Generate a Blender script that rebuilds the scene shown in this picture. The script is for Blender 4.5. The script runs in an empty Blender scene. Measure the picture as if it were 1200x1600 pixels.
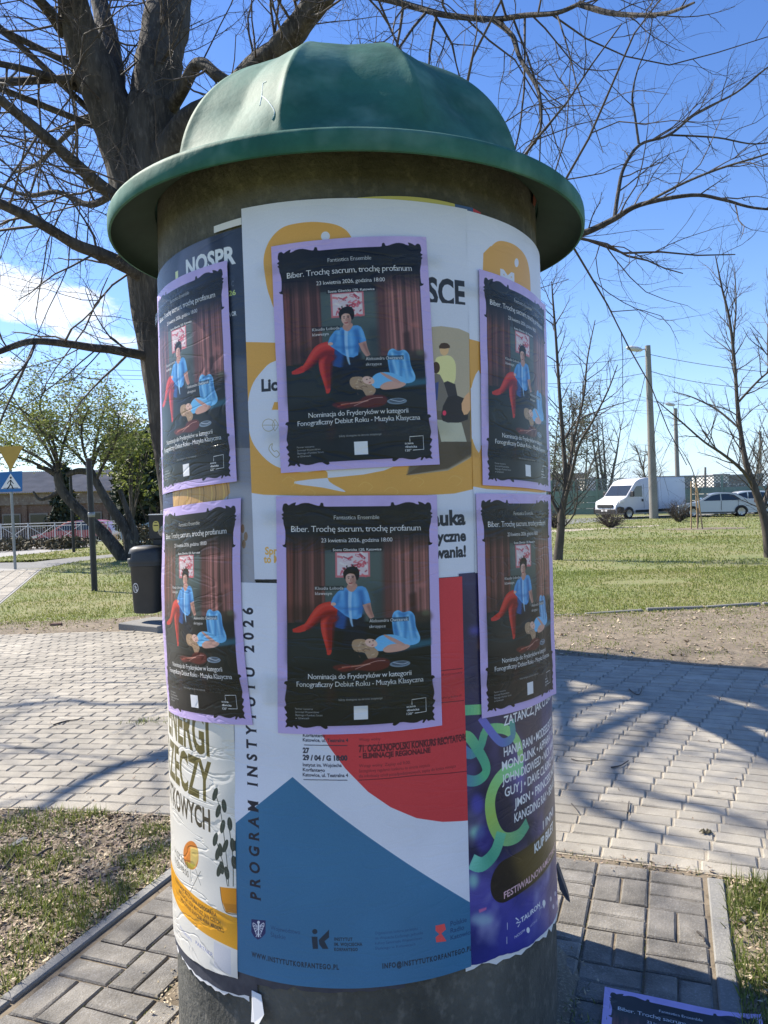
import bpy, bmesh, math, random
import numpy as np
from math import sin, cos, pi, radians, degrees, atan2, sqrt
from mathutils import Vector, Matrix, Euler

SC = bpy.context.scene
COL = SC.collection
rng = np.random.default_rng(7)
random.seed(7)

# ------------------------------------------------------------------ camera
EYE = np.array([0.0, 0.0, 1.75]); FOC = 1200.0
TH, RO = radians(1.15), radians(1.53)
_r0 = np.array([1, 0, 0.]); FW = np.array([0, cos(TH), -sin(TH)]); _u0 = np.array([0, sin(TH), cos(TH)])
RT = _r0 * cos(RO) - _u0 * sin(RO); UP = _u0 * cos(RO) + _r0 * sin(RO)
cd = bpy.data.cameras.new('camera'); cam = bpy.data.objects.new('camera', cd); COL.objects.link(cam)
M = Matrix(((RT[0], UP[0], -FW[0], EYE[0]), (RT[1], UP[1], -FW[1], EYE[1]), (RT[2], UP[2], -FW[2], EYE[2]), (0, 0, 0, 1)))
cam.matrix_world = M
cd.sensor_fit = 'VERTICAL'; cd.sensor_height = 36.0; cd.lens = 36.0 * FOC / 1600.0
cd.clip_start = 0.05; cd.clip_end = 2000
SC.camera = cam
SC.render.resolution_x, SC.render.resolution_y = 768, 1024

# ------------------------------------------------------------------ light
SUN_AZ, SUN_EL = (-0.85, 0.53), radians(44)
sd = Vector((SUN_AZ[0], SUN_AZ[1], 0)).normalized() * cos(SUN_EL) + Vector((0, 0, sin(SUN_EL)))
sl = bpy.data.lights.new('sun', 'SUN'); sl.energy = 5.0; sl.angle = radians(0.53); sl.color = (1.0, 0.92, 0.80)
so = bpy.data.objects.new('sun', sl); COL.objects.link(so)
so.rotation_euler = (-sd).to_track_quat('-Z', 'Y').to_euler(); so.location = (0, 0, 30)

W = bpy.data.worlds.new('World'); SC.world = W; W.use_nodes = True
wn = W.node_tree; wn.nodes.clear()
def wnode(t, **k):
    n = wn.nodes.new(t)
    for a, b in k.items(): setattr(n, a, b)
    return n
sky = wnode('ShaderNodeTexSky', sky_type='NISHITA', sun_disc=False, sun_elevation=SUN_EL,
            sun_rotation=atan2(SUN_AZ[0], SUN_AZ[1]), altitude=200, air_density=1.0, dust_density=0.2, ozone_density=3.0)
hs = wnode('ShaderNodeHueSaturation'); hs.inputs['Saturation'].default_value = 1.22; hs.inputs['Value'].default_value = 1.22
hs.inputs['Hue'].default_value = 0.512
wn.links.new(sky.outputs[0], hs.inputs['Color'])
tc = wnode('ShaderNodeTexCoord'); sep = wnode('ShaderNodeSeparateXYZ'); wn.links.new(tc.outputs['Generated'], sep.inputs[0])
def wm(op, a, b=None):
    n = wnode('ShaderNodeMath', operation=op)
    for i, v in enumerate((a, b)):
        if v is None: continue
        if isinstance(v, (int, float)): n.inputs[i].default_value = v
        else: wn.links.new(v, n.inputs[i])
    return n.outputs[0]
az = wm('ARCTAN2', sep.outputs[0], sep.outputs[1]); el = wm('ARCSINE', sep.outputs[2])
cmb = wnode('ShaderNodeCombineXYZ')
wn.links.new(wm('MULTIPLY', az, 9.0), cmb.inputs[0]); wn.links.new(wm('MULTIPLY', el, 20.0), cmb.inputs[1])
nz = wnode('ShaderNodeTexNoise'); nz.inputs['Scale'].default_value = 1.3; nz.inputs['Detail'].default_value = 8; nz.inputs['Roughness'].default_value = .62
wn.links.new(cmb.outputs[0], nz.inputs['Vector'])
nzv = wm('MULTIPLY', wm('SUBTRACT', nz.outputs[0], 0.5), 3.4)
CLOUDS = [(-23.6, 13.6, 8.6, 2.4), (-28.0, 10.2, 4.6, 1.3), (-18.2, 6.0, 1.7, .5), (-42, 18, 9, 3), (48, 9, 11, 2.4), (95, 16, 12, 3.5), (-95, 11, 12, 3), (150, 14, 14, 4), (-150, 20, 11, 4)]
mask = None
for a0, e0, wa, we in CLOUDS:
    da = wm('POWER', wm('ABSOLUTE', wm('DIVIDE', wm('SUBTRACT', az, radians(a0)), radians(wa))), 2.0)
    de = wm('POWER', wm('ABSOLUTE', wm('DIVIDE', wm('SUBTRACT', wm('ADD', el, wm('MULTIPLY', wm('SUBTRACT', az, radians(a0)), .30)), radians(e0)), radians(we))), 2.0)
    v = wm('SUBTRACT', 1.0, wm('ADD', da, de))
    mask = v if mask is None else wm('MAXIMUM', mask, v)
mk = wm('ADD', mask, nzv)
mr = wnode('ShaderNodeMapRange', interpolation_type='SMOOTHSTEP'); mr.inputs[1].default_value = 0.22; mr.inputs[2].default_value = 1.0
wn.links.new(mk, mr.inputs[0])
gate = wnode('ShaderNodeMapRange', interpolation_type='SMOOTHSTEP'); gate.inputs[1].default_value = -1.2; gate.inputs[2].default_value = 0.4
wn.links.new(mask, gate.inputs[0])
cf = wm('MULTIPLY', mr.outputs[0], gate.outputs[0])
mx = wnode('ShaderNodeMix', data_type='RGBA'); 
hz = wnode('ShaderNodeMix', data_type='RGBA'); wn.links.new(wm('MULTIPLY', wm('POWER', 2.718, wm('MULTIPLY', wm('ABSOLUTE', el), -7.5)), .70), hz.inputs['Factor'])
wn.links.new(hs.outputs[0], hz.inputs[6]); hz.inputs[7].default_value = (3.6, 5.3, 8.0, 1)
wn.links.new(cf, mx.inputs['Factor']); wn.links.new(hz.outputs[2], mx.inputs[6])
mx.inputs[7].default_value = (7.2, 7.6, 8.3, 1)
bg = wnode('ShaderNodeBackground'); bg.inputs[1].default_value = 0.092
wo = wnode('ShaderNodeOutputWorld')
wn.links.new(mx.outputs[2], bg.inputs[0]); wn.links.new(bg.outputs[0], wo.inputs[0])

SC.view_settings.view_transform = 'Standard'; SC.view_settings.look = 'None'
SC.view_settings.gamma = 1.0; SC.view_settings.use_curve_mapping = False
SC.view_settings.exposure = 0.94
SC.render.engine = 'CYCLES'
SC.cycles.use_denoising = True
SC.cycles.max_bounces = 4; SC.cycles.diffuse_bounces = 3; SC.cycles.glossy_bounces = 2; SC.cycles.transmission_bounces = 2; SC.cycles.transparent_max_bounces = 8
SC.cycles.caustics_reflective = False; SC.cycles.caustics_refractive = False

# ------------------------------------------------------------------ measuring helpers (photo pixel -> place)
def ray(px, py): return FW + RT * (px - 600) / FOC - UP * (py - 800) / FOC
def G(px, py, z=0.0):
    v = ray(px, py); t = (z - EYE[2]) / v[2]; return EYE + v * t
def P(px, py, y):
    v = ray(px, py); return EYE + v * y / v[1]
CX, CY, CR = -.0975, 2.72, .66
def cyl(px, py, R=CR):
    v = ray(px, py); a = v[0]**2 + v[1]**2; b = -2 * (v[0]*CX + v[1]*CY); c = CX*CX + CY*CY - R*R
    D = b*b - 4*a*c
    t = (-b - sqrt(D)) / 2 / a if D > 0 else -b / 2 / a
    p = EYE + v * t
    return atan2(p[0]-CX, CY-p[1]) * R, p[2]

# ------------------------------------------------------------------ mesh helpers
class MB:
    def __init__(s): s.v = []; s.f = []; s.n = 0; s.uv = None
    def add(s, V, F):
        V = np.asarray(V, float).reshape(-1, 3)
        s.v.append(V); k = s.n; s.f.extend([tuple(int(i) + k for i in f) for f in F]); s.n += len(V); return s
    def box(s, c, d, rz=0.0, bev=0.0, rx=0.0, ry=0.0):
        hx, hy, hz = d[0]/2, d[1]/2, d[2]/2
        if bev > 0:
            b = min(bev, hx*.9, hy*.9, hz*.9)
            V = []; 
            for sz in (-1, 1):
                for (ix, iy, iz) in ((b, b, 0), (0, 0, b)):
                    pass
            V = []
            for (ins, z) in ((b, -hz), (0, -hz+b), (0, hz-b), (b, hz)):
                V += [(-hx+ins, -hy+ins, z), (hx-ins, -hy+ins, z), (hx-ins, hy-ins, z), (-hx+ins, hy-ins, z)]
            F = [(3, 2, 1, 0), (12, 13, 14, 15)]
            for l in range(3):
                for i in range(4):
                    j = (i+1) % 4; F.append((4*l+i, 4*l+j, 4*l+4+j, 4*l+4+i))
        else:
            V = [(-hx,-hy,-hz),(hx,-hy,-hz),(hx,hy,-hz),(-hx,hy,-hz),(-hx,-hy,hz),(hx,-hy,hz),(hx,hy,hz),(-hx,hy,hz)]
            F = [(3,2,1,0),(4,5,6,7),(0,1,5,4),(1,2,6,5),(2,3,7,6),(3,0,4,7)]
        V = np.array(V)
        if rx or ry or rz: V = V @ np.array(Euler((rx, ry, rz)).to_matrix()).T
        return s.add(V + np.array(c), F)
    def tube(s, pts, rad, n=6, cap=True):
        pts = np.asarray(pts, float); m = len(pts)
        rad = np.broadcast_to(np.asarray(rad, float), (m,))
        T = np.empty_like(pts); T[1:-1] = pts[2:] - pts[:-2]; T[0] = pts[1]-pts[0]; T[-1] = pts[-1]-pts[-2]
        T /= np.maximum(np.linalg.norm(T, axis=1), 1e-9)[:, None]
        ref = np.array([0, 0, 1.]) if abs(T[0, 2]) < .9 else np.array([1., 0, 0])
        A = np.cross(T, ref); l = np.linalg.norm(A, axis=1); A[l < .05] = np.cross(T[l < .05], np.array([.3, 1, .1])); A /= np.linalg.norm(A, axis=1)[:, None]
        B = np.cross(T, A)
        an = np.arange(n) * 2*pi/n
        V = pts[:, None, :] + rad[:, None, None] * (np.cos(an)[None, :, None] * A[:, None, :] + np.sin(an)[None, :, None] * B[:, None, :])
        F = []
        for i in range(m-1):
            for j in range(n):
                k = (j+1) % n; F.append((i*n+j, i*n+k, (i+1)*n+k, (i+1)*n+j))
        if cap and n > 3: F.append(tuple(range(n))[::-1]); F.append(tuple((m-1)*n + j for j in range(n)))
        return s.add(V.reshape(-1, 3), F)
    def lathe(s, prof, c=(0, 0, 0), n=32, cap=False):
        an = np.arange(n)*2*pi/n; V = []
        for r, z in prof: V += [(c[0]+r*cos(a), c[1]+r*sin(a), c[2]+z) for a in an]
        F = []
        for i in range(len(prof)-1):
            for j in range(n):
                k = (j+1) % n; F.append((i*n+j, i*n+k, (i+1)*n+k, (i+1)*n+j))
        if cap: F.append(tuple(range(n))[::-1]); F.append(tuple((len(prof)-1)*n+j for j in range(n)))
        return s.add(V, F)
    def prism(s, poly, a, b, fn):
        """poly: 2D points; a, b: the two depths; fn(u, v, w) -> xyz"""
        n = len(poly); V = [fn(u, v, a) for u, v in poly] + [fn(u, v, b) for u, v in poly]
        F = [tuple(range(n))[::-1], tuple(range(n, 2*n))] + [(i, (i+1) % n, n+(i+1) % n, n+i) for i in range(n)]
        return s.add(V, F)
    def mesh(s, name, smooth=None):
        me = bpy.data.meshes.new(name)
        V = np.concatenate(s.v) if s.v else np.zeros((0, 3))
        me.from_pydata(V.tolist(), [], s.f)
        if smooth is not None:
            me.polygons.foreach_set('use_smooth', np.ones(len(me.polygons), bool))
            if smooth < 179: me.set_sharp_from_angle(angle=radians(smooth))
        me.update(); return me
    def build(s, name, mat, parent=None, smooth=None, loc=None, rot=None):
        o = bpy.data.objects.new(name, s.mesh(name, smooth)); COL.objects.link(o)
        for m in (mat if isinstance(mat, (list, tuple)) else [mat]): o.data.materials.append(m)
        if parent is not None: o.parent = parent
        if loc is not None: o.location = loc
        if rot is not None: o.rotation_euler = rot
        return o
def tris(name, V, mat, parent=None, k=3):
    """fast mesh of loose k-gons; V shape (n, k, 3)"""
    V = np.asarray(V, np.float32); n = len(V)
    me = bpy.data.meshes.new(name); me.vertices.add(n*k); me.vertices.foreach_set('co', V.reshape(-1))
    me.loops.add(n*k); me.loops.foreach_set('vertex_index', np.arange(n*k, dtype=np.int32))
    me.polygons.add(n); me.polygons.foreach_set('loop_start', np.arange(0, n*k, k, dtype=np.int32))
    try: me.polygons.foreach_set('loop_total', np.full(n, k, dtype=np.int32))
    except Exception: pass
    me.update(calc_edges=True); me.validate()
    o = bpy.data.objects.new(name, me); COL.objects.link(o); me.materials.append(mat)
    if parent is not None: o.parent = parent
    return o
def tag(o, label=None, cat=None, group=None, kind=None):
    if label: o['label'] = label
    if cat: o['category'] = cat
    if group: o['group'] = group
    if kind: o['kind'] = kind
    return o
def thing(name, label, cat, loc=(0, 0, 0), rz=0.0, group=None):
    o = bpy.data.objects.new(name, None); COL.objects.link(o); o.empty_display_size = .2
    o.location = loc; o.rotation_euler = (0, 0, rz)
    return tag(o, label, cat, group)
def copy_tree(o, parent=None):
    c = o.copy(); COL.objects.link(c)
    if parent is not None: c.parent = parent
    for ch in list(o.children): copy_tree(ch, c)
    return c
def catmull(pts, k=6, closed=False):
    p = np.asarray(pts, float); n = len(p); out = []
    for i in range(n if closed else n-1):
        if closed: a, b, c, d = p[(i-1) % n], p[i], p[(i+1) % n], p[(i+2) % n]
        else: a, b, c, d = p[max(i-1, 0)], p[i], p[i+1], p[min(i+2, n-1)]
        for t in np.arange(k)/k:
            out.append(.5*((2*b)+(-a+c)*t+(2*a-5*b+4*c-d)*t*t+(-a+3*b-3*c+d)*t**3))
    if not closed: out.append(p[-1])
    return np.array(out)

# ------------------------------------------------------------------ materials
MT = {}
def mat(name, c1, c2=None, rough=.7, scale=6.0, c3=None, fine=60.0, bump=0.0, bscale=40.0, metal=0.0, spec=.5, coat=0.0, rnd=0.0, det=6.0, lo=.35, hi=.65, stretch=None, sheen=0.0, trans=0.0, stain=0.0, sscale=.9, bdist=.01):
    """noise-mottled surface: c1/c2 by a coarse noise, c3 speckles by a fine one, rnd = per-piece brightness spread"""
    m = bpy.data.materials.new(name); m.use_nodes = True; nt = m.node_tree; L = nt.links
    b = nt.nodes['Principled BSDF']; b.inputs['Roughness'].default_value = rough; b.inputs['Metallic'].default_value = metal
    b.inputs['Specular IOR Level'].default_value = spec; b.inputs['Coat Weight'].default_value = coat; b.inputs['Coat Roughness'].default_value = .15
    MT[name] = m
    rgba = lambda c: (c[0], c[1], c[2], 1)
    b.inputs['Base Color'].default_value = rgba(c1)
    if c2 is None and rnd == 0 and bump == 0: return m
    t = nt.nodes.new('ShaderNodeTexCoord'); vec = t.outputs['Object']
    if rnd:
        gi = nt.nodes.new('ShaderNodeNewGeometry'); oi = nt.nodes.new('ShaderNodeObjectInfo')
        ad = nt.nodes.new('ShaderNodeMath'); ad.operation = 'ADD'; L.new(gi.outputs['Random Per Island'], ad.inputs[0]); L.new(oi.outputs['Random'], ad.inputs[1])
        fr = nt.nodes.new('ShaderNodeMath'); fr.operation = 'FRACT'; L.new(ad.outputs[0], fr.inputs[0]); rv = fr.outputs[0]
        vm = nt.nodes.new('ShaderNodeVectorMath'); vm.operation = 'MULTIPLY_ADD'; vm.inputs[1].default_value = (1, 1, 1)
        cb = nt.nodes.new('ShaderNodeCombineXYZ'); mu = nt.nodes.new('ShaderNodeMath'); mu.operation = 'MULTIPLY'; mu.inputs[1].default_value = 31.0
        L.new(rv, mu.inputs[0]); L.new(mu.outputs[0], cb.inputs[2]); L.new(vec, vm.inputs[0]); L.new(cb.outputs[0], vm.inputs[2]); vec = vm.outputs[0]
    if stretch:
        mp = nt.nodes.new('ShaderNodeMapping'); mp.inputs['Scale'].default_value = stretch; L.new(vec, mp.inputs[0]); vec = mp.outputs[0]
    def noise(sc, d=det):
        n = nt.nodes.new('ShaderNodeTexNoise'); n.inputs['Scale'].default_value = sc; n.inputs['Detail'].default_value = d; n.inputs['Roughness'].default_value = .6
        L.new(vec, n.inputs['Vector']); return n.outputs[0]
    def ramp(src, a, e):
        r = nt.nodes.new('ShaderNodeMapRange'); r.inputs[1].default_value = a; r.inputs[2].default_value = e; L.new(src, r.inputs[0]); return r.outputs[0]
    col = None
    if c2 is not None:
        x = nt.nodes.new('ShaderNodeMix'); x.data_type = 'RGBA'; L.new(ramp(noise(scale), lo, hi), x.inputs['Factor'])
        x.inputs[6].default_value = rgba(c1); x.inputs[7].default_value = rgba(c2); col = x.outputs[2]
        if c3 is not None:
            y = nt.nodes.new('ShaderNodeMix'); y.data_type = 'RGBA'; L.new(ramp(noise(fine, 3), .52, .72), y.inputs['Factor'])
            L.new(col, y.inputs[6]); y.inputs[7].default_value = rgba(c3); col = y.outputs[2]
    if rnd:
        mm = nt.nodes.new('ShaderNodeMapRange'); L.new(rv, mm.inputs[0]); mm.inputs[3].default_value = 1-rnd; mm.inputs[4].default_value = 1+rnd
        h = nt.nodes.new('ShaderNodeHueSaturation'); L.new(mm.outputs[0], h.inputs['Value'])
        if col is not None: L.new(col, h.inputs['Color'])
        else: h.inputs['Color'].default_value = rgba(c1)
        col = h.outputs[0]
    if stain and col is not None:
        gp = nt.nodes.new('ShaderNodeNewGeometry'); sn = nt.nodes.new('ShaderNodeTexNoise'); sn.inputs['Scale'].default_value = sscale; sn.inputs['Detail'].default_value = 7; sn.inputs['Roughness'].default_value = .68
        L.new(gp.outputs['Position'], sn.inputs['Vector']); sr = nt.nodes.new('ShaderNodeMapRange'); sr.inputs[1].default_value = .36; sr.inputs[2].default_value = .62; sr.inputs[3].default_value = 1-stain; sr.inputs[4].default_value = 1+stain*.25
        L.new(sn.outputs[0], sr.inputs[0]); sh_ = nt.nodes.new('ShaderNodeHueSaturation'); L.new(sr.outputs[0], sh_.inputs['Value']); L.new(col, sh_.inputs['Color']); col = sh_.outputs[0]
    if col is not None: L.new(col, b.inputs['Base Color'])
    if bump:
        bp = nt.nodes.new('ShaderNodeBump'); bp.inputs['Strength'].default_value = bump; bp.inputs['Distance'].default_value = bdist
        L.new(noise(bscale, 5), bp.inputs['Height']); L.new(bp.outputs[0], b.inputs['Normal'])
    if trans and col is not None:
        tl = nt.nodes.new('ShaderNodeBsdfTranslucent'); mxs = nt.nodes.new('ShaderNodeMixShader'); mxs.inputs[0].default_value = trans
        L.new(col, tl.inputs['Color']); L.new(b.outputs[0], mxs.inputs[1]); L.new(tl.outputs[0], mxs.inputs[2]); L.new(mxs.outputs[0], nt.nodes['Material Output'].inputs[0])
    return m

mat('soil', (.17, .14, .10), (.26, .215, .15), rough=.95, scale=3.0, c3=(.36, .31, .22), fine=90, bump=.6, bscale=60)
mat('meadow_soil', (.145, .175, .05), (.215, .20, .085), rough=.95, scale=.45, c3=(.25, .22, .12), fine=7, bump=.5, bscale=20, lo=.42, hi=.62)
mat('dirt', (.15, .12, .082), (.245, .20, .14), rough=.95, scale=2.3, c3=(.10, .08, .055), fine=18, bump=1.0, bscale=22)
mat('sand', (.42, .37, .28), (.30, .26, .20), rough=.95, scale=2.2, c3=(.55, .50, .40), fine=140, bump=.4, bscale=120)
mat('paver', (.40, .366, .295), (.315, .288, .235), rough=.85, scale=7.0, c3=(.44, .40, .34), fine=160, bump=.5, bscale=120, rnd=.09, stain=.28)
mat('paver_dark', (.27, .248, .21), (.18, .166, .14), rough=.85, scale=8.0, c3=(.33, .32, .30), fine=150, bump=.5, bscale=130, rnd=.13, stain=.48, sscale=3.0)
mat('kerb', (.25, .245, .225), (.20, .195, .18), rough=.9, scale=4.0, c3=(.32, .31, .28), fine=120, bump=.4, bscale=120, rnd=.08)
mat('asphalt', (.16, .16, .155), (.20, .20, .19), rough=.9, scale=.8, c3=(.25, .25, .24), fine=60, bump=.2, bscale=80)
mat('road_pale', (.34, .33, .31), (.29, .285, .27), rough=.9, scale=.5, c3=(.38, .37, .35), fine=30, bump=.2, bscale=50)
mat('concrete', (.128, .124, .106), (.072, .073, .062), rough=.92, scale=3.5, c3=(.165, .158, .135), fine=34, bump=.8, bscale=70, stretch=(1, 1, .75), stain=.35, sscale=4)
mat('pole_concrete', (.27, .255, .225), (.21, .20, .18), rough=.9, scale=1.2, c3=(.33, .31, .28), fine=20, bump=.2)
mat('bark', (.034, .030, .026), (.075, .067, .057), rough=.95, scale=5, c3=(.125, .112, .095), fine=22, bump=1.0, bscale=11, stretch=(1, 1, .22), lo=.42, hi=.58, bdist=.045)
mat('twig', (.055, .046, .04), (.09, .075, .062), rough=.8, scale=2.0)
mat('young_bark', (.06, .05, .042), (.10, .085, .07), rough=.9, scale=8.0, bump=.4, bscale=40, stretch=(1, 1, .4))
mat('far_bark', (.12, .115, .10), (.16, .15, .125), rough=.9, scale=1.0)
mat('leaf_pale', (.165, .215, .055), (.26, .275, .085), rough=.6, scale=1.1, rnd=.3, trans=.45)
mat('leaf_yellow', (.15, .175, .035), (.085, .115, .03), rough=.6, scale=1.4, rnd=.35, trans=.4)
mat('needle_dark', (.022, .035, .018), (.04, .055, .022), rough=.75, scale=1.6, rnd=.3)
mat('needle_blue', (.035, .05, .035), (.05, .065, .04), rough=.75, scale=1.6, rnd=.3)
mat('bush_dark', (.10, .095, .05), (.15, .12, .075), rough=.8, scale=2.5, rnd=.3)
mat('bud_green', (.14, .17, .07), (.20, .21, .10), rough=.7, scale=1.0, rnd=.25)
mat('grass_near', (.125, .185, .035), (.25, .26, .075), rough=.55, scale=5.0, rnd=.45, trans=.35)
mat('grass_far', (.185, .245, .05), (.285, .28, .085), rough=.65, scale=.35, rnd=.30, lo=.38, hi=.62, trans=.35)
mat('straw', (.56, .48, .33), (.24, .185, .11), rough=.8, scale=9.0, rnd=.4)
mat('litter', (.43, .34, .25), (.23, .165, .115), rough=.85, scale=8.0, rnd=.5)
mat('bin_plastic', (.02, .024, .027), (.03, .034, .036), rough=.5, scale=4)
mat('black_metal', (.016, .016, .017), (.03, .029, .028), rough=.5, scale=6)
mat('grey_metal', (.30, .31, .31), (.24, .25, .25), rough=.45, scale=5, metal=.4)
mat('white_metal', (.62, .63, .62), (.54, .55, .54), rough=.5, scale=5)
mat('sticker_yellow', (.62, .52, .14), rough=.5)
mat('sign_ochre', (.52, .33, .05), (.45, .28, .05), rough=.5, scale=3)
mat('sign_blue', (.015, .14, .38), rough=.4)
mat('sign_white', (.78, .78, .76), rough=.4)
mat('black_print', (.012, .012, .013), rough=.5)
mat('brick_wall', (.155, .085, .062), (.20, .125, .09), rough=.9, scale=1.5, c3=(.26, .20, .16), fine=9)
mat('brick_band', (.26, .20, .165), (.19, .135, .11), rough=.9, scale=2.5, c3=(.32, .28, .24), fine=6)
mat('roof_sheet', (.46, .41, .34), (.36, .32, .26), rough=.7, scale=1.2, rnd=.1)
mat('car_red', (.42, .035, .035), rough=.3, coat=.7)
mat('car_silver', (.38, .39, .40), rough=.32, metal=.55, coat=.6)
mat('car_pale', (.62, .64, .66), rough=.32, metal=.25, coat=.6)
mat('car_blue', (.16, .22, .30), rough=.3, metal=.3, coat=.6)
mat('van_white', (.62, .63, .66), (.58, .59, .61), rough=.4, scale=1.0, coat=.3)
mat('black_plastic', (.02, .02, .021), rough=.55)
mat('tyre', (.017, .017, .017), rough=.85)
mat('rim', (.42, .43, .44), rough=.35, metal=.8)
mat('car_glass', (.025, .032, .038), rough=.06, spec=.8)
mat('lamp_glass', (.75, .75, .72), rough=.2)
mat('tail_red', (.40, .02, .02), rough=.25)
mat('plate_white', (.7, .7, .68), rough=.5)
mat('fence_green', (.13, .20, .165), (.17, .235, .195), rough=.85, scale=1.2, c3=(.22, .27, .23), fine=12, rnd=.1)
mat('lattice', (.22, .24, .22), (.17, .19, .175), rough=.85, scale=2)
mat('stake_wood', (.42, .30, .17), (.34, .24, .14), rough=.8, scale=8)
mat('house_white', (.70, .68, .64), rough=.8)
mat('house_brown', (.25, .205, .175), (.31, .26, .22), rough=.9, scale=.6)
mat('house_grey', (.30, .30, .30), (.34, .34, .34), rough=.8, scale=.5)
mat('wire', (.04, .04, .042), rough=.7)
mat('torn_white', (.78, .77, .76), rough=.8)
mat('torn_navy', (.03, .035, .055), (.06, .065, .085), rough=.6, scale=25)
mat('paper_yellow', (.55, .50, .14), rough=.7)
mat('paper_blue', (.05, .11, .26), rough=.7)
mat('paper_red', (.5, .05, .07), rough=.7)
# ------------------------------------------------------------------ printed sheets: a small drawing kit
lin = lambda c: np.where(np.asarray(c, float) <= .04045, np.asarray(c, float)/12.92, ((np.asarray(c, float)+.055)/1.055)**2.4)
srgb = lambda c: np.where(np.asarray(c) <= .0031308, np.asarray(c)*12.92, 1.055*np.maximum(np.asarray(c), 1e-6)**(1/2.4)-.055)
WREF = lin(np.array((172, 178, 212))/255)
def un(*c):
    """ink colour from the colour it shows in open shade, where the sheet white reads 166 174 222"""
    return srgb(np.clip(.76*lin(np.array(c)/255)/WREF, 0, .86))
def raw(*c): return np.array(c)/255.
_GL = {}
DIA = {'ę': 'eo', 'ą': 'ao', 'Ę': 'Eo', 'ś': 's/', 'ć': 'c/', 'ń': 'n/', 'ó': 'o/', 'ź': 'z/', 'ż': 'z.', 'Ś': 'S/', 'Ń': 'N/', 'Ó': 'O/', 'Ż': 'Z.', 'ł': 'l-', 'Ł': 'L-'}
def glyphs(s, bold=0.0, sp=1.0, serif=False):
    k = (s, bold, sp, serif)
    if k not in _GL:
        c = bpy.data.curves.new('lettering', 'FONT'); c.body = ''.join(DIA[q][0] if q in DIA else q for q in s); c.offset = bold; c.space_character = sp; c.resolution_u = 3
        o = bpy.data.objects.new('lettering', c); COL.objects.link(o)
        dg = bpy.context.evaluated_depsgraph_get(); e = o.evaluated_get(dg); me = e.to_mesh(); me.calc_loop_triangles()
        V = np.array([v.co[:2] for v in me.vertices]).reshape(-1, 2); T = np.array([t.vertices[:] for t in me.loop_triangles]).reshape(-1, 3)
        e.to_mesh_clear(); bpy.data.objects.remove(o); bpy.data.curves.remove(c)
        for n_, q in enumerate(s):
            if q not in DIA: continue
            bs, mk = DIA[q]; pre = ''.join(DIA[x][0] if x in DIA else x for x in s[:n_])+bs
            xr = glyphs(pre, bold, sp)[0][:, 0].max(); Vb = glyphs(bs, bold, sp)[0]; wd = Vb[:, 0].max()-Vb[:, 0].min(); top = Vb[:, 1].max(); xc = xr-wd/2; t_ = .05+abs(bold)
            quad = {'/': [(xc-.06, top+.05), (xc+.0, top+.05), (xc+.13, top+.2), (xc+.03, top+.2)], '.': [(xc-t_, top+.07), (xc+t_, top+.07), (xc+t_, top+.17), (xc-t_, top+.17)],
                    'o': [(xr-.16, .01), (xr-.10, .03), (xr-.13, -.10), (xr-.19, -.10)], '-': [(xr-wd-.09, .26), (xr-wd+.20, .42), (xr-wd+.20, .50), (xr-wd-.09, .34)]}[mk]
            n0 = len(V); V = np.concatenate([V, np.array(quad)]); T = np.concatenate([T, np.array([(n0, n0+1, n0+2), (n0, n0+2, n0+3)])])
            if mk == 'o': n0 = len(V); V = np.concatenate([V, np.array([(xr-.19, -.10), (xr-.13, -.10), (xr-.02, -.15), (xr-.04, -.20), (xr-.15, -.19)])]); T = np.concatenate([T, np.array([(n0, n0+1, n0+4), (n0+1, n0+2, n0+3), (n0+1, n0+3, n0+4)])])
        if serif and len(T):
            E_ = np.concatenate([T[:, [0, 1]], T[:, [1, 2]], T[:, [2, 0]]]); Es = np.sort(E_, 1)
            u, cnt = np.unique(Es, axis=0, return_counts=True); Vx, Tx = [V], [T]; n0 = len(V)
            for a, b in u[cnt == 1]:
                (xa, ya), (xb, yb) = V[a], V[b]
                if abs(ya-yb) < .004 and .04 < abs(xa-xb) < .17 and ya > -.25:
                    x0, x1 = min(xa, xb)-.045, max(xa, xb)+.045; up_ = .028 if ya < .2 else -.028
                    Vx.append(np.array([(x0, ya), (x1, ya), (x1, ya+up_), (x0, ya+up_)])); Tx.append(np.array([(n0, n0+1, n0+2), (n0, n0+2, n0+3)])); n0 += 4
            V, T = np.concatenate(Vx), np.concatenate(Tx)
        _GL[k] = (V, T)
    return _GL[k]
CAP = .73
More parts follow.
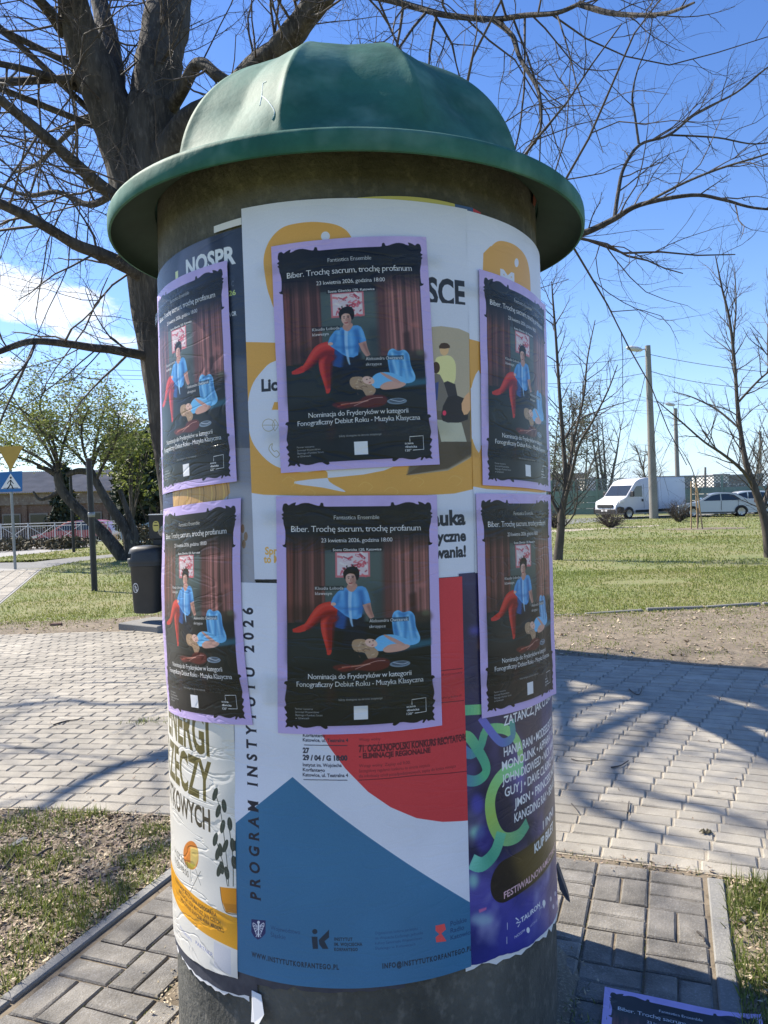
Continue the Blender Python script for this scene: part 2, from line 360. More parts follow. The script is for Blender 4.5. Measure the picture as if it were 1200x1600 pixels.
class Canvas:
    def __init__(s, w, h, bg, M=None):
        s.w, s.h = w, h; s.a = np.ones((h, w, 3))*np.asarray(bg, float); s.M = M or (lambda x, y: (x, y))
        s.noise_rng = np.random.default_rng(3)
    def pt(s, pts): return np.array([s.M(*p) for p in pts], float)
    def mask(s, polys, ss=3, blur=0, pad=None):
        A = np.concatenate(polys); pad = 2 + (blur*3 if pad is None else pad)
        x0, y0 = np.floor(A.min(0)).astype(int)-pad; x1, y1 = np.ceil(A.max(0)).astype(int)+pad
        x0, y0, x1, y1 = max(x0, 0), max(y0, 0), min(x1, s.w), min(y1, s.h)
        if x1 <= x0 or y1 <= y0: return None
        X = (np.arange((x1-x0)*ss)+.5)/ss + x0; Y = (np.arange((y1-y0)*ss)+.5)/ss + y0
        m = np.zeros((len(Y), len(X)), bool)
        for p in polys:
            q = np.roll(p, -1, 0)
            for (ax, ay), (bx, by) in zip(p, q):
                if ay == by: continue
                r0, r1 = np.searchsorted(Y, min(ay, by)), np.searchsorted(Y, max(ay, by))
                if r1 <= r0: continue
                xi = ax + (Y[r0:r1]-ay)*(bx-ax)/(by-ay)
                m[r0:r1] ^= X[None, :] < xi[:, None]
        m = m.reshape(y1-y0, ss, x1-x0, ss).mean((1, 3))
        if blur:
            for _ in range(2): m = s._blur(m, blur)
        return m, x0, y0
    @staticmethod
    def _blur(m, r):
        k = 2*r+1
        for ax in (0, 1):
            pw = [(0, 0), (0, 0)]; pw[ax] = (r+1, r)
            c = np.cumsum(np.pad(m, pw, mode='edge'), axis=ax)
            m = (np.take(c, range(k, c.shape[ax]), ax) - np.take(c, range(0, c.shape[ax]-k), ax))/k
        return m
    def put(s, mk, col, alpha=1.0):
        if mk is None: return
        m, x0, y0 = mk; m = (m*alpha)[..., None]; v = s.a[y0:y0+m.shape[0], x0:x0+m.shape[1]]
        v += (np.asarray(col, float)-v)*m
    def poly(s, pts, col, alpha=1.0, blur=0, smooth=0, raw_xy=False):
        p = np.array(pts, float) if raw_xy else s.pt(pts)
        if smooth: p = catmull(p, smooth, True)
        s.put(s.mask([p], blur=blur), col, alpha); return s
    def rect(s, x0, y0, x1, y1, col, alpha=1.0, blur=0): return s.poly([(x0, y0), (x1, y0), (x1, y1), (x0, y1)], col, alpha, blur)
    def ell(s, cx, cy, rx, ry, col, alpha=1.0, blur=0, rot=0.0):
        t = np.arange(28)*2*pi/28; X, Y = rx*np.cos(t), ry*np.sin(t)
        return s.poly(np.stack([cx+X*cos(rot)-Y*sin(rot), cy+X*sin(rot)+Y*cos(rot)], 1), col, alpha, blur)
    def stroke(s, pts, wd, col, alpha=1.0, blur=0, smooth=6, closed=False):
        p = s.pt(pts)
        if smooth and len(p) > 2: p = catmull(p, smooth, closed)
        if closed: p = np.concatenate([p, p[:1]])
        n = len(p); w = np.broadcast_to(np.asarray(wd, float), (n,))/2 if np.ndim(wd) == 0 else np.interp(np.linspace(0, 1, n), np.linspace(0, 1, len(wd)), wd)/2
        d = np.gradient(p, axis=0); d /= np.maximum(np.linalg.norm(d, axis=1), 1e-6)[:, None]; nn = np.stack([-d[:, 1], d[:, 0]], 1)
        cols = np.asarray(col, float)
        if cols.ndim == 1: s.put(s.mask([np.concatenate([p+nn*w[:, None], (p-nn*w[:, None])[::-1]])], blur=blur), cols, alpha)
        else:
            for i in range(n-1):
                c = np.array([np.interp(i/(n-1), np.linspace(0, 1, len(cols)), cols[:, k]) for k in range(3)])
                j = min(i+2, n-1)
                q = np.array([p[i]+nn[i]*w[i], p[j]+nn[j]*w[j], p[j]-nn[j]*w[j], p[i]-nn[i]*w[i]]); s.put(s.mask([q], blur=blur), c, alpha)
        return s
    def text(s, t, bl, tr, col, alpha=1.0, bold=0.0, sp=1.0, up=False, ss=4, lower=False, raw_xy=False, blur=0, slant=0.0, serif=False):
        """t filled into the box from bottom-left bl to top-right tr (cap height); up = reading upwards, bl its first letter's foot"""
        V, T = glyphs(t, bold, sp, serif)
        if len(V) == 0: return s
        if raw_xy: a, b = np.array(bl, float), np.array(tr, float)
        elif up: a = np.array(s.M(*bl)); b = np.array([s.M(tr[0], bl[1])[0], s.M(bl[0], tr[1])[1]])
        else: a = np.array(s.M(*bl)); b = np.array([s.M(*tr)[0], s.M(bl[0], tr[1])[1]])
        lo, hi = V[:, 0].min(), V[:, 0].max()
        U = (V[:, 0]-lo)/max(hi-lo, 1e-6); H = V[:, 1]/(.55 if lower else CAP)
        if up: Q = np.stack([b[0] + (a[0]-b[0])*(1-H)*1.0, a[1] + (b[1]-a[1])*U], 1); Q[:, 0] = a[0]+(b[0]-a[0])*H
        else: Q = np.stack([a[0] + (b[0]-a[0])*U, a[1] + (b[1]-a[1])*H + slant*(b[0]-a[0])*U], 1)
        x0, y0 = np.floor(Q.min(0)).astype(int)-1; x1, y1 = np.ceil(Q.max(0)).astype(int)+1
        x0, y0, x1, y1 = max(x0, 0), max(y0, 0), min(x1, s.w), min(y1, s.h)
        if x1 <= x0 or y1 <= y0: return s
        m = np.zeros(((y1-y0)*ss, (x1-x0)*ss), bool); K = (Q-(x0, y0))*ss
        for tr_ in T:
            A, B, C = K[tr_[0]], K[tr_[1]], K[tr_[2]]
            u0, v0 = np.floor(np.minimum(np.minimum(A, B), C)).astype(int); u1, v1 = np.ceil(np.maximum(np.maximum(A, B), C)).astype(int)
            u0, v0, u1, v1 = max(u0, 0), max(v0, 0), min(u1, m.shape[1]), min(v1, m.shape[0])
            if u1 <= u0 or v1 <= v0: continue
            X = np.arange(u0, u1)[None]+.5; Y = np.arange(v0, v1)[:, None]+.5
            e = lambda p, q: (q[0]-p[0])*(Y-p[1])-(q[1]-p[1])*(X-p[0])
            e0, e1, e2 = e(A, B), e(B, C), e(C, A)
            m[v0:v1, u0:u1] |= ((e0 >= 0) & (e1 >= 0) & (e2 >= 0)) | ((e0 <= 0) & (e1 <= 0) & (e2 <= 0))
        m = m.reshape(y1-y0, ss, x1-x0, ss).mean((1, 3))
        if blur: m = s._blur(m, blur)
        s.put((m, x0, y0), col, alpha); return s
    def fbm(s, fx, fy, seed=0, oct=4):
        g = np.random.default_rng(seed); out = np.zeros((s.h, s.w)); am = 1.0
        for o in range(oct):
            nx, ny = int(fx*2**o)+2, int(fy*2**o)+2; L = g.random((ny+1, nx+1))
            X = np.linspace(0, nx-1e-3, s.w); Y = np.linspace(0, ny-1e-3, s.h)
            xi, yi = X.astype(int), Y.astype(int); fx_ = X-xi; fy_ = Y-yi; fx_ = fx_*fx_*(3-2*fx_); fy_ = fy_*fy_*(3-2*fy_)
            a = L[yi][:, xi]*(1-fx_)+L[yi][:, xi+1]*fx_; b = L[yi+1][:, xi]*(1-fx_)+L[yi+1][:, xi+1]*fx_
            out += am*(a*(1-fy_[:, None])+b*fy_[:, None]); am *= .5
        return out/(2-2*.5**oct)
    def grain(s, k=.02):
        s.a += s.noise_rng.normal(0, k, s.a.shape[:2])[..., None]; return s
    def image(s, name):
        im = bpy.data.images.new(name, s.w, s.h, alpha=False); im.colorspace_settings.name = 'sRGB'
        px = np.ones((s.h, s.w, 4), np.float32); px[..., :3] = np.clip(s.a, 0, 1)[::-1]
        im.pixels.foreach_set(px.reshape(-1)); im.update(); im.pack(); return im
def print_mat(name, im, rough=.5, coat=0.0, crease=.25, spec=.4):
    m = bpy.data.materials.new(name); m.use_nodes = True; nt = m.node_tree; L = nt.links; b = nt.nodes['Principled BSDF']
    t = nt.nodes.new('ShaderNodeTexImage'); t.image = im; t.extension = 'EXTEND'; L.new(t.outputs[0], b.inputs['Base Color'])
    b.inputs['Roughness'].default_value = rough; b.inputs['Coat Weight'].default_value = coat; b.inputs['Coat Roughness'].default_value = .2; b.inputs['Specular IOR Level'].default_value = spec
    tc = nt.nodes.new('ShaderNodeTexCoord'); mp = nt.nodes.new('ShaderNodeMapping'); mp.inputs['Scale'].default_value = (1.3, 1.3, 4.5); mp.inputs['Rotation'].default_value = (0, .12, 0)
    L.new(tc.outputs['Object'], mp.inputs[0])
    n = nt.nodes.new('ShaderNodeTexNoise'); n.inputs['Scale'].default_value = 3.0; n.inputs['Detail'].default_value = 2.5; n.inputs['Distortion'].default_value = 1.1; L.new(mp.outputs[0], n.inputs['Vector'])
    r = nt.nodes.new('ShaderNodeMath'); r.operation = 'ABSOLUTE'; sb = nt.nodes.new('ShaderNodeMath'); sb.operation = 'SUBTRACT'; sb.inputs[1].default_value = .5
    L.new(n.outputs[0], sb.inputs[0]); L.new(sb.outputs[0], r.inputs[0])
    rr = nt.nodes.new('ShaderNodeMapRange'); rr.inputs[1].default_value = 0; rr.inputs[2].default_value = .045; L.new(r.outputs[0], rr.inputs[0])
    bp = nt.nodes.new('ShaderNodeBump'); bp.inputs['Strength'].default_value = crease; bp.inputs['Distance'].default_value = .006
    L.new(rr.outputs[0], bp.inputs['Height']); L.new(bp.outputs[0], b.inputs['Normal'])
    return m

# ---- the lilac concert poster (drawn once, printed many times)
def concert_poster():
    S = .68
    c = Canvas(604, 876, un(150, 138, 212), lambda x, y: ((x-118)*S*1.001, (y-50)*S*1.002))
    ink = raw(20, 19, 23)
    # black carved frame
    c.rect(175, 108, 950, 1290, ink)
    def orn(fx, fy):
        X = lambda x: 562.5+(x-562.5)*fx if fx else x
        Y = lambda y: y
        pts_t = [(160, 95), (178, 90), (190, 100), (205, 92), (232, 84), (226, 100), (245, 97), (262, 90), (300, 88), (340, 100), (362, 103), (368, 88), (381, 90), (384, 106), (400, 112), (400, 150), (250, 200), (190, 330), (176, 328), (158, 322), (154, 312), (168, 308), (170, 240), (160, 200), (158, 178), (150, 168), (160, 160), (148, 150), (162, 140), (154, 125)]
        pts_b = [(160, 1302), (180, 1296), (200, 1300), (208, 1288), (222, 1306), (232, 1304), (226, 1288), (262, 1300), (300, 1298), (345, 1288), (362, 1296), (380, 1306), (393, 1300), (388, 1284), (400, 1270), (330, 1180), (190, 1060), (176, 1050), (162, 1052), (156, 1064), (170, 1072), (166, 1110), (160, 1150), (168, 1180), (156, 1190), (162, 1206), (172, 1222), (160, 1232), (174, 1250), (162, 1268), (170, 1282)]
        p = pts_t if fy > 0 else pts_b
        if fx < 0: p = [(1125-x, y) for x, y in p]
        c.poly(p, ink, smooth=2)
    for a in (1, -1):
        for b in (1, -1): orn(a, b)
    dark = raw(19, 20, 24)
    c.rect(178, 110, 948, 1286, dark)
    # murky reflections in the band of the heading
    f = c.fbm(9, 14, 5)[..., None]
    yy = np.arange(c.h)[:, None, None]/c.h; xx = np.arange(c.w)[None, :, None]/c.w
    # room: wall, curtains
    c.rect(178, 250, 948, 740, raw(40, 37, 40))
    c.rect(385, 340, 712, 740, raw(74, 87, 86)); c.rect(385, 340, 712, 520, raw(92, 104, 100), .55, 18)
    c.rect(640, 560, 712, 740, raw(58, 66, 66), .8, 10)
    def curtain(x0, x1, y0, y1, base, seed, fade):
        g = np.random.default_rng(seed); x = x0
        c.rect(x0, y0, x1, y1, base*.62)
        while x < x1:
            w = g.uniform(10, 24); k = g.uniform(.55, 1.25); ba = g.uniform(-8, 8)
            c.poly([(x, y0), (min(x+w, x1), y0), (min(max(x+w+ba, x0), x1), y1), (min(max(x+ba, x0), x1), y1)], np.clip(base*k, 0, 1), .9, 3)
            c.poly([(x+w*.7, y0), (min(x+w, x1), y0), (min(max(x+w+ba, x0), x1), y1), (min(max(x+w*.8+ba, x0), x1), y1)], base*.32, .75, 2)
            x += w
    curtain(180, 385, 255, 728, raw(128, 82, 76), 1, 0); curtain(178, 215, 300, 735, raw(140, 80, 72), 4, 0)
    curtain(705, 946, 245, 715, raw(160, 106, 100), 2, 0)
    c.rect(690, 245, 745, 735, raw(90, 56, 54), .7, 6)
    c.poly([(835, 590), (872, 580), (880, 700), (838, 705)], raw(60, 36, 34), .75, 4); c.ell(905, 545, 26, 16, raw(196, 120, 108), .5, 5)
    c.rect(180, 640, 400, 736, raw(30, 24, 26), .45, 16)
    # heading band darkens the top of the room (a printed fade)
    for y in range(110, 360, 6): c.rect(178, y, 948, y+6, dark, .9 if y < 250 else .9*(1-(y-250)/115))
    # sky-like mottles of the tape band
    # picture on the wall
    c.poly([(442, 352), (626, 350), (626, 488), (442, 490)], raw(196, 112, 120)); c.rect(452, 358, 616, 478, raw(214, 196, 200))
    g = np.random.default_rng(9)
    for k in range(34):
        x, y = g.uniform(468, 612), g.uniform(372, 474); cc = [raw(190, 60, 78), raw(226, 218, 216), raw(150, 46, 64), raw(206, 96, 108)][k % 4]
        c.stroke([(x, y), (x+g.uniform(-22, 22), y+g.uniform(-18, 18)), (x+g.uniform(-30, 30), y+g.uniform(-26, 20))], g.uniform(3, 9), cc, .8)
    # floor and bench
    c.poly([(178, 735), (948, 728), (948, 1286), (178, 1286)], raw(22, 27, 29))
    c.poly([(178, 735), (430, 735), (420, 940), (178, 960)], raw(40, 47, 48), .8, 14)
    c.poly([(430, 740), (740, 735), (700, 850), (430, 860)], raw(20, 22, 26), .85, 8)
    c.poly([(690, 872), (870, 845), (952, 838), (952, 880), (740, 900)], raw(44, 100, 122), .85, 3)
    c.poly([(740, 700), (948, 690), (948, 850), (860, 850)], raw(24, 30, 33), .8, 5)
    c.ell(905, 720, 60, 34, raw(80, 60, 46), .55, 6); c.ell(926, 700, 24, 16, raw(110, 120, 90), .5, 4)
    # seated figure: crossed legs in red, dark skirt, blue blouse
    red, dred, hred = raw(196, 52, 46), raw(112, 24, 28), raw(226, 92, 78)
    c.poly([(430, 640), (565, 640), (566, 735), (520, 762), (436, 756)], raw(34, 76, 138), smooth=2); c.poly([(500, 700), (592, 690), (604, 860), (470, 866)], raw(18, 24, 38), .92, 5)
    c.stroke([(430, 690), (398, 715), (392, 770), (400, 840), (404, 890)], [48, 48, 40, 27, 15], red); c.stroke([(445, 690), (418, 730), (412, 790), (412, 850), (408, 886)], [30, 34, 26, 16, 8], dred, .8, 4); c.stroke([(376, 715), (374, 770), (388, 840)], [8, 8, 4], hred, .55, 4)
    c.stroke([(404, 880), (402, 896), (392, 900)], [20, 16, 8], red)
    c.stroke([(452, 660), (410, 654), (366, 664), (330, 700), (296, 742), (262, 766)], [50, 48, 42, 35, 27, 17], red); c.stroke([(274, 758), (240, 770), (206, 776)], [26, 22, 10], red)
    c.stroke([(448, 684), (400, 684), (362, 706), (322, 742), (284, 770)], [22, 22, 20, 14, 8], dred, .8, 4); c.stroke([(430, 636), (380, 640), (340, 668), (304, 716), (266, 754)], [8, 9, 10, 8, 4], hred, .6, 4)
    bls, bdk, blt = raw(84, 152, 212), raw(44, 100, 164), raw(136, 196, 238)
    c.poly([(452, 566), (496, 544), (528, 560), (562, 538), (602, 548), (622, 606), (624, 636), (592, 642), (582, 614), (578, 704), (520, 712), (460, 668), (416, 626)], bls, smooth=2)
    c.stroke([(500, 560), (505, 620), (500, 690)], 16, bdk, .7, 4); c.stroke([(572, 560), (582, 620), (572, 690)], 18, bdk, .75, 4); c.stroke([(470, 580), (450, 620), (440, 640)], 12, bdk, .6, 4); c.stroke([(540, 575), (545, 640), (540, 700)], 10, blt, .6, 4); c.stroke([(600, 560), (612, 620)], 10, blt, .5, 4); c.stroke([(480, 560), (470, 610)], 10, blt, .5, 4)
    c.stroke([(520, 560), (516, 640), (522, 720), (530, 756)], [14, 12, 9, 4], raw(160, 200, 232), .9, 1); c.stroke([(448, 650), (520, 660), (580, 655)], 8, bdk, .6, 4)
    c.stroke([(604, 634), (616, 676), (634, 712)], [30, 24, 16], raw(190, 142, 128)); c.stroke([(612, 640), (626, 680), (638, 708)], [10, 8, 4], raw(130, 88, 80), .7, 3)
    c.poly([(500, 546), (516, 520), (548, 522), (558, 538), (536, 566), (516, 564)], raw(188, 140, 126), smooth=2)
    c.poly([(488, 492), (484, 468), (494, 446), (520, 432), (550, 434), (566, 452), (568, 484), (558, 506), (548, 500), (500, 500)], raw(26, 21, 22), smooth=3)
    c.ell(523, 498, 27, 37, raw(206, 162, 146), rot=-.14); c.ell(538, 506, 13, 27, raw(150, 104, 94), .65, 4, rot=-.14); c.ell(514, 486, 10, 14, raw(226, 188, 172), .6, 4)
    c.poly([(492, 486), (496, 462), (520, 452), (550, 462), (556, 490), (544, 474), (520, 468), (504, 474)], raw(26, 21, 22), smooth=3)
    for x, y in ((494, 450), (508, 440), (540, 434), (560, 448)): c.stroke([(x, y), (x-6, y-9), (x-2, y-14)], 4, raw(30, 24, 25), .9)
    c.ell(512, 494, 4.2, 2.2, raw(44, 30, 30), .9); c.ell(534, 491, 4.2, 2.2, raw(44, 30, 30), .9); c.stroke([(513, 520), (522, 522), (531, 518)], 3.4, raw(150, 52, 60)); c.stroke([(524, 495), (521, 509), (526, 510)], 1.6, raw(160, 110, 100)); c.stroke([(506, 487), (517, 485)], 1.8, raw(46, 32, 32)); c.stroke([(528, 484), (541, 484)], 1.8, raw(46, 32, 32))
    c.ell(430, 632, 14, 9, raw(214, 168, 152))
    # lying figure
    bl = raw(112, 184, 232)
    c.poly([(738, 740), (746, 690), (772, 676), (800, 690), (836, 684), (862, 712), (868, 770), (890, 830), (880, 862), (830, 872), (760, 850)], bl, smooth=3)
    c.poly([(772, 690), (790, 700), (786, 800), (768, 810)], raw(70, 138, 196), .6, 4); c.poly([(820, 700), (842, 704), (860, 820), (840, 860), (826, 800)], raw(66, 132, 190), .65, 5); c.poly([(740, 750), (760, 760), (770, 830), (748, 820)], raw(60, 126, 184), .6, 4)
    for q_ in ([(752, 700), (758, 780), (770, 840)], [(800, 696), (812, 760), (806, 850)], [(846, 700), (856, 770), (872, 840)], [(772, 690), (800, 700), (830, 694)]): c.stroke(q_, [10, 14, 6], raw(48, 108, 168), .7, 4)
    for q_ in ([(764, 695), (774, 760), (790, 830)], [(824, 700), (836, 770), (846, 850)], [(870, 800), (884, 836)]): c.stroke(q_, [6, 9, 4], raw(164, 214, 244), .7, 3)
    c.poly([(640, 850), (660, 820), (700, 806), (760, 812), (830, 846), (830, 880), (780, 870), (690, 894), (650, 886)], bl, smooth=3)
    c.poly([(688, 884), (730, 860), (800, 862), (834, 876), (800, 896), (740, 904), (700, 902)], raw(206, 160, 144), smooth=3)
    c.poly([(692, 808), (712, 810), (780, 846), (806, 866), (790, 872), (730, 840)], raw(196, 150, 138), smooth=2)
    c.poly([(524, 846), (540, 826), (590, 826), (610, 850), (640, 872), (664, 900), (648, 930), (612, 936), (590, 900), (548, 892), (528, 872)], raw(170, 140, 112), smooth=3)
    for k in range(22):
        x, y = g.uniform(528, 640), g.uniform(830, 925); c.stroke([(x, y), (x+g.uniform(4, 18), y+g.uniform(-8, 18))], 2.4, [raw(214, 190, 160), raw(110, 84, 66)][k % 2], .8)
    c.ell(626, 848, 34, 22, raw(222, 182, 166), rot=.35); c.ell(618, 842, 4, 3, raw(60, 40, 38)); c.ell(636, 836, 4, 3, raw(60, 40, 38)); c.stroke([(628, 862), (638, 858)], 3, raw(160, 70, 72))
    c.a[:] = .5*c.a+.5*np.stack([c._blur(c.a[..., k], 1) for k in range(3)], -1)
    # instrument and plate on the floor
    c.poly([(420, 972), (470, 958), (560, 962), (600, 936), (680, 930), (722, 948), (712, 985), (640, 1002), (540, 992), (470, 1000)], raw(92, 34, 32), .95, 2, smooth=3)
    c.stroke([(470, 975), (560, 968), (620, 960)], 5, raw(190, 130, 110), .8); c.stroke([(540, 986), (640, 950), (700, 946)], 3, raw(200, 160, 150), .7); c.stroke([(450, 984), (520, 972)], 4, raw(150, 60, 50), .9)
    c.ell(778, 970, 56, 18, raw(120, 138, 156), .95); c.ell(778, 968, 44, 12, raw(70, 84, 100), .9); c.stroke([(740, 960), (790, 972), (820, 966)], 3, raw(190, 200, 214), .8)
    # lower dim reflections
    c.poly([(395, 1060), (430, 1060), (440, 1130), (405, 1180), (385, 1160)], raw(110, 36, 34), .4, 8); c.poly([(650, 1060), (690, 1060), (700, 1120), (730, 1170), (690, 1150)], raw(110, 36, 34), .35, 8)
    c.rect(178, 1060, 948, 1286, raw(18, 18, 21), .35, 10)
    c.a += (f-.5)*np.array([.075, .072, .07])*((yy < .14) | ((yy > .79) & (yy < .97)))*((xx > .07) & (xx < .93))
    # lettering
    wt = raw(240, 238, 236)
    c.text('Fantastica Ensemble', (436, 177), (679, 154), wt, bold=-.004, sp=.92, serif=True)
    c.text('Biber. Trochę sacrum, trochę profanum', (203, 243), (908, 209), wt, bold=-.004, sp=.9, serif=True)
    c.text('23 kwietnia 2026, godzina 18:00', (368, 300), (748, 277), wt, sp=.92, serif=True)
    c.rect(422, 328, 694, 352, raw(22, 22, 26), .9); c.text('Scena Gliwicka 120, Katowice', (430, 347), (688, 333), wt, bold=.02)
    c.rect(330, 534, 486, 559, raw(22, 24, 28), .55); c.text('Klaudia Łoboda', (332, 554), (484, 537), wt, serif=True); c.text('klawesyn', (332, 582), (424, 565), wt, serif=True)
    c.rect(614, 714, 830, 738, raw(22, 24, 28), .5); c.text('Aleksandra Owczarek', (617, 736), (826, 718), wt, serif=True); c.text('skrzypce', (617, 766), (704, 749), wt, serif=True)
    c.text('Nominacja do Fryderyków w kategorii', (288, 1036), (840, 1007), wt, sp=.92, serif=True)
    c.text('Fonograficzny Debiut Roku - Muzyka Klasyczna', (225, 1078), (905, 1049), wt, sp=.92, serif=True)
    c.text('bilety dostępne na stronie instytut.pl', (452, 1155), (680, 1143), wt, .85, sp=.95)
    for i, t in enumerate(('Partner koncertu:', 'Samorząd Województwa', 'Śląskiego i Fundusz Sztuki', 'w Gliwicach')): c.text(t, (217, 1203+i*17), (217+(98, 130, 148, 76)[i], 1192+i*17), wt, .85)
    c.rect(530, 1186, 604, 1260, raw(226, 226, 230))
    c.stroke([(838, 1200), (838, 1172), (916, 1169), (916, 1246), (852, 1248)], 2.6, wt, smooth=0)
    for i, t in enumerate(('scena', 'gliwicka', '120°')): c.text(t, (808, 1214+i*20), (808+(50, 70, 36)[i], 1201+i*20), wt, bold=.02)
    return c.grain(.012).image('concert_print')

def wall_canvas(a0, a1, z0, z1, bg, dpm=1050):
    w, h = int((a1-a0)*dpm), int((z1-z0)*dpm)
    def Mx(px, py):
        a, z = cyl(px, py); return (a-a0)*dpm, (z1-z)*dpm
    c = Canvas(w, h, bg, Mx); c.ext = (a0, a1, z0, z1); return c
def school_poster():
    och = un(172, 132, 78)
    c = wall_canvas(-.30, .385, 1.50, 2.57, un(168, 176, 222))
    ink = un(36, 40, 56); wh = un(168, 176, 222)
    c.poly([(412, 425), (411, 400), (420, 375), (440, 355), (470, 347), (500, 346), (530, 352), (548, 368), (556, 400), (552, 450), (520, 490), (440, 490), (420, 462)], och, smooth=6)
    c.ell(508, 368, 7, 7.5, wh)
    c.text('SCE', (668, 473), (727, 431), ink, bold=.035)
    # ochre field with a white speech bubble
    c.poly([(378, 534), (430, 535), (733, 520), (760, 520), (760, 772), (640, 776), (500, 777), (420, 775), (370, 769)], och)
    c.poly([(600, 500), (640, 508), (690, 509), (718, 514), (734, 521), (760, 540), (760, 480), (600, 470)], wh)
    c.poly([(432, 562), (408, 580), (392, 605), (386, 640), (390, 680), (404, 706), (430, 728), (470, 738), (508, 735), (514, 752), (540, 768), (506, 762), (460, 752), (600, 735), (640, 690), (640, 560), (520, 540)], wh, smooth=4)
    c.text('Liceum', (408, 611), (474, 592), ink, bold=.04)
    c.poly([(428, 628), (440, 628), (440, 640), (424, 640)], och)
    c.stroke([(419+9.5*cos(t), 664+9.5*sin(t)) for t in np.arange(12)*pi/6], 1.6, un(130, 125, 120), closed=True)
    c.stroke([(429, 654.5), (425, 664), (429, 673.5)], 1.5, un(130, 125, 120)); c.stroke([(410, 664), (440, 664)], 1.5, un(130, 125, 120)); c.stroke([(429, 655), (434, 664), (429, 673)], 1.5, un(130, 125, 120))
    c.stroke([(421, 696), (420, 703), (430, 714), (436, 710), (432, 704), (428, 705), (424, 700), (425, 693), (421, 696)], 2, un(130, 125, 120))
    # photograph of pupils in a grey room
    c.poly([(660, 512), (690, 509), (718, 513), (734, 520), (736, 715), (700, 735), (640, 742), (660, 700)], un(146, 138, 140))
    c.poly([(660, 640), (736, 640), (737, 712), (700, 733), (636, 742)], un(84, 78, 78), 1, 2)
    c.poly([(682, 655), (722, 660), (730, 690), (690, 690)], un(150, 152, 160))
    c.poly([(634, 742), (700, 731), (737, 708), (737, 690), (690, 690), (660, 725)], un(72, 64, 60))
    c.poly([(681, 562), (690, 556), (705, 556), (713, 570), (710, 600), (690, 604), (684, 590)], un(196, 180, 150), smooth=3); c.ell(695, 546, 7, 9, un(190, 150, 128)); c.poly([(687, 544), (690, 536), (700, 536), (704, 543)], un(60, 46, 40), smooth=2)
    c.poly([(688, 600), (712, 600), (714, 640), (690, 640)], un(48, 46, 56), smooth=2)
    c.poly([(676, 590), (688, 585), (698, 610), (702, 635), (676, 640)], un(96, 92, 100), smooth=2); c.ell(682, 574, 6, 9, un(60, 44, 38)); c.poly([(676, 600), (686, 596), (684, 625), (678, 625)], un(50, 64, 130))
    c.poly([(700, 620), (726, 622), (732, 655), (700, 660), (690, 650)], un(40, 38, 46), smooth=2); c.poly([(722, 630), (734, 612), (736, 640), (726, 648)], un(178, 140, 122), smooth=2); c.ell(695, 645, 3, 4, un(200, 50, 90))
    # lower white field
    c.poly([(380, 772), (600, 777), (760, 768), (760, 920), (380, 920)], wh); c.poly([(380, 768), (420, 774), (500, 777), (440, 780), (380, 776)], wh)
    c.poly([(600, 776), (700, 773), (740, 764), (760, 764), (760, 780), (600, 780)], wh)
    c.text('Sprawdź', (414, 866), (463, 854), un(178, 140, 84), bold=.03); c.text('to Miejsce', (412, 879), (468, 867), un(178, 140, 84), bold=.03)
    c.text('Nauka', (651, 822), (727, 798), ink, bold=.04); c.text('praktyczne', (639, 849), (728, 831), ink, bold=.04); c.text('wyzwania!', (646, 874), (728, 856), ink, bold=.04)
    for x, y in ((440, 752), (470, 770), (640, 752), (700, 750), (560, 760), (600, 768)): c.stroke([(x, y), (x+10, y-7), (x+22, y), (x+14, y+9)], 1.6, un(196, 160, 110), .5)
    c.rect(398, 905, 436, 908, un(30, 30, 40))
    # second sheet's badge letters, printed at the badge
    f = c.fbm(3, 5, 2)[..., None]; c.a *= 1-(f-.5)*.07
    return c.grain(.01)
def badge_sheet(src):
    """the right-hand copy of the school sheet: the same print, whose badge shows its letters"""
    c = wall_canvas(.372, 1.02, 1.50, 2.57, un(168, 176, 222))
    sh = int(.655*1050); W0 = src.a.shape[1]; x0 = int((.372-.655+.30)*1050)
    w = min(c.w, W0-x0); c.a[:, :w] = src.a[:, x0:x0+w]
    wh = un(168, 176, 222); och = un(172, 132, 78)
    c.poly([(756, 425), (757, 395), (768, 384), (785, 383), (806, 390), (822, 410), (826, 440), (826, 470), (757, 440)], och)
    c.ell(809, 410, 3.2, 7, wh); c.text('M', (784, 440), (805, 419), wh, bold=.05)
    c.poly([(731, 535), (752, 540), (752, 590), (738, 600), (731, 640)], och); c.poly([(733, 640), (740, 595), (752, 585), (752, 700), (740, 690)], wh, smooth=3)
    return c
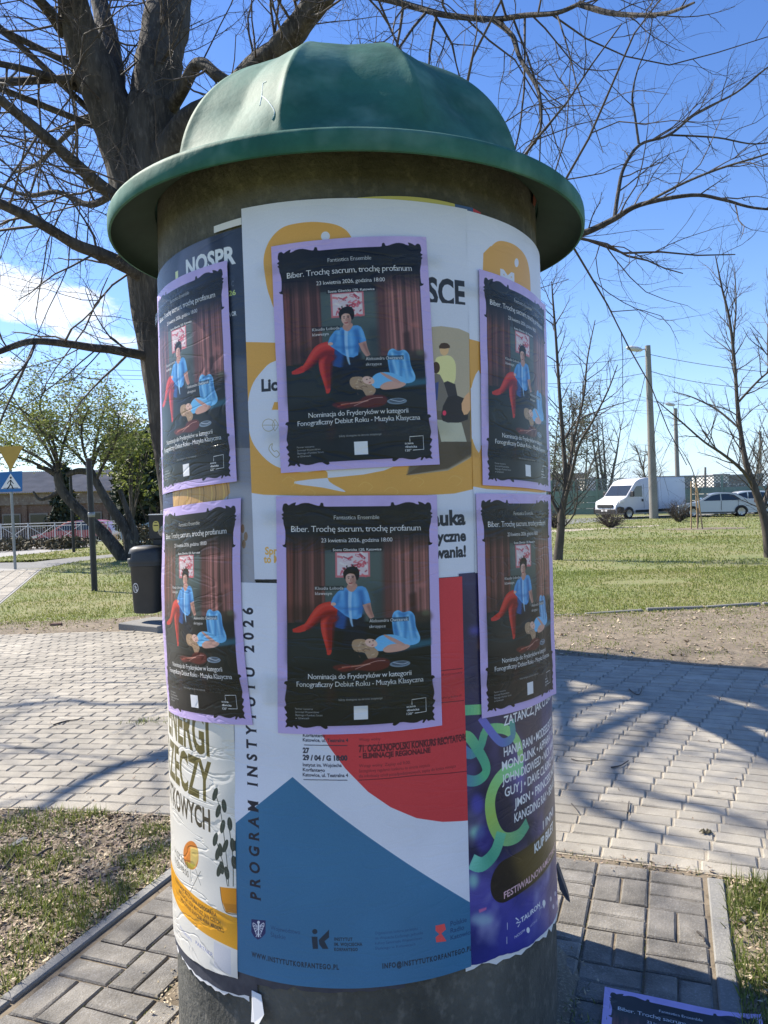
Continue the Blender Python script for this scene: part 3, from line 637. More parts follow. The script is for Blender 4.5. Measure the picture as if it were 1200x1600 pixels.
def program_poster():
    c = wall_canvas(-.40, .34, .38, 1.55, un(170, 178, 226))
    red, blue, ink = un(160, 48, 66), un(44, 92, 148), un(34, 38, 62)
    c.poly([(780, 890), (600, 890), (520, 1000), (492, 1090), (500, 1140), (515, 1166), (540, 1200), (575, 1236), (610, 1260), (650, 1277), (690, 1283), (727, 1281), (780, 1270)], red)
    c.poly([(340, 1312), (371, 1284), (458, 1213), (732, 1408), (780, 1440), (780, 1600), (340, 1600)], blue)
    dk = un(70, 22, 40)
    for x0, y0, x1, y1, cc in ((476, 1163, 543, 1164, ink), (560, 1165, 730, 1150, dk), (475, 1217, 543, 1218, ink), (560, 1218, 735, 1203, dk), (686, 1048, 722, 1044, dk), (684, 1098, 724, 1094, dk)):
        c.stroke([(x0, y0), ((x0+x1)/2, (y0+y1)/2), (x1, y1)], 2.0, cc, smooth=0)
    for y0, st_ in ((1143, 7.2), (1196, 7.8)):
        for i, t in enumerate(('Instytut im. Wojciecha', 'Korfantego', 'Katowice, ul. Teatralna 4')): c.text(t, (474, y0+i*st_), (474+(60, 34, 70)[i], y0-5.4+i*st_), ink, bold=.02)
    c.text('27', (474, 1175), (484, 1167), ink, bold=.05); c.text('29 / 04 / G 18:00', (474, 1186), (543, 1178), ink, bold=.05)
    c.text('71. OGÓLNOPOLSKI KONKURS RECYTATORSKI', (561, 1174), (735, 1163), dk, bold=.05); c.text('- ELIMINACJE REGIONALNE', (561, 1184), (672, 1176), dk, bold=.05)
    for i, t in enumerate(('Wstęp wolny. Zapisy od 9:00.', 'Szczegółowy regulamin konkursu na stronie instytutu', 'dla młodzieży szkół ponadpodstawowych, zapisy do końca miesiąca')): c.text(t, (561, 1198+i*8), (561+(80, 110, 150)[i], 1193+i*8), dk, .8)
    c.text('Wstęp wolny', (561, 1157), (594, 1152), dk, .8); c.text('Rozmowy', (690, 1056), (722, 1052), dk, .8); c.text('Wykład', (688, 1092), (720, 1089), dk, .8)
    c.text('PROGRAM INSTYTUTU 2026', (409, 1406), (393, 950), un(22, 26, 48), bold=.03, sp=1.75, up=True, serif=True)
    # foot: shield with eagle, institute mark, radio mark
    nv = un(28, 34, 92); wt = un(176, 184, 228)
    c.poly([(395, 1434), (417, 1436), (417, 1456), (411, 1463), (405, 1466), (399, 1461), (395, 1454)], nv)
    for sgn in (-1, 1):
        for k in range(4): c.stroke([(406+sgn*1.5, 1445+k*1.6), (406+sgn*(8-k*1.3), 1440+k*4.2), (406+sgn*(8.2-k*1.6), 1446+k*4)], 2.4, wt)
    c.stroke([(406, 1440), (406, 1462)], 5, wt, smooth=0); c.ell(406, 1439, 2.2, 2.4, wt); c.stroke([(402, 1462), (406, 1456), (410, 1462)], 2, wt)
    dim = un(28, 60, 112)
    c.text('Województwo', (425, 1450), (470, 1443), dim); c.text('Śląskie', (425, 1461), (448, 1454), dim)
    bk = un(24, 40, 66)
    c.ell(493, 1453, 4, 4, bk); c.poly([(488, 1461), (497, 1461), (498, 1480), (490, 1480)], bk); c.poly([(499, 1466), (515, 1450), (515, 1462), (508, 1468), (514, 1480), (505, 1480), (500, 1473)], bk)
    for i, t in enumerate(('INSTYTUT', 'IM. WOJCIECHA', 'KORFANTEGO')): c.text(t, (523, 1467+i*8), (523+(28, 43, 36)[i], 1462+i*8), bk, bold=.04, sp=1.2)
    for i, t in enumerate(('Organizatorem konkursu jest Instytut', 'im. Wojciecha Korfantego, jednostka', 'kultury Samorządu Województwa', 'Śląskiego w Katowicach')): c.text(t, (586, 1458+i*8-i*.2), (586+(66, 74, 72, 62)[i], 1453+i*8), dim, .9)
    rd = un(190, 66, 82); c.poly([(679, 1444), (693, 1441), (695, 1450), (688, 1456), (696, 1468), (680, 1470), (679, 1462), (685, 1457), (679, 1452)], rd)
    for i, t in enumerate(('Polskie', 'Radio', 'Katowice')): c.text(t, (702, 1445-i*.3+i*11), (702+(25, 21, 34)[i], 1437+i*11), dim, bold=.02)
    # (two addresses on one level line round the column)
    c2 = c
    a, b = c2.M(396, 1491), c2.M(530, 1509); y = (a[1]+b[1])/2
    for pxa, pxb, t in ((396, 530, 'WWW.INSTYTUTKORFANTEGO.PL'), (597, 735, 'INFO@INSTYTUTKORFANTEGO.PL')):
        xa, xb = c2.M(pxa, 1500)[0], c2.M(pxb, 1500)[0]
        c2.poly([(xa-4, y-20), (xb+4, y-20), (xb+4, y+14), (xa-4, y+14)], blue, raw_xy=True)
        c2.text(t, (xa, y+4), (xb, y-11), bk, bold=.04, sp=1.25, raw_xy=True)
    f = c.fbm(3, 5, 8)[..., None]; c.a *= 1-(f-.5)*.10
    return c.grain(.012)
def plants_poster():
    wh = raw(222, 219, 210); ol = raw(96, 90, 48); oc = raw(226, 160, 34); lf = raw(42, 58, 54)
    c = wall_canvas(-1.02, -.365, .28, 1.18, wh)
    X = lambda p: c.M(*p)
    c.text('ENERGI', (X((329, 1180))[0]-.62*1050*.52, X((329, 1180))[1]), (X((329, 1180))[0], X((329, 1112))[1]), ol, bold=.03, raw_xy=True)
    c.text('RZECZY', (X((333, 1253))[0]-.62*1050*.58, X((333, 1253))[1]), (X((333, 1253))[0], X((333, 1190))[1]), ol, bold=.03, raw_xy=True)
    c.text('ŚWIATKOWYCH', (X((331, 1298))[0]-.62*1050*.72, X((331, 1298))[1]), (X((331, 1298))[0], X((331, 1264))[1]), raw(70, 66, 52), bold=.03, raw_xy=True)
    for st in ([(360, 1383), (357, 1340), (352, 1300), (345, 1260), (336, 1232)], [(367, 1383), (366, 1330), (358, 1280)], [(358, 1383), (352, 1350), (344, 1322), (338, 1308)]): c.stroke(st, 3.0, lf)
    for x, y, r in ((338, 1240, -.5), (352, 1258, .25), (343, 1266, -.45), (350, 1290, -.3), (361, 1286, .25), (366, 1318, .2), (355, 1320, -.55), (339, 1310, -.35), (347, 1326, .2), (343, 1332, -.4), (349, 1354, .2), (345, 1358, -.5), (357, 1362, .3), (368, 1345, .2)):
        c.ell(x, y, 3.8, 10.5, lf, rot=-r*.5); c.stroke([(x+3*r, y+8), (x-3*r, y-8)], 1.2, raw(96, 116, 108), .7)
    c.poly([(346, 1384), (374, 1386), (374, 1425), (356, 1423), (349, 1405)], raw(214, 140, 28)); c.stroke([(346, 1384), (349, 1405), (356, 1423), (374, 1426)], 2.2, raw(60, 44, 20)); c.poly([(347, 1425), (376, 1432), (376, 1437), (347, 1430)], raw(40, 38, 32))
    c.poly([(351, 1409), (374, 1411), (374, 1425), (357, 1423)], raw(176, 112, 24), .6)
    c.poly([(294, 1316), (303, 1313), (311, 1322), (313, 1340), (309, 1354), (300, 1357), (291, 1346), (289, 1328)], raw(206, 122, 44), smooth=4); c.poly([(300, 1322), (312, 1324), (313, 1340), (308, 1354), (300, 1350)], raw(206, 196, 120), .8, 2); c.poly([(292, 1344), (308, 1350), (304, 1357), (296, 1355)], raw(150, 150, 50), .8, 1)
    for a, b in (((300, 1357), (299, 1378)), ((308, 1356), (316, 1382)), ((316, 1360), (298, 1396))): c.stroke([a, b], 1.8, raw(70, 70, 62), smooth=0)
    y0 = X((372, 1432))[1]; y1 = X((372, 1481))[1]; xL, xR = 0, c.w
    c.poly([(xL, y0), (xR, y0), (xR, y1), (xL, y1)], oc, raw_xy=True)
    dk = raw(92, 62, 24); xe = X((352, 1450))[0]
    for i, t in enumerate(('KURATORKA: MAGDALENA FOTOGRAFIA', 'ARANŻACJA: LIDIA MATUSZ, JAN CZECH', 'OPRACOWANIE GRAFICZNE: ANNA MIROSZKO')): c.text(t, (xe-330+(0, 40, 60)[i], y0+24+i*19), (xe-30+i*16, y0+11+i*19), dk, bold=.02, raw_xy=True)
    for i, t in enumerate(('14.03.2026', '10:00-18:00')): c.text(t, (X((300, 1400))[0]-150, y0-70+i*30), (X((300, 1400))[0]-10, y0-92+i*30), raw(60, 58, 50), raw_xy=True)
    xq = X((343, 1488))[0]; yq = X((343, 1488))[1]
    c.text('PARTNER', (xq-120, yq+16), (xq-20, yq+4), raw(110, 120, 170), raw_xy=True); c.text('muzeum', (xq-250, yq+24), (xq-150, yq+8), raw(140, 150, 190), raw_xy=True)
    c.poly([(xq-16, y1+6), (xq+60, y1+6), (xq+60, y1+84), (xq-16, y1+84)], raw(206, 206, 210), raw_xy=True)
    return c.grain(.012)
def festival_poster():
    c = wall_canvas(.30, 1.02, .30, 1.56, un(40, 36, 82))
    f = c.fbm(4, 6, 21); g2 = c.fbm(6, 10, 33)
    dk, vi, bl = un(34, 34, 64), un(84, 78, 160), un(34, 40, 140)
    t = np.clip((f-.35)*3, 0, 1)[..., None]; c.a = dk*(1-t)+vi*t
    yy = np.linspace(0, 1, c.h)[:, None, None]
    low = np.clip((yy-.62)*3.2, 0, 1); c.a = c.a*(1-low*.8)+bl*low*.8
    hi = np.clip((g2-.56)*5, 0, 1)[..., None]*np.clip((yy-.45)*4, 0, 1)*np.clip((1.0-yy)*5, 0, 1); c.a = c.a*(1-.6*hi)+un(146, 152, 206)*.6*hi
    top = np.clip((.5-yy)*6, 0, 1); c.a = c.a*(1-.8*top)+un(34, 34, 70)*.8*top
    for x, y, rx, ry, cc in ((745, 1300, 12, 10, un(120, 190, 190)), (745, 1255, 10, 16, un(60, 60, 170)), (755, 1310, 14, 22, un(50, 46, 140)), (738, 1375, 8, 12, un(120, 180, 190)), (750, 1435, 18, 10, un(120, 150, 190)), (742, 985, 10, 6, un(70, 70, 180)), (755, 1000, 8, 10, un(100, 70, 60)), (752, 1010, 6, 5, un(150, 110, 70))): c.ell(x, y, rx, ry, cc, .7, 8)
    g, te, bu = un(112, 168, 126), un(64, 134, 132), un(70, 96, 176)
    c.stroke([(715, 1110), (735, 1109), (752, 1108)], 30, [te, g], smooth=4)
    c.stroke([(722, 1170), (735, 1178), (750, 1165), (760, 1140), (790, 1140), (808, 1160), (812, 1190)], 30, [bu, te, g, un(120, 160, 120)], .95)
    c.stroke([(716, 1155), (730, 1150), (745, 1170), (758, 1195), (756, 1210), (740, 1220), (716, 1215)], 32, [g, te, un(70, 150, 130), bu], .95)
    c.stroke([(750, 1120), (770, 1148), (785, 1160), (800, 1150), (798, 1125)], 26, [un(90, 90, 190), bu, te], .95)
    c.stroke([(815, 1200), (790, 1205), (772, 1225), (764, 1255), (770, 1290), (785, 1310), (808, 1305), (822, 1285)], 40, [un(104, 168, 150), g, un(128, 160, 96), un(100, 150, 120), te], .95)
    c.stroke([(735, 1345), (752, 1350), (772, 1330), (782, 1300)], 44, [un(100, 170, 180), te, un(90, 160, 150)], .9)
    wt = un(196, 200, 226)
    def line(s, xl, xr, ybl, h, slope=None):
        a = c.M(xl, ybl); b = c.M(xr, ybl); c.text(s, (a[0], a[1]), (b[0], a[1]-h), wt, bold=.018, sp=.95, raw_xy=True)
    line('ZATAŃCZ, JAK CI ZAGRAMY', 786, 871, 1134, 30)
    rows = ((786, 'HANIA RANI • MODESELEKTOR', 1182, 862), (783, 'MONOLINK • APPARAT • SKEE', 1204, 864), (783, 'JOHN DIGWEED • NICK WARREN', 1225, 866), (787, 'GUY J • DAVE CLARKE • KOSH', 1245, 868), (802, 'JMSN • PRINCESS NOKIA', 1262, 870), (802, 'KANGDING RAY • BEN KLOCK', 1285, 872), (846, 'I INNI', 1296, 862))
    for xl, s, yb, xr in rows: line(s, xl, xr, yb, 29)
    # ticket pill
    a0 = c.M(764, 1375)[0]; y0, y1 = c.M(780, 1345)[1], c.M(780, 1412)[1]; r = (y1-y0)/2; x1 = c.w+40
    th = np.linspace(pi/2, 3*pi/2, 14); pl = [(a0+r+r*cos(t_), (y0+y1)/2-r*sin(t_)) for t_ in th] + [(x1, y1), (x1, y0)]
    c.poly(pl, un(40, 34, 36), raw_xy=True); c.poly([(a0+90, y0), (x1, y0), (x1, y1), (a0+160, y1)], un(84, 70, 50), .7, 16, raw_xy=True)
    xk = c.M(833, 1350)[0]; c.text('KUP BILET', (xk, y0+38), (xk+.19*1050, y0+8), wt, bold=.04, raw_xy=True)
    xf = c.M(785, 1400)[0]; c.text('FESTIWALNOWAMUZYKA.PL', (xf, y1-12), (xf+.40*1050, y1-34), un(206, 150, 186), bold=.02, raw_xy=True)
    # sponsors
    yb = c.M(803, 1446)[1]; xt = c.M(811, 1440)[0]; c.text('TAURON', (xt, yb), (xt+.115*1050, yb-16), wt, bold=.03, raw_xy=True)
    c.stroke([(803, 1433), (808, 1437), (803, 1441), (811, 1439), (806, 1447)], 4, wt, smooth=0)
    c.ell(847, 1410, 2.4, 5, wt); c.poly([(844.5, 1409), (849.5, 1409), (847, 1419)], wt)
    xs = c.M(801, 1465)[0]; ys = c.M(801, 1465)[1]; c.text('NOSPR', (xs, ys), (xs+56, ys-9), wt, raw_xy=True); c.ell(822, 1452, 2.6, 4.6, wt); c.text('MCK', (xs+150, ys-22), (xs+190, ys-33), wt, raw_xy=True); c.text('KATOWICE', (xs+86, ys+2), (xs+130, ys-6), wt, .8, raw_xy=True)
    for px, py in ((790, 1446), (789, 1468)): c.stroke([(px, py-6), (px, py+5)], 2, wt, smooth=0)
    for px, py in ((858, 1404), (865, 1396), (869, 1388), (862, 1416), (868, 1410)): c.ell(px, py, 1.4, 4, wt, .7)
    c.poly([(746, 1420), (758, 1416), (758, 1420), (747, 1425)], un(176, 90, 150), .8, 1)
    return c.grain(.012)
def concert_hall_poster():
    c = wall_canvas(-1.02, -.265, 1.47, 2.52, un(40, 48, 74))
    f = c.fbm(5, 7, 13)[..., None]; c.a += (f-.5)*np.array([.05, .06, .09])
    c.poly([(280, 385), (300, 372), (325, 360), (330, 395), (318, 440), (270, 450)], un(78, 84, 124), .7, 12); c.poly([(325, 365), (345, 360), (352, 420), (330, 430)], un(20, 24, 44), .8, 8)
    wt = un(176, 184, 222)
    c.text('NOSPR', (288, 432), (366, 405), wt, bold=.04); c.text('I', (271, 436), (275, 424), un(170, 180, 150), bold=.03)
    c.text('2026', (344, 464), (366, 456), un(150, 170, 120), bold=.03); c.text('KATOWICKA OR', (330, 499), (367, 492), wt, bold=.03); c.text('C', (359, 447), (363, 438), un(70, 78, 110), bold=.03)
    # lower part: a pale sheet with a carved wooden figure
    c.poly([(240, 700), (400, 700), (400, 930), (240, 930)], un(122, 126, 160)); c.poly([(330, 560), (400, 560), (400, 760), (330, 760)], un(84, 90, 122), .6, 14)
    c.poly([(250, 760), (266, 750), (272, 800), (250, 800)], un(30, 40, 90))
    c.poly([(268, 760), (356, 748), (358, 770), (330, 800), (270, 800)], un(150, 120, 90))
    for k in range(14): x = 270+k*6.3; c.stroke([(x, 752), (x+3, 770), (x+1, 790)], 3.2, [un(196, 160, 100), un(90, 70, 52), un(160, 130, 90)][k % 3], .8)
    for x, y in ((380, 850), (383, 838), (378, 826)): c.ell(x, y, 3, 7, un(100, 80, 70), .8)
    return c.grain(.014)
# ------------------------------------------------------------------ ground, paths
def sheet(name, poly, z, mat_, jitter=0.0, kind='structure', seed=1, step=.25):
    p = [np.array(q[:2], float) for q in poly]; out = []
    g = np.random.default_rng(seed); n = len(p)
    for i in range(n):
        a, b = p[i], p[(i+1) % n]; L = np.linalg.norm(b-a); k = max(1, int(L/step)) if jitter else 1
        nrm = np.array([-(b-a)[1], (b-a)[0]])/max(L, 1e-6)
        w = np.convolve(g.normal(0, 1, k+8), np.ones(4)/4, 'same')[4:4+k]
        for j in range(k): out.append(a+(b-a)*j/k + nrm*(w[j]*jitter if j else 0))
    bm = bmesh.new(); vs = [bm.verts.new((q[0], q[1], z)) for q in out]; bm.faces.new(vs); bmesh.ops.triangulate(bm, faces=bm.faces[:])
    bmesh.ops.recalc_face_normals(bm, faces=bm.faces[:])
    if bm.faces and sum(f.normal.z for f in bm.faces) < 0: bmesh.ops.reverse_faces(bm, faces=bm.faces[:])
    me = bpy.data.meshes.new(name); bm.to_mesh(me); bm.free()
    o = bpy.data.objects.new(name, me); COL.objects.link(o); me.materials.append(MT[mat_]); o['kind'] = kind; return o
ZG = -.016
LOW = ZG-.55                                          # the yard beyond the railing lies lower than the road
gx, gy = (-600, -8.2, -6.8, 600), (-300, 36.2, 37.6, 900)
mb = MB(); mb.add([(x, y, LOW if (i < 2 and j > 1) else ZG) for j, y in enumerate(gy) for i, x in enumerate(gx)], [(4*j+i, 4*j+i+1, 4*j+i+5, 4*j+i+4) for j in range(3) for i in range(3)])
ground = tag(mb.build('ground', MT['meadow_soil']), kind='structure')

ARC_C = np.array([-4.07, -9.9])                     # the plaza path bends round this point
R_IN, R_OUT = 14.46, 20.4
def r_out(x): return float(np.interp(x, (-3.2, 1.7, 4), (20.38, 19.05, 18.75)))
def arc_pt(r, t): return np.array([ARC_C[0]+r*sin(t), ARC_C[1]+r*cos(t)])
ths = np.linspace(radians(-22), radians(48), 90)
bed = [arc_pt(R_IN-.01, t) for t in ths] + [arc_pt(r_out(arc_pt(20, t)[0])+.05, t) for t in ths[::-1]]
mb = MB(); n = len(ths)
mb.add([(p[0], p[1], -.0075) for p in bed], [(i, i+1, 2*n-2-i, 2*n-1-i) for i in range(n-1)])
plaza = tag(mb.build('plaza_path', MT['sand']), kind='structure')
for p in plaza.data.polygons: pass
plaza.data.flip_normals() if plaza.data.polygons[0].normal.z < 0 else None

def stone_mesh(l, w, b=.006, t=.05, seed=0):
    g = np.random.default_rng(seed); mb = MB(); hx, hy = l/2, w/2
    V = []
    for ins, z in ((0, -t), (0, -b), (b, 0)):
        for sx, sy in ((-1, -1), (1, -1), (1, 1), (-1, 1)): V.append((sx*(hx-ins)+(g.normal(0, .0012) if z > -t else 0), sy*(hy-ins)+(g.normal(0, .0012) if z > -t else 0), z))
    F = [(8, 9, 10, 11)]
    for l_ in range(2):
        for i in range(4): F.append((4*l_+i, 4*l_+(i+1) % 4, 4*l_+4+(i+1) % 4, 4*l_+4+i))
    return np.array(V), F
def lay(parent, name, spots, size, mname, limit=300):
    """spots: (x, y, angle); the nearest ones become pieces of their own, the rest one mass"""
    spots = [s for s in spots if (s[1] > .9 and abs(s[0]) < .62*s[1]+1.2)]
    spots.sort(key=lambda s: s[0]**2+s[1]**2)
    seen = [s for s in spots if abs((s[0])/max(s[1], .1)) < .54 and s[1] > 2.05 and not (abs(s[0]-CX) < .55 and s[1] < 2.9) and not (s[1] > 3 and abs(s[0]/s[1]+.01) < .20)]
    top = seen[:limit]; keys = set((round(s[0], 4), round(s[1], 4)) for s in top)
    metas = []
    for k in range(6):
        V, F = stone_mesh(*size, seed=k); mb_ = MB(); mb_.add(V, F); me = mb_.mesh(name); me.materials.append(MT[mname]); metas.append(me)
    g = np.random.default_rng(5); mass = MB()
    for s in spots:
        rx, ry, dz = g.normal(0, .009), g.normal(0, .007), g.normal(0, .0016)-(.0025 if g.random() < .05 else 0)
        if (round(s[0], 4), round(s[1], 4)) in keys:
            o = bpy.data.objects.new(name, metas[g.integers(6)]); COL.objects.link(o); o.parent = parent
            o.location = (s[0], s[1], dz); o.rotation_euler = (rx, ry, s[2])
        else:
            V, F = stone_mesh(*size, seed=int(g.integers(6)))
            V = V @ np.array(Euler((rx, ry, s[2])).to_matrix()).T + np.array([s[0], s[1], dz]); mass.add(V, F)
    if mass.n:
        o = mass.build(name+'_field', MT[mname], parent); o['kind'] = 'stuff'
spots = []; PIT, LEN = .1145, .222
row = 0; r = R_IN+PIT/2
g = np.random.default_rng(11)
while r < R_OUT:
    dt = LEN/r; off = (row % 2)*.5*dt + g.normal(0, .004)/r
    t = radians(-22)+off
    while t < radians(46):
        p = arc_pt(r, t)
        if r < r_out(p[0]) - .02: spots.append((p[0], p[1], -t))
        t += dt
    r += PIT; row += 1
lay(plaza, 'paving_stone', spots, (LEN-.009, PIT-.008), 'paver')

# side path that carries the column, laid in basket weave; u across, v along (70 degrees)
A70 = radians(69.5); VD = np.array([cos(A70), sin(A70)]); UD = np.array([sin(A70), -cos(A70)])
L0 = np.array([-1.41, 2.70]); R0 = np.array([1.22, 2.73])
WID = float((R0-L0) @ UD)
def sp(u, v): return L0 + UD*u + VD*v
def v_end(u):      # where the strip meets the plaza
    for v in np.arange(-2, 4, .01):
        if np.linalg.norm(sp(u, v)-ARC_C) > R_IN-.035: return v
    return 4
mb = MB(); us = np.linspace(.0, WID, 12)
mb.add([(*sp(u, -2.2), -.010) for u in us] + [(*sp(u, v_end(u)+.12), -.010) for u in us], [(i, i+1, 13+i, 12+i) for i in range(11)])
side = tag(mb.build('side_path', MT['dirt']), kind='structure')
side.data.flip_normals() if side.data.polygons[0].normal.z < 0 else None
CELL = (WID-.16)/10; sp_spots = []; v = -2.0; r_ = 0
while v < 2.2:
    for i in range(10):
        u = .08+CELL*(i+.5)
        if v+CELL/2 > v_end(u)+.005: continue
        p = sp(u, v)
        if np.hypot(p[0]-CX, p[1]-CY) < .62: continue
        if (i+r_) % 2 == 0 or g.random() < .12:
            for k in (-1, 1): q = sp(u, v+k*CELL/4); sp_spots.append((q[0], q[1], A70-pi/2))
        else:
            for k in (-1, 1): q = sp(u+k*CELL/4, v); sp_spots.append((q[0], q[1], A70))
    v += CELL; r_ += 1
for i in range(10):
    u = .08+CELL*(i+.5); k = 0
    while -2.0+CELL*(k+1)-CELL/2+CELL/2 <= v_end(u)+.005+0*k and -2.0+CELL*k+CELL/2 <= v_end(u)+.005: k += 1
    vl = -2.0+CELL*k-CELL/2; q = sp(u, vl+CELL/4)
    if v_end(u)-vl > CELL/2-.03 and np.hypot(q[0]-CX, q[1]-CY) > .62: sp_spots.append((q[0], q[1], A70-pi/2))
lay(side, 'paving_stone', sp_spots, (CELL-.010, CELL/2-.009), 'paver_dark')
for u, w, hgt in ((.02, .055, .006), (WID-.03, .07, .004)):
    v = -2.0
    while v < v_end(u)-.05:
        l = min(1.0, v_end(u)-.03-v); c_ = sp(u, v+l/2)
        mb = MB(); mb.box((0, 0, 0), (l-.006, w, .12), bev=.006)
        mb.build('kerb_stone', MT['kerb'], side, loc=(c_[0], c_[1], hgt-.06), rot=(g.normal(0, .003), g.normal(0, .004), A70+g.normal(0, .003)))
        v += l

# beds left and right of the side path, the bare strip beyond the plaza, ways further off
inner = [arc_pt(R_IN-.02, t) for t in np.linspace(radians(-20), atan2(sp(0, 1.2)[0]-ARC_C[0], sp(0, 1.2)[1]-ARC_C[1]), 14)]
inner = [p for p in inner if p[0] < sp(0, v_end(0))[0]-.01]
sheet('mulch_bed', [(-6, 1.2)] + inner + [tuple(sp(0, v_end(0)-.01)), tuple(sp(0, -1.6))], -.011, 'dirt')
innr = [arc_pt(R_IN-.02, t) for t in np.linspace(radians(10), radians(44), 14)]
innr = [p for p in innr if p[0] > sp(WID, v_end(WID))[0]+.01]
sheet('grass_bed', [tuple(sp(WID, -1.6)), tuple(sp(WID, v_end(WID)-.01))] + innr + [(6.5, 1.0)], -.011, 'soil')
outer = [arc_pt(r_out(arc_pt(20, t)[0])+.0, t) for t in np.linspace(radians(-21), radians(46), 50)]
far_edge = [(12, 12.4), (9, 11.7), (5.8, 11.5), (4.2, 11.2), (2.4, 11.0), (.5, 10.9), (-1, 11.9), (-2.6, 12.6), (-4, 11.9), (-6, 11.6), (-9, 11.7), (-13, 12.3)]
sheet('bare_strip', outer + far_edge, -.012, 'dirt', jitter=.10)
# paved footway on the left and the tarmac path behind it
fw = tag(sheet('footway', [G(-260, 1080)[:2], G(-4, 946)[:2], G(66, 888)[:2], G(-60, 888)[:2], G(-420, 960)[:2]], -.008, 'road_pale'), kind='structure')
a, b = G(-2, 946)[:2], G(66, 888)[:2]; dv = (b-a)/np.linalg.norm(b-a); du = np.array([-dv[1], dv[0]])
mass = MB(); L = np.linalg.norm(b-a)+5
fs = []
for i in range(int(L/.30)):
    for j in range(14):
        q = a - dv*5 + dv*(i+.5)*.30 + du*(.05+(j+.5)*.30); fs.append((q[0], q[1], atan2(dv[1], dv[0])))
fs = [s for s in fs if abs(s[0]/s[1]) < .54]
V, F = stone_mesh(.288, .288, b=.008)
fs.sort(key=lambda s: s[1]); me_ = None
for k, s in enumerate(fs):
    mb = MB(); mb.add(V, F)
    if k < 220:
        if me_ is None: me_ = mb.mesh('paving_slab'); me_.materials.append(MT['paver'])
        o = bpy.data.objects.new('paving_slab', me_); COL.objects.link(o); o.parent = fw; o.location = (s[0], s[1], .002+g.normal(0, .001)); o.rotation_euler = (g.normal(0, .004), g.normal(0, .004), s[2])
    else: mass.add(V @ np.array(Euler((g.normal(0, .004), g.normal(0, .004), s[2])).to_matrix()).T + np.array([s[0], s[1], .002]), F)
if mass.n: tag(mass.build('paving_slab_field', MT['paver'], fw), kind='stuff')
sheet('tarmac_path', [G(-80, 889)[:2], G(70, 887)[:2], G(120, 877)[:2], G(190, 868)[:2], G(186, 865)[:2], G(110, 871)[:2], G(50, 878)[:2], G(-80, 880)[:2]], -.010, 'asphalt')
sheet('road', [G(-700, 884)[:2], G(-30, 873)[:2], G(40, 866)[:2], G(110, 858)[:2], G(150, 852)[:2], G(146, 849)[:2], G(60, 851)[:2], G(-40, 853)[:2], G(-700, 870)[:2]], -.010, 'road_pale')
sheet('far_path', [G(848, 798)[:2], G(1250, 790)[:2], G(1250, 787)[:2], G(848, 793)[:2]], -.010, 'asphalt')
sheet('parking_strip', [G(855, 822)[:2], G(940, 814)[:2], G(1090, 806)[:2], G(1260, 800)[:2], G(1260, 796)[:2], G(855, 812)[:2]], -.010, 'asphalt')
sheet('trodden_path', [G(852, 832)[:2], G(950, 826)[:2], G(1030, 821.5)[:2], G(1030, 820)[:2], G(950, 823.5)[:2], G(852, 828.5)[:2]], -.010, 'sand')

# ------------------------------------------------------------------ the column
col = thing('advertising_column', 'round concrete advertising column with a faded green domed cap', 'advertising column', (CX, CY, 0))
mb = MB(); prof = [(.655, -.05), (.655, .1), (.656, .3), (.656, 2.2), (.655, 2.72)]
mb.lathe([(.655*(1+(1.15-z)*.0085), z) for z in np.linspace(-.05, 2.72, 40)], n=96); 
V = np.concatenate(mb.v); a_ = np.arctan2(V[:, 1], V[:, 0])
V[:, :2] *= (1+.0022*np.sin(3*a_+V[:, 2]*2.1)+.0015*np.sin(11*a_-V[:, 2]*7))[:, None]; mb.v = [V]
mb.build('shaft', MT['concrete'], col, smooth=60)

def hat_material():
    m = mat('hat_paint', (.022, .108, .074), (.056, .178, .132), rough=.66, scale=2.6, c3=(.12, .245, .195), fine=5, bump=.14, bscale=30, spec=.22, stain=.28, sscale=4)
    return m
HM = hat_material()
mat('hat_inside', (.045, .085, .062), (.03, .055, .042), rough=.8, scale=3)
RID = [radians(d) for d in (-50, -14, 22, 58, 94, 130, 166, 202, 238, 274)]
def dome_mesh():
    NA, NT = 360, 36; mb = MB(); V = []
    for k in range(NT+1):
        t = k/NT                      # 0 at the foot, 1 at the crown
        ang = t*pi/2
        r0 = .632*cos(ang); z = 2.715+.520*sin(ang)
        if t < .10: r0 += .030*((.10-t)/.10)**2                     # fillet into the brim
        facet = .100*min(1, max(0, (t-.02)/.20))*(1-.35*t)
        for j in range(NA):
            ph = j/NA*2*pi
            d = min(abs((ph-q+pi) % (2*pi)-pi) for q in RID); x = d/radians(18)     # 0 on a ridge, 1 mid-gore
            f = 1 - facet*(1-(1-min(x, 1))**1.45)
            f += .010*math.exp(-(x/.10)**2)*min(1, t/.12)
            V.append((r0*f*sin(ph), -r0*f*cos(ph), z - (.012*(1-(1-min(x, 1))**2) if t > .6 else 0)*(t-.6)/.4))
    F = []
    for k in range(NT):
        for j in range(NA):
            i = (j+1) % NA; F.append((k*NA+j, k*NA+i, (k+1)*NA+i, (k+1)*NA+j))
    mb.add(V, F); return mb
dm = dome_mesh().build('dome', HM, col, smooth=180)
BR = .802
mb = MB(); mb.lathe([(.60, 2.728), (.64, 2.716), (.70, 2.700), (.76, 2.684), (.792, 2.672), (BR-.002, 2.664), (BR, 2.656), (BR+.001, 2.632), (BR, 2.618), (BR-.003, 2.612), (BR-.010, 2.611)], n=128)
brim = mb.build('brim', HM, col, smooth=40)
mb = MB(); mb.lathe([(BR-.010, 2.611), (BR-.014, 2.640), (.76, 2.664), (.70, 2.682), (.654, 2.696)], n=128); mb.build('brim_lining', MT['hat_inside'], col, smooth=60)
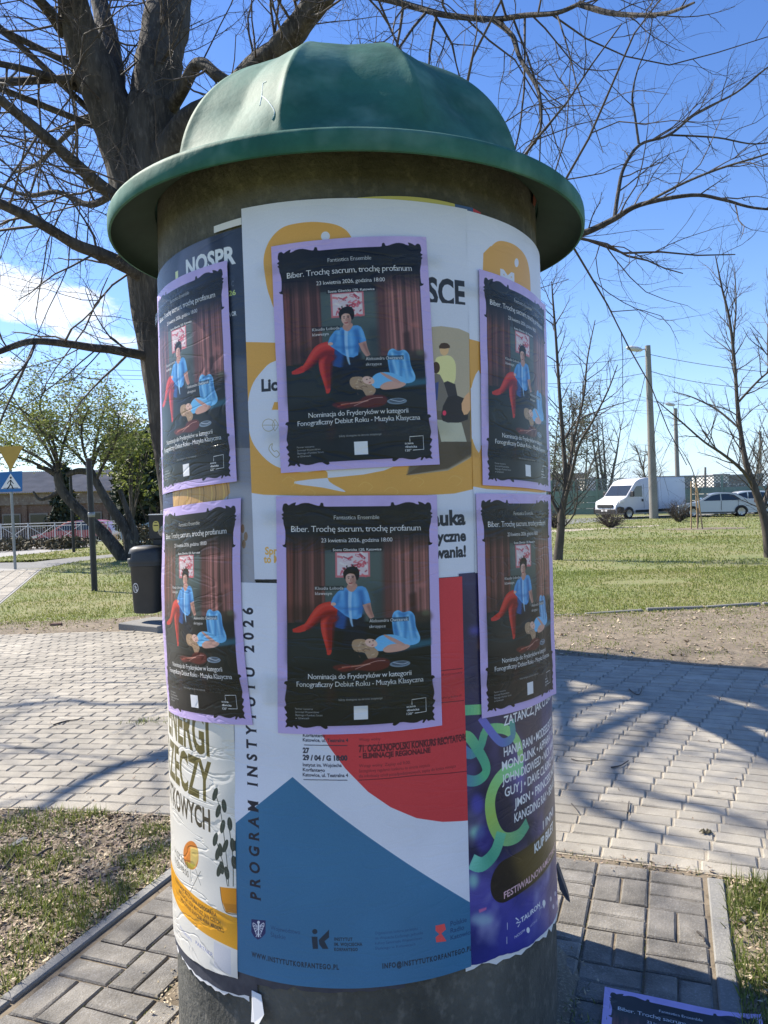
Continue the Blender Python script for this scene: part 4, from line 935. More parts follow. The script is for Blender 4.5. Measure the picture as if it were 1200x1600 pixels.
# chalk scrawl on the sunny gore (scratches of paint), set on the dome's face
scr = MB()
from mathutils.bvhtree import BVHTree
BVH = BVHTree.FromPolygons([v.co for v in dm.data.vertices], [tuple(p.vertices) for p in dm.data.polygons])
for pts in ([(411, 130), (409, 150), (406, 165)], [(411, 130), (416, 128)], [(409, 150), (420, 160), (429, 175), (425, 187)]):
    q = []
    for px, py in pts:
        v = ray(px, py)
        hit = BVH.ray_cast(Vector(EYE-np.array([CX, CY, 0])), Vector(v).normalized())
        if hit[0] is not None: q.append(np.array(hit[0]))
    if len(q) > 1: scr.tube(catmull(q, 5), .0019, n=5)
mat('chalk', (.74, .80, .76), rough=.9)
if scr.n: scr.build('chalk_mark', MT['chalk'], col)

# ------------------------------------------------------------------ sheets on the column
def taper(z): return 1+(1.15-z)*.0085
def on_col(a, z, off): 
    th = a/CR; r = (CR+off)*taper(z)
    return (CX+r*sin(th), CY-r*cos(th), z)
def wrap(name, quad, off, m, ext=None, nu=40, nv=50, wob=.0012, seed=0, edge=None, curl=None, ragged=0.0):
    """a pasted sheet; quad = tl, tr, br, bl in (arc, height); ext gives the print's own extent, else it fills the quad"""
    tl, tr, br, bl = [np.array(q, float) for q in quad]; g = np.random.default_rng(seed)
    ph = g.uniform(0, 6, 8); V, UV = [], []
    rag = np.convolve(g.normal(0, 1, nu+9), np.ones(3)/3, 'same')[4:5+nu]
    for j in range(nv+1):
        v = j/nv
        for i in range(nu+1):
            u = i/nu; q = (tl*(1-u)+tr*u)*(1-v)+(bl*(1-u)+br*u)*v
            a, z = q
            if ragged and v == 1: z += rag[i]*ragged
            if edge is not None: a += edge(u, v)
            o = off+wob*(sin(ph[0]+u*7+v*3)+sin(ph[1]+v*13-u*4)+.7*sin(ph[2]+v*29+u*9)+.5*sin(ph[3]+u*23-v*6))*.5
            if curl is not None: o += curl(u, v)
            V.append(on_col(a, z, o))
            if ext is None: UV.append((u, 1-v))
            else: a0, a1, z0, z1 = ext; UV.append(((q[0]-a0)/(a1-a0), (z-z0)/(z1-z0)))
    F = [(j*(nu+1)+i, (j+1)*(nu+1)+i, (j+1)*(nu+1)+i+1, j*(nu+1)+i+1) for j in range(nv) for i in range(nu)]
    mb = MB(); mb.add(V, F); o = mb.build(name, m, smooth=180)
    uv = o.data.uv_layers.new(name='UVMap'); idx = np.empty(len(o.data.loops), np.int32); o.data.loops.foreach_get('vertex_index', idx)
    uv.data.foreach_set('uv', np.array(UV, np.float32)[idx].reshape(-1))
    return o
TAPE = bpy.data.materials.new('clear_tape'); TAPE.use_nodes = True; nt = TAPE.node_tree; nt.nodes.clear()
_o = nt.nodes.new('ShaderNodeOutputMaterial'); _m = nt.nodes.new('ShaderNodeMixShader'); _t = nt.nodes.new('ShaderNodeBsdfTransparent'); _g = nt.nodes.new('ShaderNodeBsdfGlossy'); _f = nt.nodes.new('ShaderNodeFresnel')
_g.inputs['Roughness'].default_value = .10; _f.inputs['IOR'].default_value = 1.33; _t.inputs['Color'].default_value = (1, 1, .99, 1)
_tc = nt.nodes.new('ShaderNodeTexCoord'); _mp = nt.nodes.new('ShaderNodeMapping'); _mp.inputs['Scale'].default_value = (5, 5, 26); _n = nt.nodes.new('ShaderNodeTexNoise'); _n.inputs['Scale'].default_value = 2.0; _n.inputs['Detail'].default_value = 3; _n.inputs['Distortion'].default_value = 1.2
_k = nt.nodes.new('ShaderNodeMath'); _k.operation = 'MULTIPLY'; _k.inputs[1].default_value = .5
_b = nt.nodes.new('ShaderNodeBump'); _b.inputs['Strength'].default_value = .8; _b.inputs['Distance'].default_value = .012
for a_, b_ in ((_tc.outputs['Object'], _mp.inputs[0]), (_mp.outputs[0], _n.inputs['Vector']), (_n.outputs[0], _b.inputs['Height']), (_b.outputs[0], _g.inputs['Normal']), (_f.outputs[0], _k.inputs[0]), (_k.outputs[0], _m.inputs[0]), (_t.outputs[0], _m.inputs[1]), (_g.outputs[0], _m.inputs[2]), (_m.outputs[0], _o.inputs[0])): nt.links.new(a_, b_)

pg = 'bill sheets pasted round the column'
sc_c = school_poster(); sc_m = print_mat('school_print', sc_c.image('school_print'), rough=.55, crease=.07)
b_c = badge_sheet(sc_c); b_m = print_mat('badge_print', b_c.image('badge_print'), rough=.45, crease=.08)
pr_c = program_poster(); pr_m = print_mat('program_print', pr_c.image('program_print'), rough=.5, crease=.10)
pl_c = plants_poster(); pl_m = print_mat('plants_print', pl_c.image('plants_print'), rough=.34, crease=.28, coat=.15)
fe_c = festival_poster(); fe_m = print_mat('festival_print', fe_c.image('festival_print'), rough=.36, crease=.10, coat=.1)
ha_c = concert_hall_poster(); ha_m = print_mat('hall_print', ha_c.image('hall_print'), rough=.4, crease=.12)
def sheet_on(name, label, quad, off, m, cv, **k):
    return tag(wrap(name, quad, off, m, ext=cv.ext, **k), label, 'poster', pg)
sheet_on('wall_poster', 'navy poster with white capitals above and a wooden figure below, upper left', [(-1.0, 2.47), (-.27, 2.50), (-.27, 1.50), (-1.0, 1.50)], .0008, ha_m, ha_c, seed=1, wob=.0006)
sheet_on('wall_poster', 'white poster with ochre speech bubbles in the middle of the upper column', [(-.283, 2.55), (.376, 2.548), (.372, 1.522), (-.272, 1.527)], .002, sc_m, sc_c, seed=3, wob=.0008)
sheet_on('wall_poster', 'white poster with an ochre round badge reading Mi on the right of the column', [(.372, 2.545), (.98, 2.535), (.98, 1.53), (.368, 1.528)], .0028, b_m, b_c, seed=4, wob=.0008)
sheet_on('wall_poster', 'white poster with green potted plant and olive capitals at the lower left', [(-.98, 1.16), (-.355, 1.16), (-.366, .395), (-.98, .31)], .0038, pl_m, pl_c, seed=5, ragged=.002, wob=.0016)
sheet_on('wall_poster', 'dark blue festival poster with green ribbons and a list of bands', [(.312, 1.53), (.98, 1.53), (.98, .335), (.318, .43)], .0025, fe_m, fe_c, seed=6, ragged=.004, wob=.0008)
sheet_on('wall_poster', 'poster with a red disc and a big blue triangle below the middle', [(-.345, 1.522), (.322, 1.522), (.3165, .427), (-.374, .415)], .0036, pr_m, pr_c, seed=7, wob=.0008)
# remains of older sheets
def scrap(name, label, poly, off, m, thick=.002):
    mb = MB(); n = len(poly)
    P_ = [on_col(a, z, off) for a, z in poly] + [on_col(a, z, off-thick) for a, z in poly]
    mb.add(P_, [tuple(range(n))[::-1]] + [(i, (i+1) % n, n+(i+1) % n, n+i) for i in range(n)])
    return tag(mb.build(name, m), label, 'paper scrap', 'torn remains of older sheets')
def strip_poly(px_top, px_bot): return [cyl(*p) for p in px_top] + [cyl(*p) for p in px_bot[::-1]]
def arcstrip(name, label, a0, a1, ztop, zbot, off, m, n=24, jag=0.0, seed=0):
    g = np.random.default_rng(seed); mb = MB(); V = []
    for i in range(n+1):
        a = a0+(a1-a0)*i/n; V += [on_col(a, ztop(a), off), on_col(a, zbot(a)+g.normal(0, 1)*jag, off)]
    F = [(2*i, 2*i+1, 2*i+3, 2*i+2) for i in range(n)]; mb.add(V, F)
    return tag(mb.build(name, m), label, 'paper scrap', 'torn remains of older sheets')
arcstrip('paper_remnant', 'torn dark navy paper edge under the plant poster', -.85, -.30, lambda a: .42, lambda a: np.interp(a, (-.85, -.6, -.45, -.30), (.315, .325, .335, .352)), .0008, MT['torn_navy'], jag=.004, seed=1)
arcstrip('paper_remnant', 'ragged white paper fringe below the torn navy edge', -.80, -.33, lambda a: .40, lambda a: np.interp(a, (-.80, -.6, -.45, -.33), (.318, .318, .325, .343)), .0003, MT['torn_white'], jag=.006, seed=2)
arcstrip('paper_remnant', 'dark torn paper edge under the blue triangle poster', -.37, .12, lambda a: .44, lambda a: np.interp(a, (-.37, -.1, .1), (.392, .408, .412)), .0010, MT['torn_navy'], jag=.003, seed=3)
arcstrip('paper_remnant', 'ragged white paper fringe below the festival poster', .30, .95, lambda a: .45, lambda a: np.interp(a, (.30, .40, .95), (.418, .408, .322)), .0004, MT['torn_white'], jag=.005, seed=4)
arcstrip('paper_remnant', 'yellow strip of old paper above the white poster', .05, .335, lambda a: 2.5505+.010*sin(min(1, max(0, (a-.05)/.285))*2.4), lambda a: 2.53, .0002, MT['paper_yellow'], jag=.001, seed=5)
arcstrip('paper_remnant', 'blue strip of old paper beside the yellow one', .335, .40, lambda a: 2.557, lambda a: 2.53, .0003, MT['paper_blue'], jag=.001, seed=6)
arcstrip('paper_remnant', 'small red corner of old paper at the top right', .40, .43, lambda a: 2.556-.2*(a-.40), lambda a: 2.53, .0004, MT['paper_red'], jag=.001, seed=7)
arcstrip('paper_remnant', 'narrow white strip of paper above the navy poster', -.385, -.285, lambda a: 2.527+.05*(a+.285), lambda a: 2.508+.05*(a+.285), .0003, MT['torn_white'], seed=8)
mat('old_paint', (.30, .085, .06), (.20, .07, .05), rough=.8, scale=30)
scrap('paper_remnant', 'small reddish torn remnant high under the brim at the right', [cyl(x, y) for x, y in ((824, 266), (834, 268), (841, 284), (843, 306), (839, 322), (836, 318), (837, 300), (832, 282))], .003, MT['old_paint'])
mb = MB()
fl = [(-.318, .375, .004), (-.285, .372, .006), (-.268, .330, .020), (-.290, .288, .026), (-.300, .300, .020), (-.312, .296, .018), (-.314, .335, .010)]
mb.add([on_col(a, z, o) for a, z, o in fl] + [on_col(a, z, o-.0012) for a, z, o in fl], [tuple(range(7))[::-1], tuple(range(7, 14))] + [(i, (i+1) % 7, 7+(i+1) % 7, 7+i) for i in range(7)])
tag(mb.build('paper_flap', MT['torn_white']), 'loose white flap of torn paper hanging under the plant poster', 'paper scrap', 'torn remains of older sheets')
mb = MB()
fl = [cyl(876, 1385), cyl(876, 1440)]
pts = [(.94, .46, .004), (.97, .46, .012), (.985, .40, .030), (.985, .35, .045), (.975, .315, .05), (.965, .33, .036), (.955, .37, .015), (.945, .41, .008)]
mb.add([on_col(a, z, o) for a, z, o in pts] + [on_col(a+.004, z, o-.002) for a, z, o in pts], [tuple(range(8))[::-1], tuple(range(8, 16))] + [(i, (i+1) % 8, 8+(i+1) % 8, 8+i) for i in range(8)])
tag(mb.build('paper_flap', MT['torn_navy']), 'dark curled paper tail sticking out right of the festival poster', 'paper scrap', 'torn remains of older sheets')

cp_m = print_mat('concert_print', concert_poster(), rough=.38, crease=.17, coat=.05, spec=.34)
QUADS = [
 ('middle of the upper row, over the ochre bubbles', [(-.190, 2.432), (.237, 2.452), (.259, 1.834), (-.180, 1.821)], None, None),
 ('upper left edge of the column, over the navy sheet', [(-.772, 2.405), (-.333, 2.416), (-.319, 1.803), (-.757, 1.775)], None, None),
 ('upper right edge of the column, below the ochre badge', [(.409, 2.385), (.848, 2.362), (.842, 1.752), (.401, 1.775)], None, lambda u, v: .012*max(0, (u-.75)/.25)**2),
 ('middle of the lower row, over the red disc', [(-.196, 1.759), (.248, 1.750), (.244, 1.118), (-.209, 1.112)], None, None),
 ('lower left, with its wavy edge lifting off the column', [(-.752, 1.728), (-.311, 1.757), (-.288, 1.127), (-.752, 1.085)], lambda u, v: -.022*sin(pi*v)**2*0 + .022*sin(v*pi*1.1-.3)*(1-.3*u)*-1, lambda u, v: .010*sin(pi*v)*max(0, 1-u/.22)**2),
 ('lower right, just above the festival names', [(.374, 1.752), (.812, 1.742), (.815, 1.092), (.374, 1.116)], None, lambda u, v: .014*max(0, (u-.8)/.2)**2),
]
for k, (where, quad, edge, curl) in enumerate(QUADS):
    o = wrap('concert_poster', quad, .0076, cp_m, nu=44, nv=60, wob=.0010, seed=20+k, edge=edge, curl=curl)
    tag(o, 'lilac-framed concert poster, ' + where, 'poster', 'lilac concert posters')
    tl, tr, br, bl = [np.array(q) for q in quad]
    bands = ((.075, .125), (.80, .865)) if k != 3 else ((.06, .12), (.775, .90))
    for i, (v0, v1) in enumerate(bands):
        f = lambda u, v: (tl*(1-u)+tr*u)*(1-v)+(bl*(1-u)+br*u)*v
        sl_ = rng.normal(0, .012)
        e = (.10, .10) if k in (0, 3) else (.18, .06)
        q = [f(-e[0], v0-sl_), f(1+e[1], v0+sl_), f(1+e[1], v1+sl_), f(-e[0], v1-sl_)]
        q = [(max(min(x[0], .93), -.95), x[1]) for x in q]
        t_ = wrap('clear_tape', q, .0098, TAPE, nu=40, nv=5, wob=.0010, seed=60+k*3+i, curl=curl)
        t_.parent = o
# ------------------------------------------------------------------ trees
def grow(mb, g, p, d, L, r, lvl, prm, tips=None):
    """one branch and its offspring as tapered tubes; prm[lvl] = (segments, wander, rise, children, child length, child angle, spread start)"""
    seg, wander, rise, nch, cl, ang, s0 = prm[lvl]
    pts = [np.array(p, float)]; d = np.array(d, float); d /= np.linalg.norm(d); dirs = [d]
    for i in range(seg):
        d = d + g.normal(0, wander, 3) + np.array([0, 0, rise]); d /= np.linalg.norm(d)
        pts.append(pts[-1]+d*L/seg); dirs.append(d)
    rad = np.linspace(r, r*.35 if lvl < len(prm)-1 else r*.45, seg+1)
    mb.tube(pts, rad, n=(6 if r > .03 else 4 if r > .012 else 3), cap=False)
    if tips is not None and lvl >= len(prm)-2: tips.append(pts[-1]); tips.append(pts[len(pts)//2])
    if lvl+1 >= len(prm): return
    sprout(mb, g, pts, rad, L, lvl, prm, tips)
def sprout(mb, g, pts, rad, L, lvl, prm, tips=None, s_from=None):
    seg, wander, rise, nch, cl, ang, s0 = prm[lvl]
    pts = np.asarray(pts); n = len(pts)-1
    if s_from is not None: s0 = s_from
    for k in range(int(nch)+(1 if g.random() < nch % 1 else 0)):
        s = s0+(1-s0)*(k+g.random())/max(nch, 1); s = min(s, .995); i = min(int(s*n), n-1); f = s*n-i
        p = pts[i]*(1-f)+pts[i+1]*f; d = pts[i+1]-pts[i]; d = d/max(np.linalg.norm(d), 1e-6)
        q = g.normal(0, 1, 3); q -= d*(q@d); q /= np.linalg.norm(q)
        a = ang*g.uniform(.65, 1.3); dd = d*cos(a)+q*sin(a)
        rr = max((rad[i]*(1-f)+rad[i+1]*f)*g.uniform(.45, .65), .0032)
        grow(mb, g, p, dd, L*cl*g.uniform(.6, 1.25)*(1-.35*s), min(rr, .5*(rad[i]+rad[i+1])/2*1.3), lvl+1, [x[:7] for x in prm], tips)
def leaves(name, pts, size, m, parent, g, k=1, spread=.1, flat=.4):
    pts = np.repeat(np.asarray(pts), k, axis=0); n = len(pts)
    c = pts+g.normal(0, spread, (n, 3)); u = g.normal(0, 1, (n, 3)); u[:, 2] *= flat; u /= np.linalg.norm(u, axis=1)[:, None]
    w = g.normal(0, 1, (n, 3)); w -= u*(u*w).sum(1)[:, None]; w /= np.linalg.norm(w, axis=1)[:, None]
    s = size*g.uniform(.6, 1.4, (n, 1))
    Q = np.stack([c-u*s, c+w*s*.45, c+u*s, c-w*s*.45], 1)
    return tris(name, Q, m, parent, k=4)

# ---- the old tree behind the column
bt = thing('old_tree', 'big bare old tree with a thick dark trunk behind the column', 'tree', tuple(G(322, 971)))
BO = np.array(bt.location); DEP = BO[1]
def tp(px, py, dy=0.0): return P(px, py, DEP+dy)-BO
tm = MB(); gt = np.random.default_rng(42)
def limb(pts, radii, n=10, k=5, wob=.0):
    q = catmull(pts, k); r = np.interp(np.linspace(0, 1, len(q)), np.linspace(0, 1, len(radii)), radii)
    if radii[0] > .1 and n < 20: n = 16; r = r*(1+gt.normal(0, .025, len(r)))
    tm.tube(q, r, n=n, cap=True)
    if radii[0] > .1 and n < 20:
        V = tm.v[-1].reshape(len(q), n, 3); C_ = V.mean(1, keepdims=True); a = np.arange(n)/n*2*pi
        V[:] = C_+(V-C_)*(1+.06*np.sin(4*a[None]+np.arange(len(q))[:, None]*.4)+.03*np.sin(7*a[None]-np.arange(len(q))[:, None]*.7))[..., None]
    return q, r
trunk_px = [(334, 1010), (328, 960), (312, 880), (297, 780), (281, 660), (266, 540), (252, 430), (240, 350), (230, 290), (230, 230), (240, 165)]
q, r = limb([tp(*p) for p in trunk_px], [.74, .56, .46, .43, .42, .43, .45, .47, .48, .45, .38], n=28, k=6)
V = tm.v[-1]; nr = 28; rows = len(V)//nr
for i in range(rows):
    c_ = V[i*nr:(i+1)*nr].mean(0)
    for j in range(nr):
        a = j/nr*2*pi; z = V[i*nr+j][2]
        V[i*nr+j] = c_+(V[i*nr+j]-c_)*(1+.05*sin(5*a+z*.9)+.035*sin(11*a-z*1.7)+.02*sin(19*a+z*3)+gt.normal(0, .008))
PR_BIG = [(0, 0, 0, 9, .55, 1.0, .12), (6, .15, .03, 6, .5, .9, .15), (5, .17, .0, 4.2, .5, .8, .15), (4, .18, .0, 2.2, .5, .8, .2), (3, .2, .0, 0, 0, 0, 0)]
cw = MB(); limbs = []
def biglimb(px, rad, n=10, dens=1.0, L=None, s0=.1, upw=None):
    pts = [tp(*p) for p in px]; q, r = limb(pts, rad, n=n); limbs.append((q, r, dens, s0))
biglimb([(236, 400, 0), (218, 310, 0), (193, 225, -.05), (152, 120, -.3), (128, 60, -.5), (112, -10, -.8), (90, -120, -1.2)], [.30, .38, .36, .28, .24, .20, .14], dens=1.2, s0=.35)
biglimb([(172, 165, -.2), (176, 120, .2), (168, 60, .5), (155, 0, .8), (140, -90, 1.2)], [.20, .17, .15, .13, .09], dens=.9)
biglimb([(230, 270, 0), (241, 160, .1), (250, 90, .2), (262, 20, .4), (276, -70, .8), (280, -180, 1.2)], [.42, .37, .33, .31, .27, .2], dens=1.0)
biglimb([(100, 50, -.5), (70, 10, -.9), (30, -30, -1.4)], [.09, .07, .045], dens=1)
biglimb([(232, 300, 0), (290, 205, -.3), (350, 165, -.6), (400, 110, -.9), (440, 74, -1.2), (478, 26, -1.5), (530, -40, -1.8), (590, -110, -2.1), (660, -200, -2.4)], [.30, .25, .21, .185, .165, .15, .13, .10, .07], dens=1.5, s0=.35)
biglimb([(520, -28, -1.75), (560, -12, -2.0), (610, 0, -2.3), (660, 14, -2.6), (700, 24, -2.9), (770, 30, -3.2), (820, 24, -3.5), (870, 20, -3.8), (905, 6, -4.0)], [.06, .045, .038, .034, .031, .028, .025, .022, .018], n=7, dens=1.6)
biglimb([(770, 30, -3.2), (800, 55, -3.4), (812, 90, -3.6), (840, 140, -3.9), (846, 190, -4.1), (836, 225, -4.2)], [.03, .026, .022, .018, .012, .008], n=5, dens=.6)
biglimb([(905, 6, -4.0), (950, 20, -4.3), (1000, 24, -4.6), (1045, 20, -4.9), (1085, 4, -5.2)], [.03, .025, .02, .016, .008], n=5, dens=.5)
biglimb([(262, 178, -.1), (285, 140, -.4), (303, 106, -.6), (318, 100, -.8), (340, 118, -1.0), (368, 130, -1.1), (410, 132, -1.3)], [.10, .09, .085, .08, .075, .06, .05], n=8, dens=.8)
biglimb([(150, 150, 0), (100, 128, -.4), (52, 112, -.9), (0, 100, -1.4), (-60, 92, -2)], [.07, .055, .045, .04, .03], n=7, dens=1.0)
biglimb([(215, 330, 0), (165, 296, -.4), (120, 258, -.8), (62, 206, -1.2), (0, 156, -1.6), (-60, 110, -2)], [.10, .09, .08, .07, .055, .04], n=8, dens=1.2)
biglimb([(235, 440, -.1), (200, 418, -.5), (160, 398, -.8), (118, 382, -1.1), (68, 352, -1.5), (0, 318, -2.0), (-60, 296, -2.4)], [.11, .095, .085, .075, .065, .055, .04], n=8, dens=1.4)
biglimb([(180, 300, .2), (140, 320, .6), (90, 300, 1.0), (40, 305, 1.4), (-20, 280, 1.8)], [.06, .05, .04, .035, .02], n=6, dens=1.0)
biglimb([(248, 560, -.1), (210, 553, -.4), (170, 546, -.7), (147, 544, -.8), (100, 537, -1.2), (45, 534, -1.6), (-10, 552, -2.0), (-60, 560, -2.4)], [.085, .07, .06, .058, .05, .042, .035, .02], n=7, dens=1.0)
biglimb([(175, 160, .3), (110, 205, 1.2), (60, 255, 2.0), (20, 270, 2.8)], [.055, .045, .035, .025], n=6, dens=1.0)
# a heavy limb that leans out behind the column toward the plaza and shades it
hl = [np.array(p)-BO for p in ((-2.75, 10.9, 4.4), (-1.9, 9.5, 4.55), (-1.2, 8.2, 4.55), (-.5, 7.3, 4.4), (.5, 6.7, 4.15), (1.2, 6.3, 3.9), (1.62, 6.1, 3.78))]
q, r = limb(hl, [.30, .25, .20, .15, .10, .06, .035], n=9); limbs.append((q, r, .5, .2))
hl2 = [np.array(p)-BO for p in ((-1.9, 9.5, 4.55), (-1.2, 8.0, 4.1), (-.7, 6.8, 3.7), (-.35, 6.0, 3.45), (0, 5.4, 3.2))]
q, r = limb(hl2, [.18, .15, .11, .07, .03], n=8); limbs.append((q, r, .25, .3))
def near(px, py, y): return P(px, py, y)-BO
def thinlimb(pts, rad, dens, s0=.1): 
    q, r = limb([near(*p) for p in pts], rad, n=6); limbs.append((q, r, dens, s0))
thinlimb([(880, 372, 6.1), (918, 362, 6.1), (960, 342, 6.0), (1000, 320, 5.9), (1080, 305, 5.8), (1130, 312, 5.7), (1180, 325, 5.6), (1260, 330, 5.5)], [.030, .026, .022, .018, .014, .012, .009, .006], .55)
thinlimb([(960, 342, 6.0), (966, 300, 6.05), (975, 262, 6.1), (1000, 226, 6.2), (1045, 211, 6.3), (1090, 176, 6.4), (1150, 145, 6.5), (1190, 112, 6.6), (1240, 80, 6.7)], [.017, .0155, .014, .012, .011, .009, .008, .006, .004], .5)
thinlimb([(998, 224, 6.2), (992, 180, 6.2), (988, 150, 6.2), (996, 110, 6.2), (1010, 75, 6.2), (1018, 40, 6.2), (1018, 12, 6.2)], [.010, .009, .008, .006, .005, .004, .003], .5)
thinlimb([(1045, 211, 6.3), (1120, 215, 6.4), (1180, 225, 6.5), (1240, 215, 6.6)], [.008, .007, .006, .004], .6)
thinlimb([(1000, 322, 5.9), (1060, 290, 5.6), (1120, 265, 5.4), (1200, 240, 5.2), (1260, 215, 5.1)], [.010, .009, .008, .006, .004], .6)
# boughs of the left side of the crown, outside the picture, whose shade falls across the paving
def unsh(px, py, Z): q = G(px, py); k = Z/math.tan(SUN_EL)/1.0017; return np.array([q[0]+SUN_AZ[0]*k, q[1]+SUN_AZ[1]*k, Z])-BO
FORK = tp(180, 210); FORK2 = tp(150, 120, -.3)
for st, pts, rad, dn in ((FORK2, [(330, 1165, 6.6), (265, 1182, 6.3), (190, 1196, 6.1), (125, 1225, 5.9), (60, 1262, 5.7), (-20, 1290, 5.6)], [.05, .055, .06, .055, .045, .03, .02], .25),
                         (FORK, [(1040, 1120, 8.6), (960, 1200, 8.3), (1010, 1240, 8.1), (1110, 1262, 7.9), (1210, 1300, 7.7)], [.045, .045, .045, .04, .035, .02], .22),
                         (FORK2, [(900, 1150, 9.0), (900, 1240, 8.7), (990, 1290, 8.5), (1090, 1320, 8.3)], [.045, .045, .04, .035, .02], .22),
                         (FORK, [(300, 1300, 8.0), (200, 1400, 7.5), (120, 1480, 7.2), (40, 1560, 7.0)], [.045, .045, .04, .03, .02], .2),
                         (FORK2, [(240, 1100, 7.6), (120, 1095, 7.4), (0, 1105, 7.2), (-120, 1120, 7.0)], [.045, .04, .035, .03, .02], .2)):
    q, r = limb([st]+[unsh(*p) for p in pts], rad, n=7); limbs.append((q, r, dn, .3))
PR_TWIG = [(0, 0, 0, 7, .42, .9, .1), (6, .15, .01, 5, .5, .8, .2), (5, .17, .0, 3.0, .5, .75, .25), (4, .18, .0, 0, 0, 0, 0)]
for q, r, dens, s0 in limbs:
    L = np.linalg.norm(np.diff(q, axis=0), axis=1).sum()
    big = r[0] > .031
    if big:
        prm = [(0, 0, 0, max(3, 4.2*L*dens), 2.0/L, 1.0, s0)] + PR_BIG[1:]
        keep = []
        for k in range(int(prm[0][3])):
            s = s0+(1-s0)*(k+gt.random())/prm[0][3]; i = min(int(s*(len(q)-1)), len(q)-2); p = q[i]
            d = q[i+1]-q[i]; d /= np.linalg.norm(d); e = gt.normal(0, 1, 3); e -= d*(e@d); e /= np.linalg.norm(e)
            dd = d*.45+e*.9; dd[2] += gt.uniform(-.35, .35)
            grow(cw, gt, p, dd, gt.uniform(1.1, 2.7), min(gt.uniform(.010, .021), r[i]*.5), 1, [x[:7] for x in PR_BIG])
    else:
        for k in range(int(max(3, 10*L*dens))):
            s = s0+(1-s0)*(k+gt.random())/max(3, 10*L*dens); i = min(int(s*(len(q)-1)), len(q)-2); p = q[i]
            d = q[i+1]-q[i]; d /= np.linalg.norm(d); e = gt.normal(0, 1, 3); e -= d*(e@d); e /= np.linalg.norm(e)
            grow(cw, gt, p, d*.8+e*.8+np.array([0, 0, .15]), gt.uniform(.25, .9), min(.007, r[i]*.6), 1, PR_TWIG)
tm.build('trunk', MT['bark'], bt, smooth=70)
cw.build('crown', MT['twig'], bt, smooth=180)

# ---- young trees on the lawn
def young_tree(name, label, base, stems, dens=1.0, seed=0, group='young trees on the lawn', tw=.0045):
    t = thing(name, label, 'tree', tuple(base), group=group); B = np.array(base); g = np.random.default_rng(seed)
    a, b = MB(), MB()
    for pts, rad in stems:
        rad = [x*.82 for x in rad]
        q = catmull([P(px, py, base[1]+dy)-B for px, py, dy in pts], 5); r = np.interp(np.linspace(0, 1, len(q)), np.linspace(0, 1, len(rad)), rad)
        a.tube(q, r, n=8, cap=True); L = np.linalg.norm(np.diff(q, axis=0), axis=1).sum(); n = int(5.0*L*dens)
        for k in range(n):
            s = .14+.86*(k+g.random())/max(n, 1); i = min(int(s*(len(q)-1)), len(q)-2); d = q[i+1]-q[i]; d /= np.linalg.norm(d); e = g.normal(0, 1, 3); e -= d*(e@d); e /= np.linalg.norm(e)
            grow(b, g, q[i], d*.6+e*.75+np.array([0, 0, .2]), g.uniform(.7, 1.7)*(1-.4*s), min(.016, r[i]*.55), 1, [(0,)*7, (6, .12, .06, 5, .5, .7, .2), (5, .14, .04, 3, .5, .7, .25), (4, .15, .03, 0, 0, 0, 0)])
    a.build('trunk', MT['young_bark'], t, smooth=70); b.build('crown', MT['twig'], t, smooth=180)
    return t
b1 = G(870, 874)
young_tree('young_tree', 'slender bare young tree close to the right edge of the column', b1, [
    ([(871, 880, 0), (876, 830, 0), (878, 800, 0), (884, 760, 0), (880, 690, .1), (876, 640, .1), (872, 580, .2), (868, 520, .2), (864, 470, .2), (862, 440, .2)], [.16, .13, .12, .085, .07, .06, .05, .04, .03, .015]),
    ([(878, 800, 0), (892, 745, -.2), (905, 695, -.4), (925, 660, -.6), (950, 610, -.8), (965, 570, -1)], [.07, .055, .045, .035, .025, .012]),
    ([(886, 750, 0), (898, 680, .3), (912, 620, .5), (918, 560, .7), (930, 500, .9)], [.05, .045, .035, .025, .012]),
    ([(876, 806, 0), (862, 780, .1), (852, 745, .2), (846, 700, .3)], [.06, .05, .04, .02]),
    ([(880, 825, 0), (896, 805, -.3), (902, 780, -.4), (903, 750, -.5)], [.03, .025, .02, .01]),
    ([(880, 690, .1), (900, 660, .6), (940, 640, 1.2), (990, 625, 1.8)], [.035, .03, .02, .01])], seed=3, dens=.9)
b2 = G(1199, 870)
young_tree('young_tree', 'bare young tree with a leaning trunk near the parked silver cars', b2, [
    ([(1203, 880, 0), (1198, 830, 0), (1190, 795, 0), (1178, 760, 0), (1166, 725, 0), (1158, 680, .1), (1152, 630, .1), (1148, 570, .2), (1140, 500, .2), (1128, 450, .2), (1118, 400, .2)], [.17, .14, .13, .11, .09, .07, .06, .05, .04, .03, .015]),
    ([(1178, 762, 0), (1160, 735, -.3), (1130, 710, -.6), (1100, 690, -.9), (1060, 655, -1.2), (1025, 625, -1.5)], [.06, .05, .04, .03, .022, .01]),
    ([(1150, 600, .1), (1146, 540, .3), (1150, 480, .5), (1148, 420, .7)], [.045, .035, .025, .012]),
    ([(1190, 798, 0), (1202, 760, .3), (1210, 700, .5), (1205, 620, .6), (1200, 540, .8), (1204, 450, 1)], [.08, .07, .06, .05, .035, .02]),
    ([(1156, 670, .1), (1120, 640, .5), (1080, 620, .9), (1050, 612, 1.2)], [.035, .03, .02, .01]),
    ([(1152, 630, .1), (1190, 590, -.4), (1230, 560, -.8)], [.04, .03, .015])], seed=8, dens=.9)
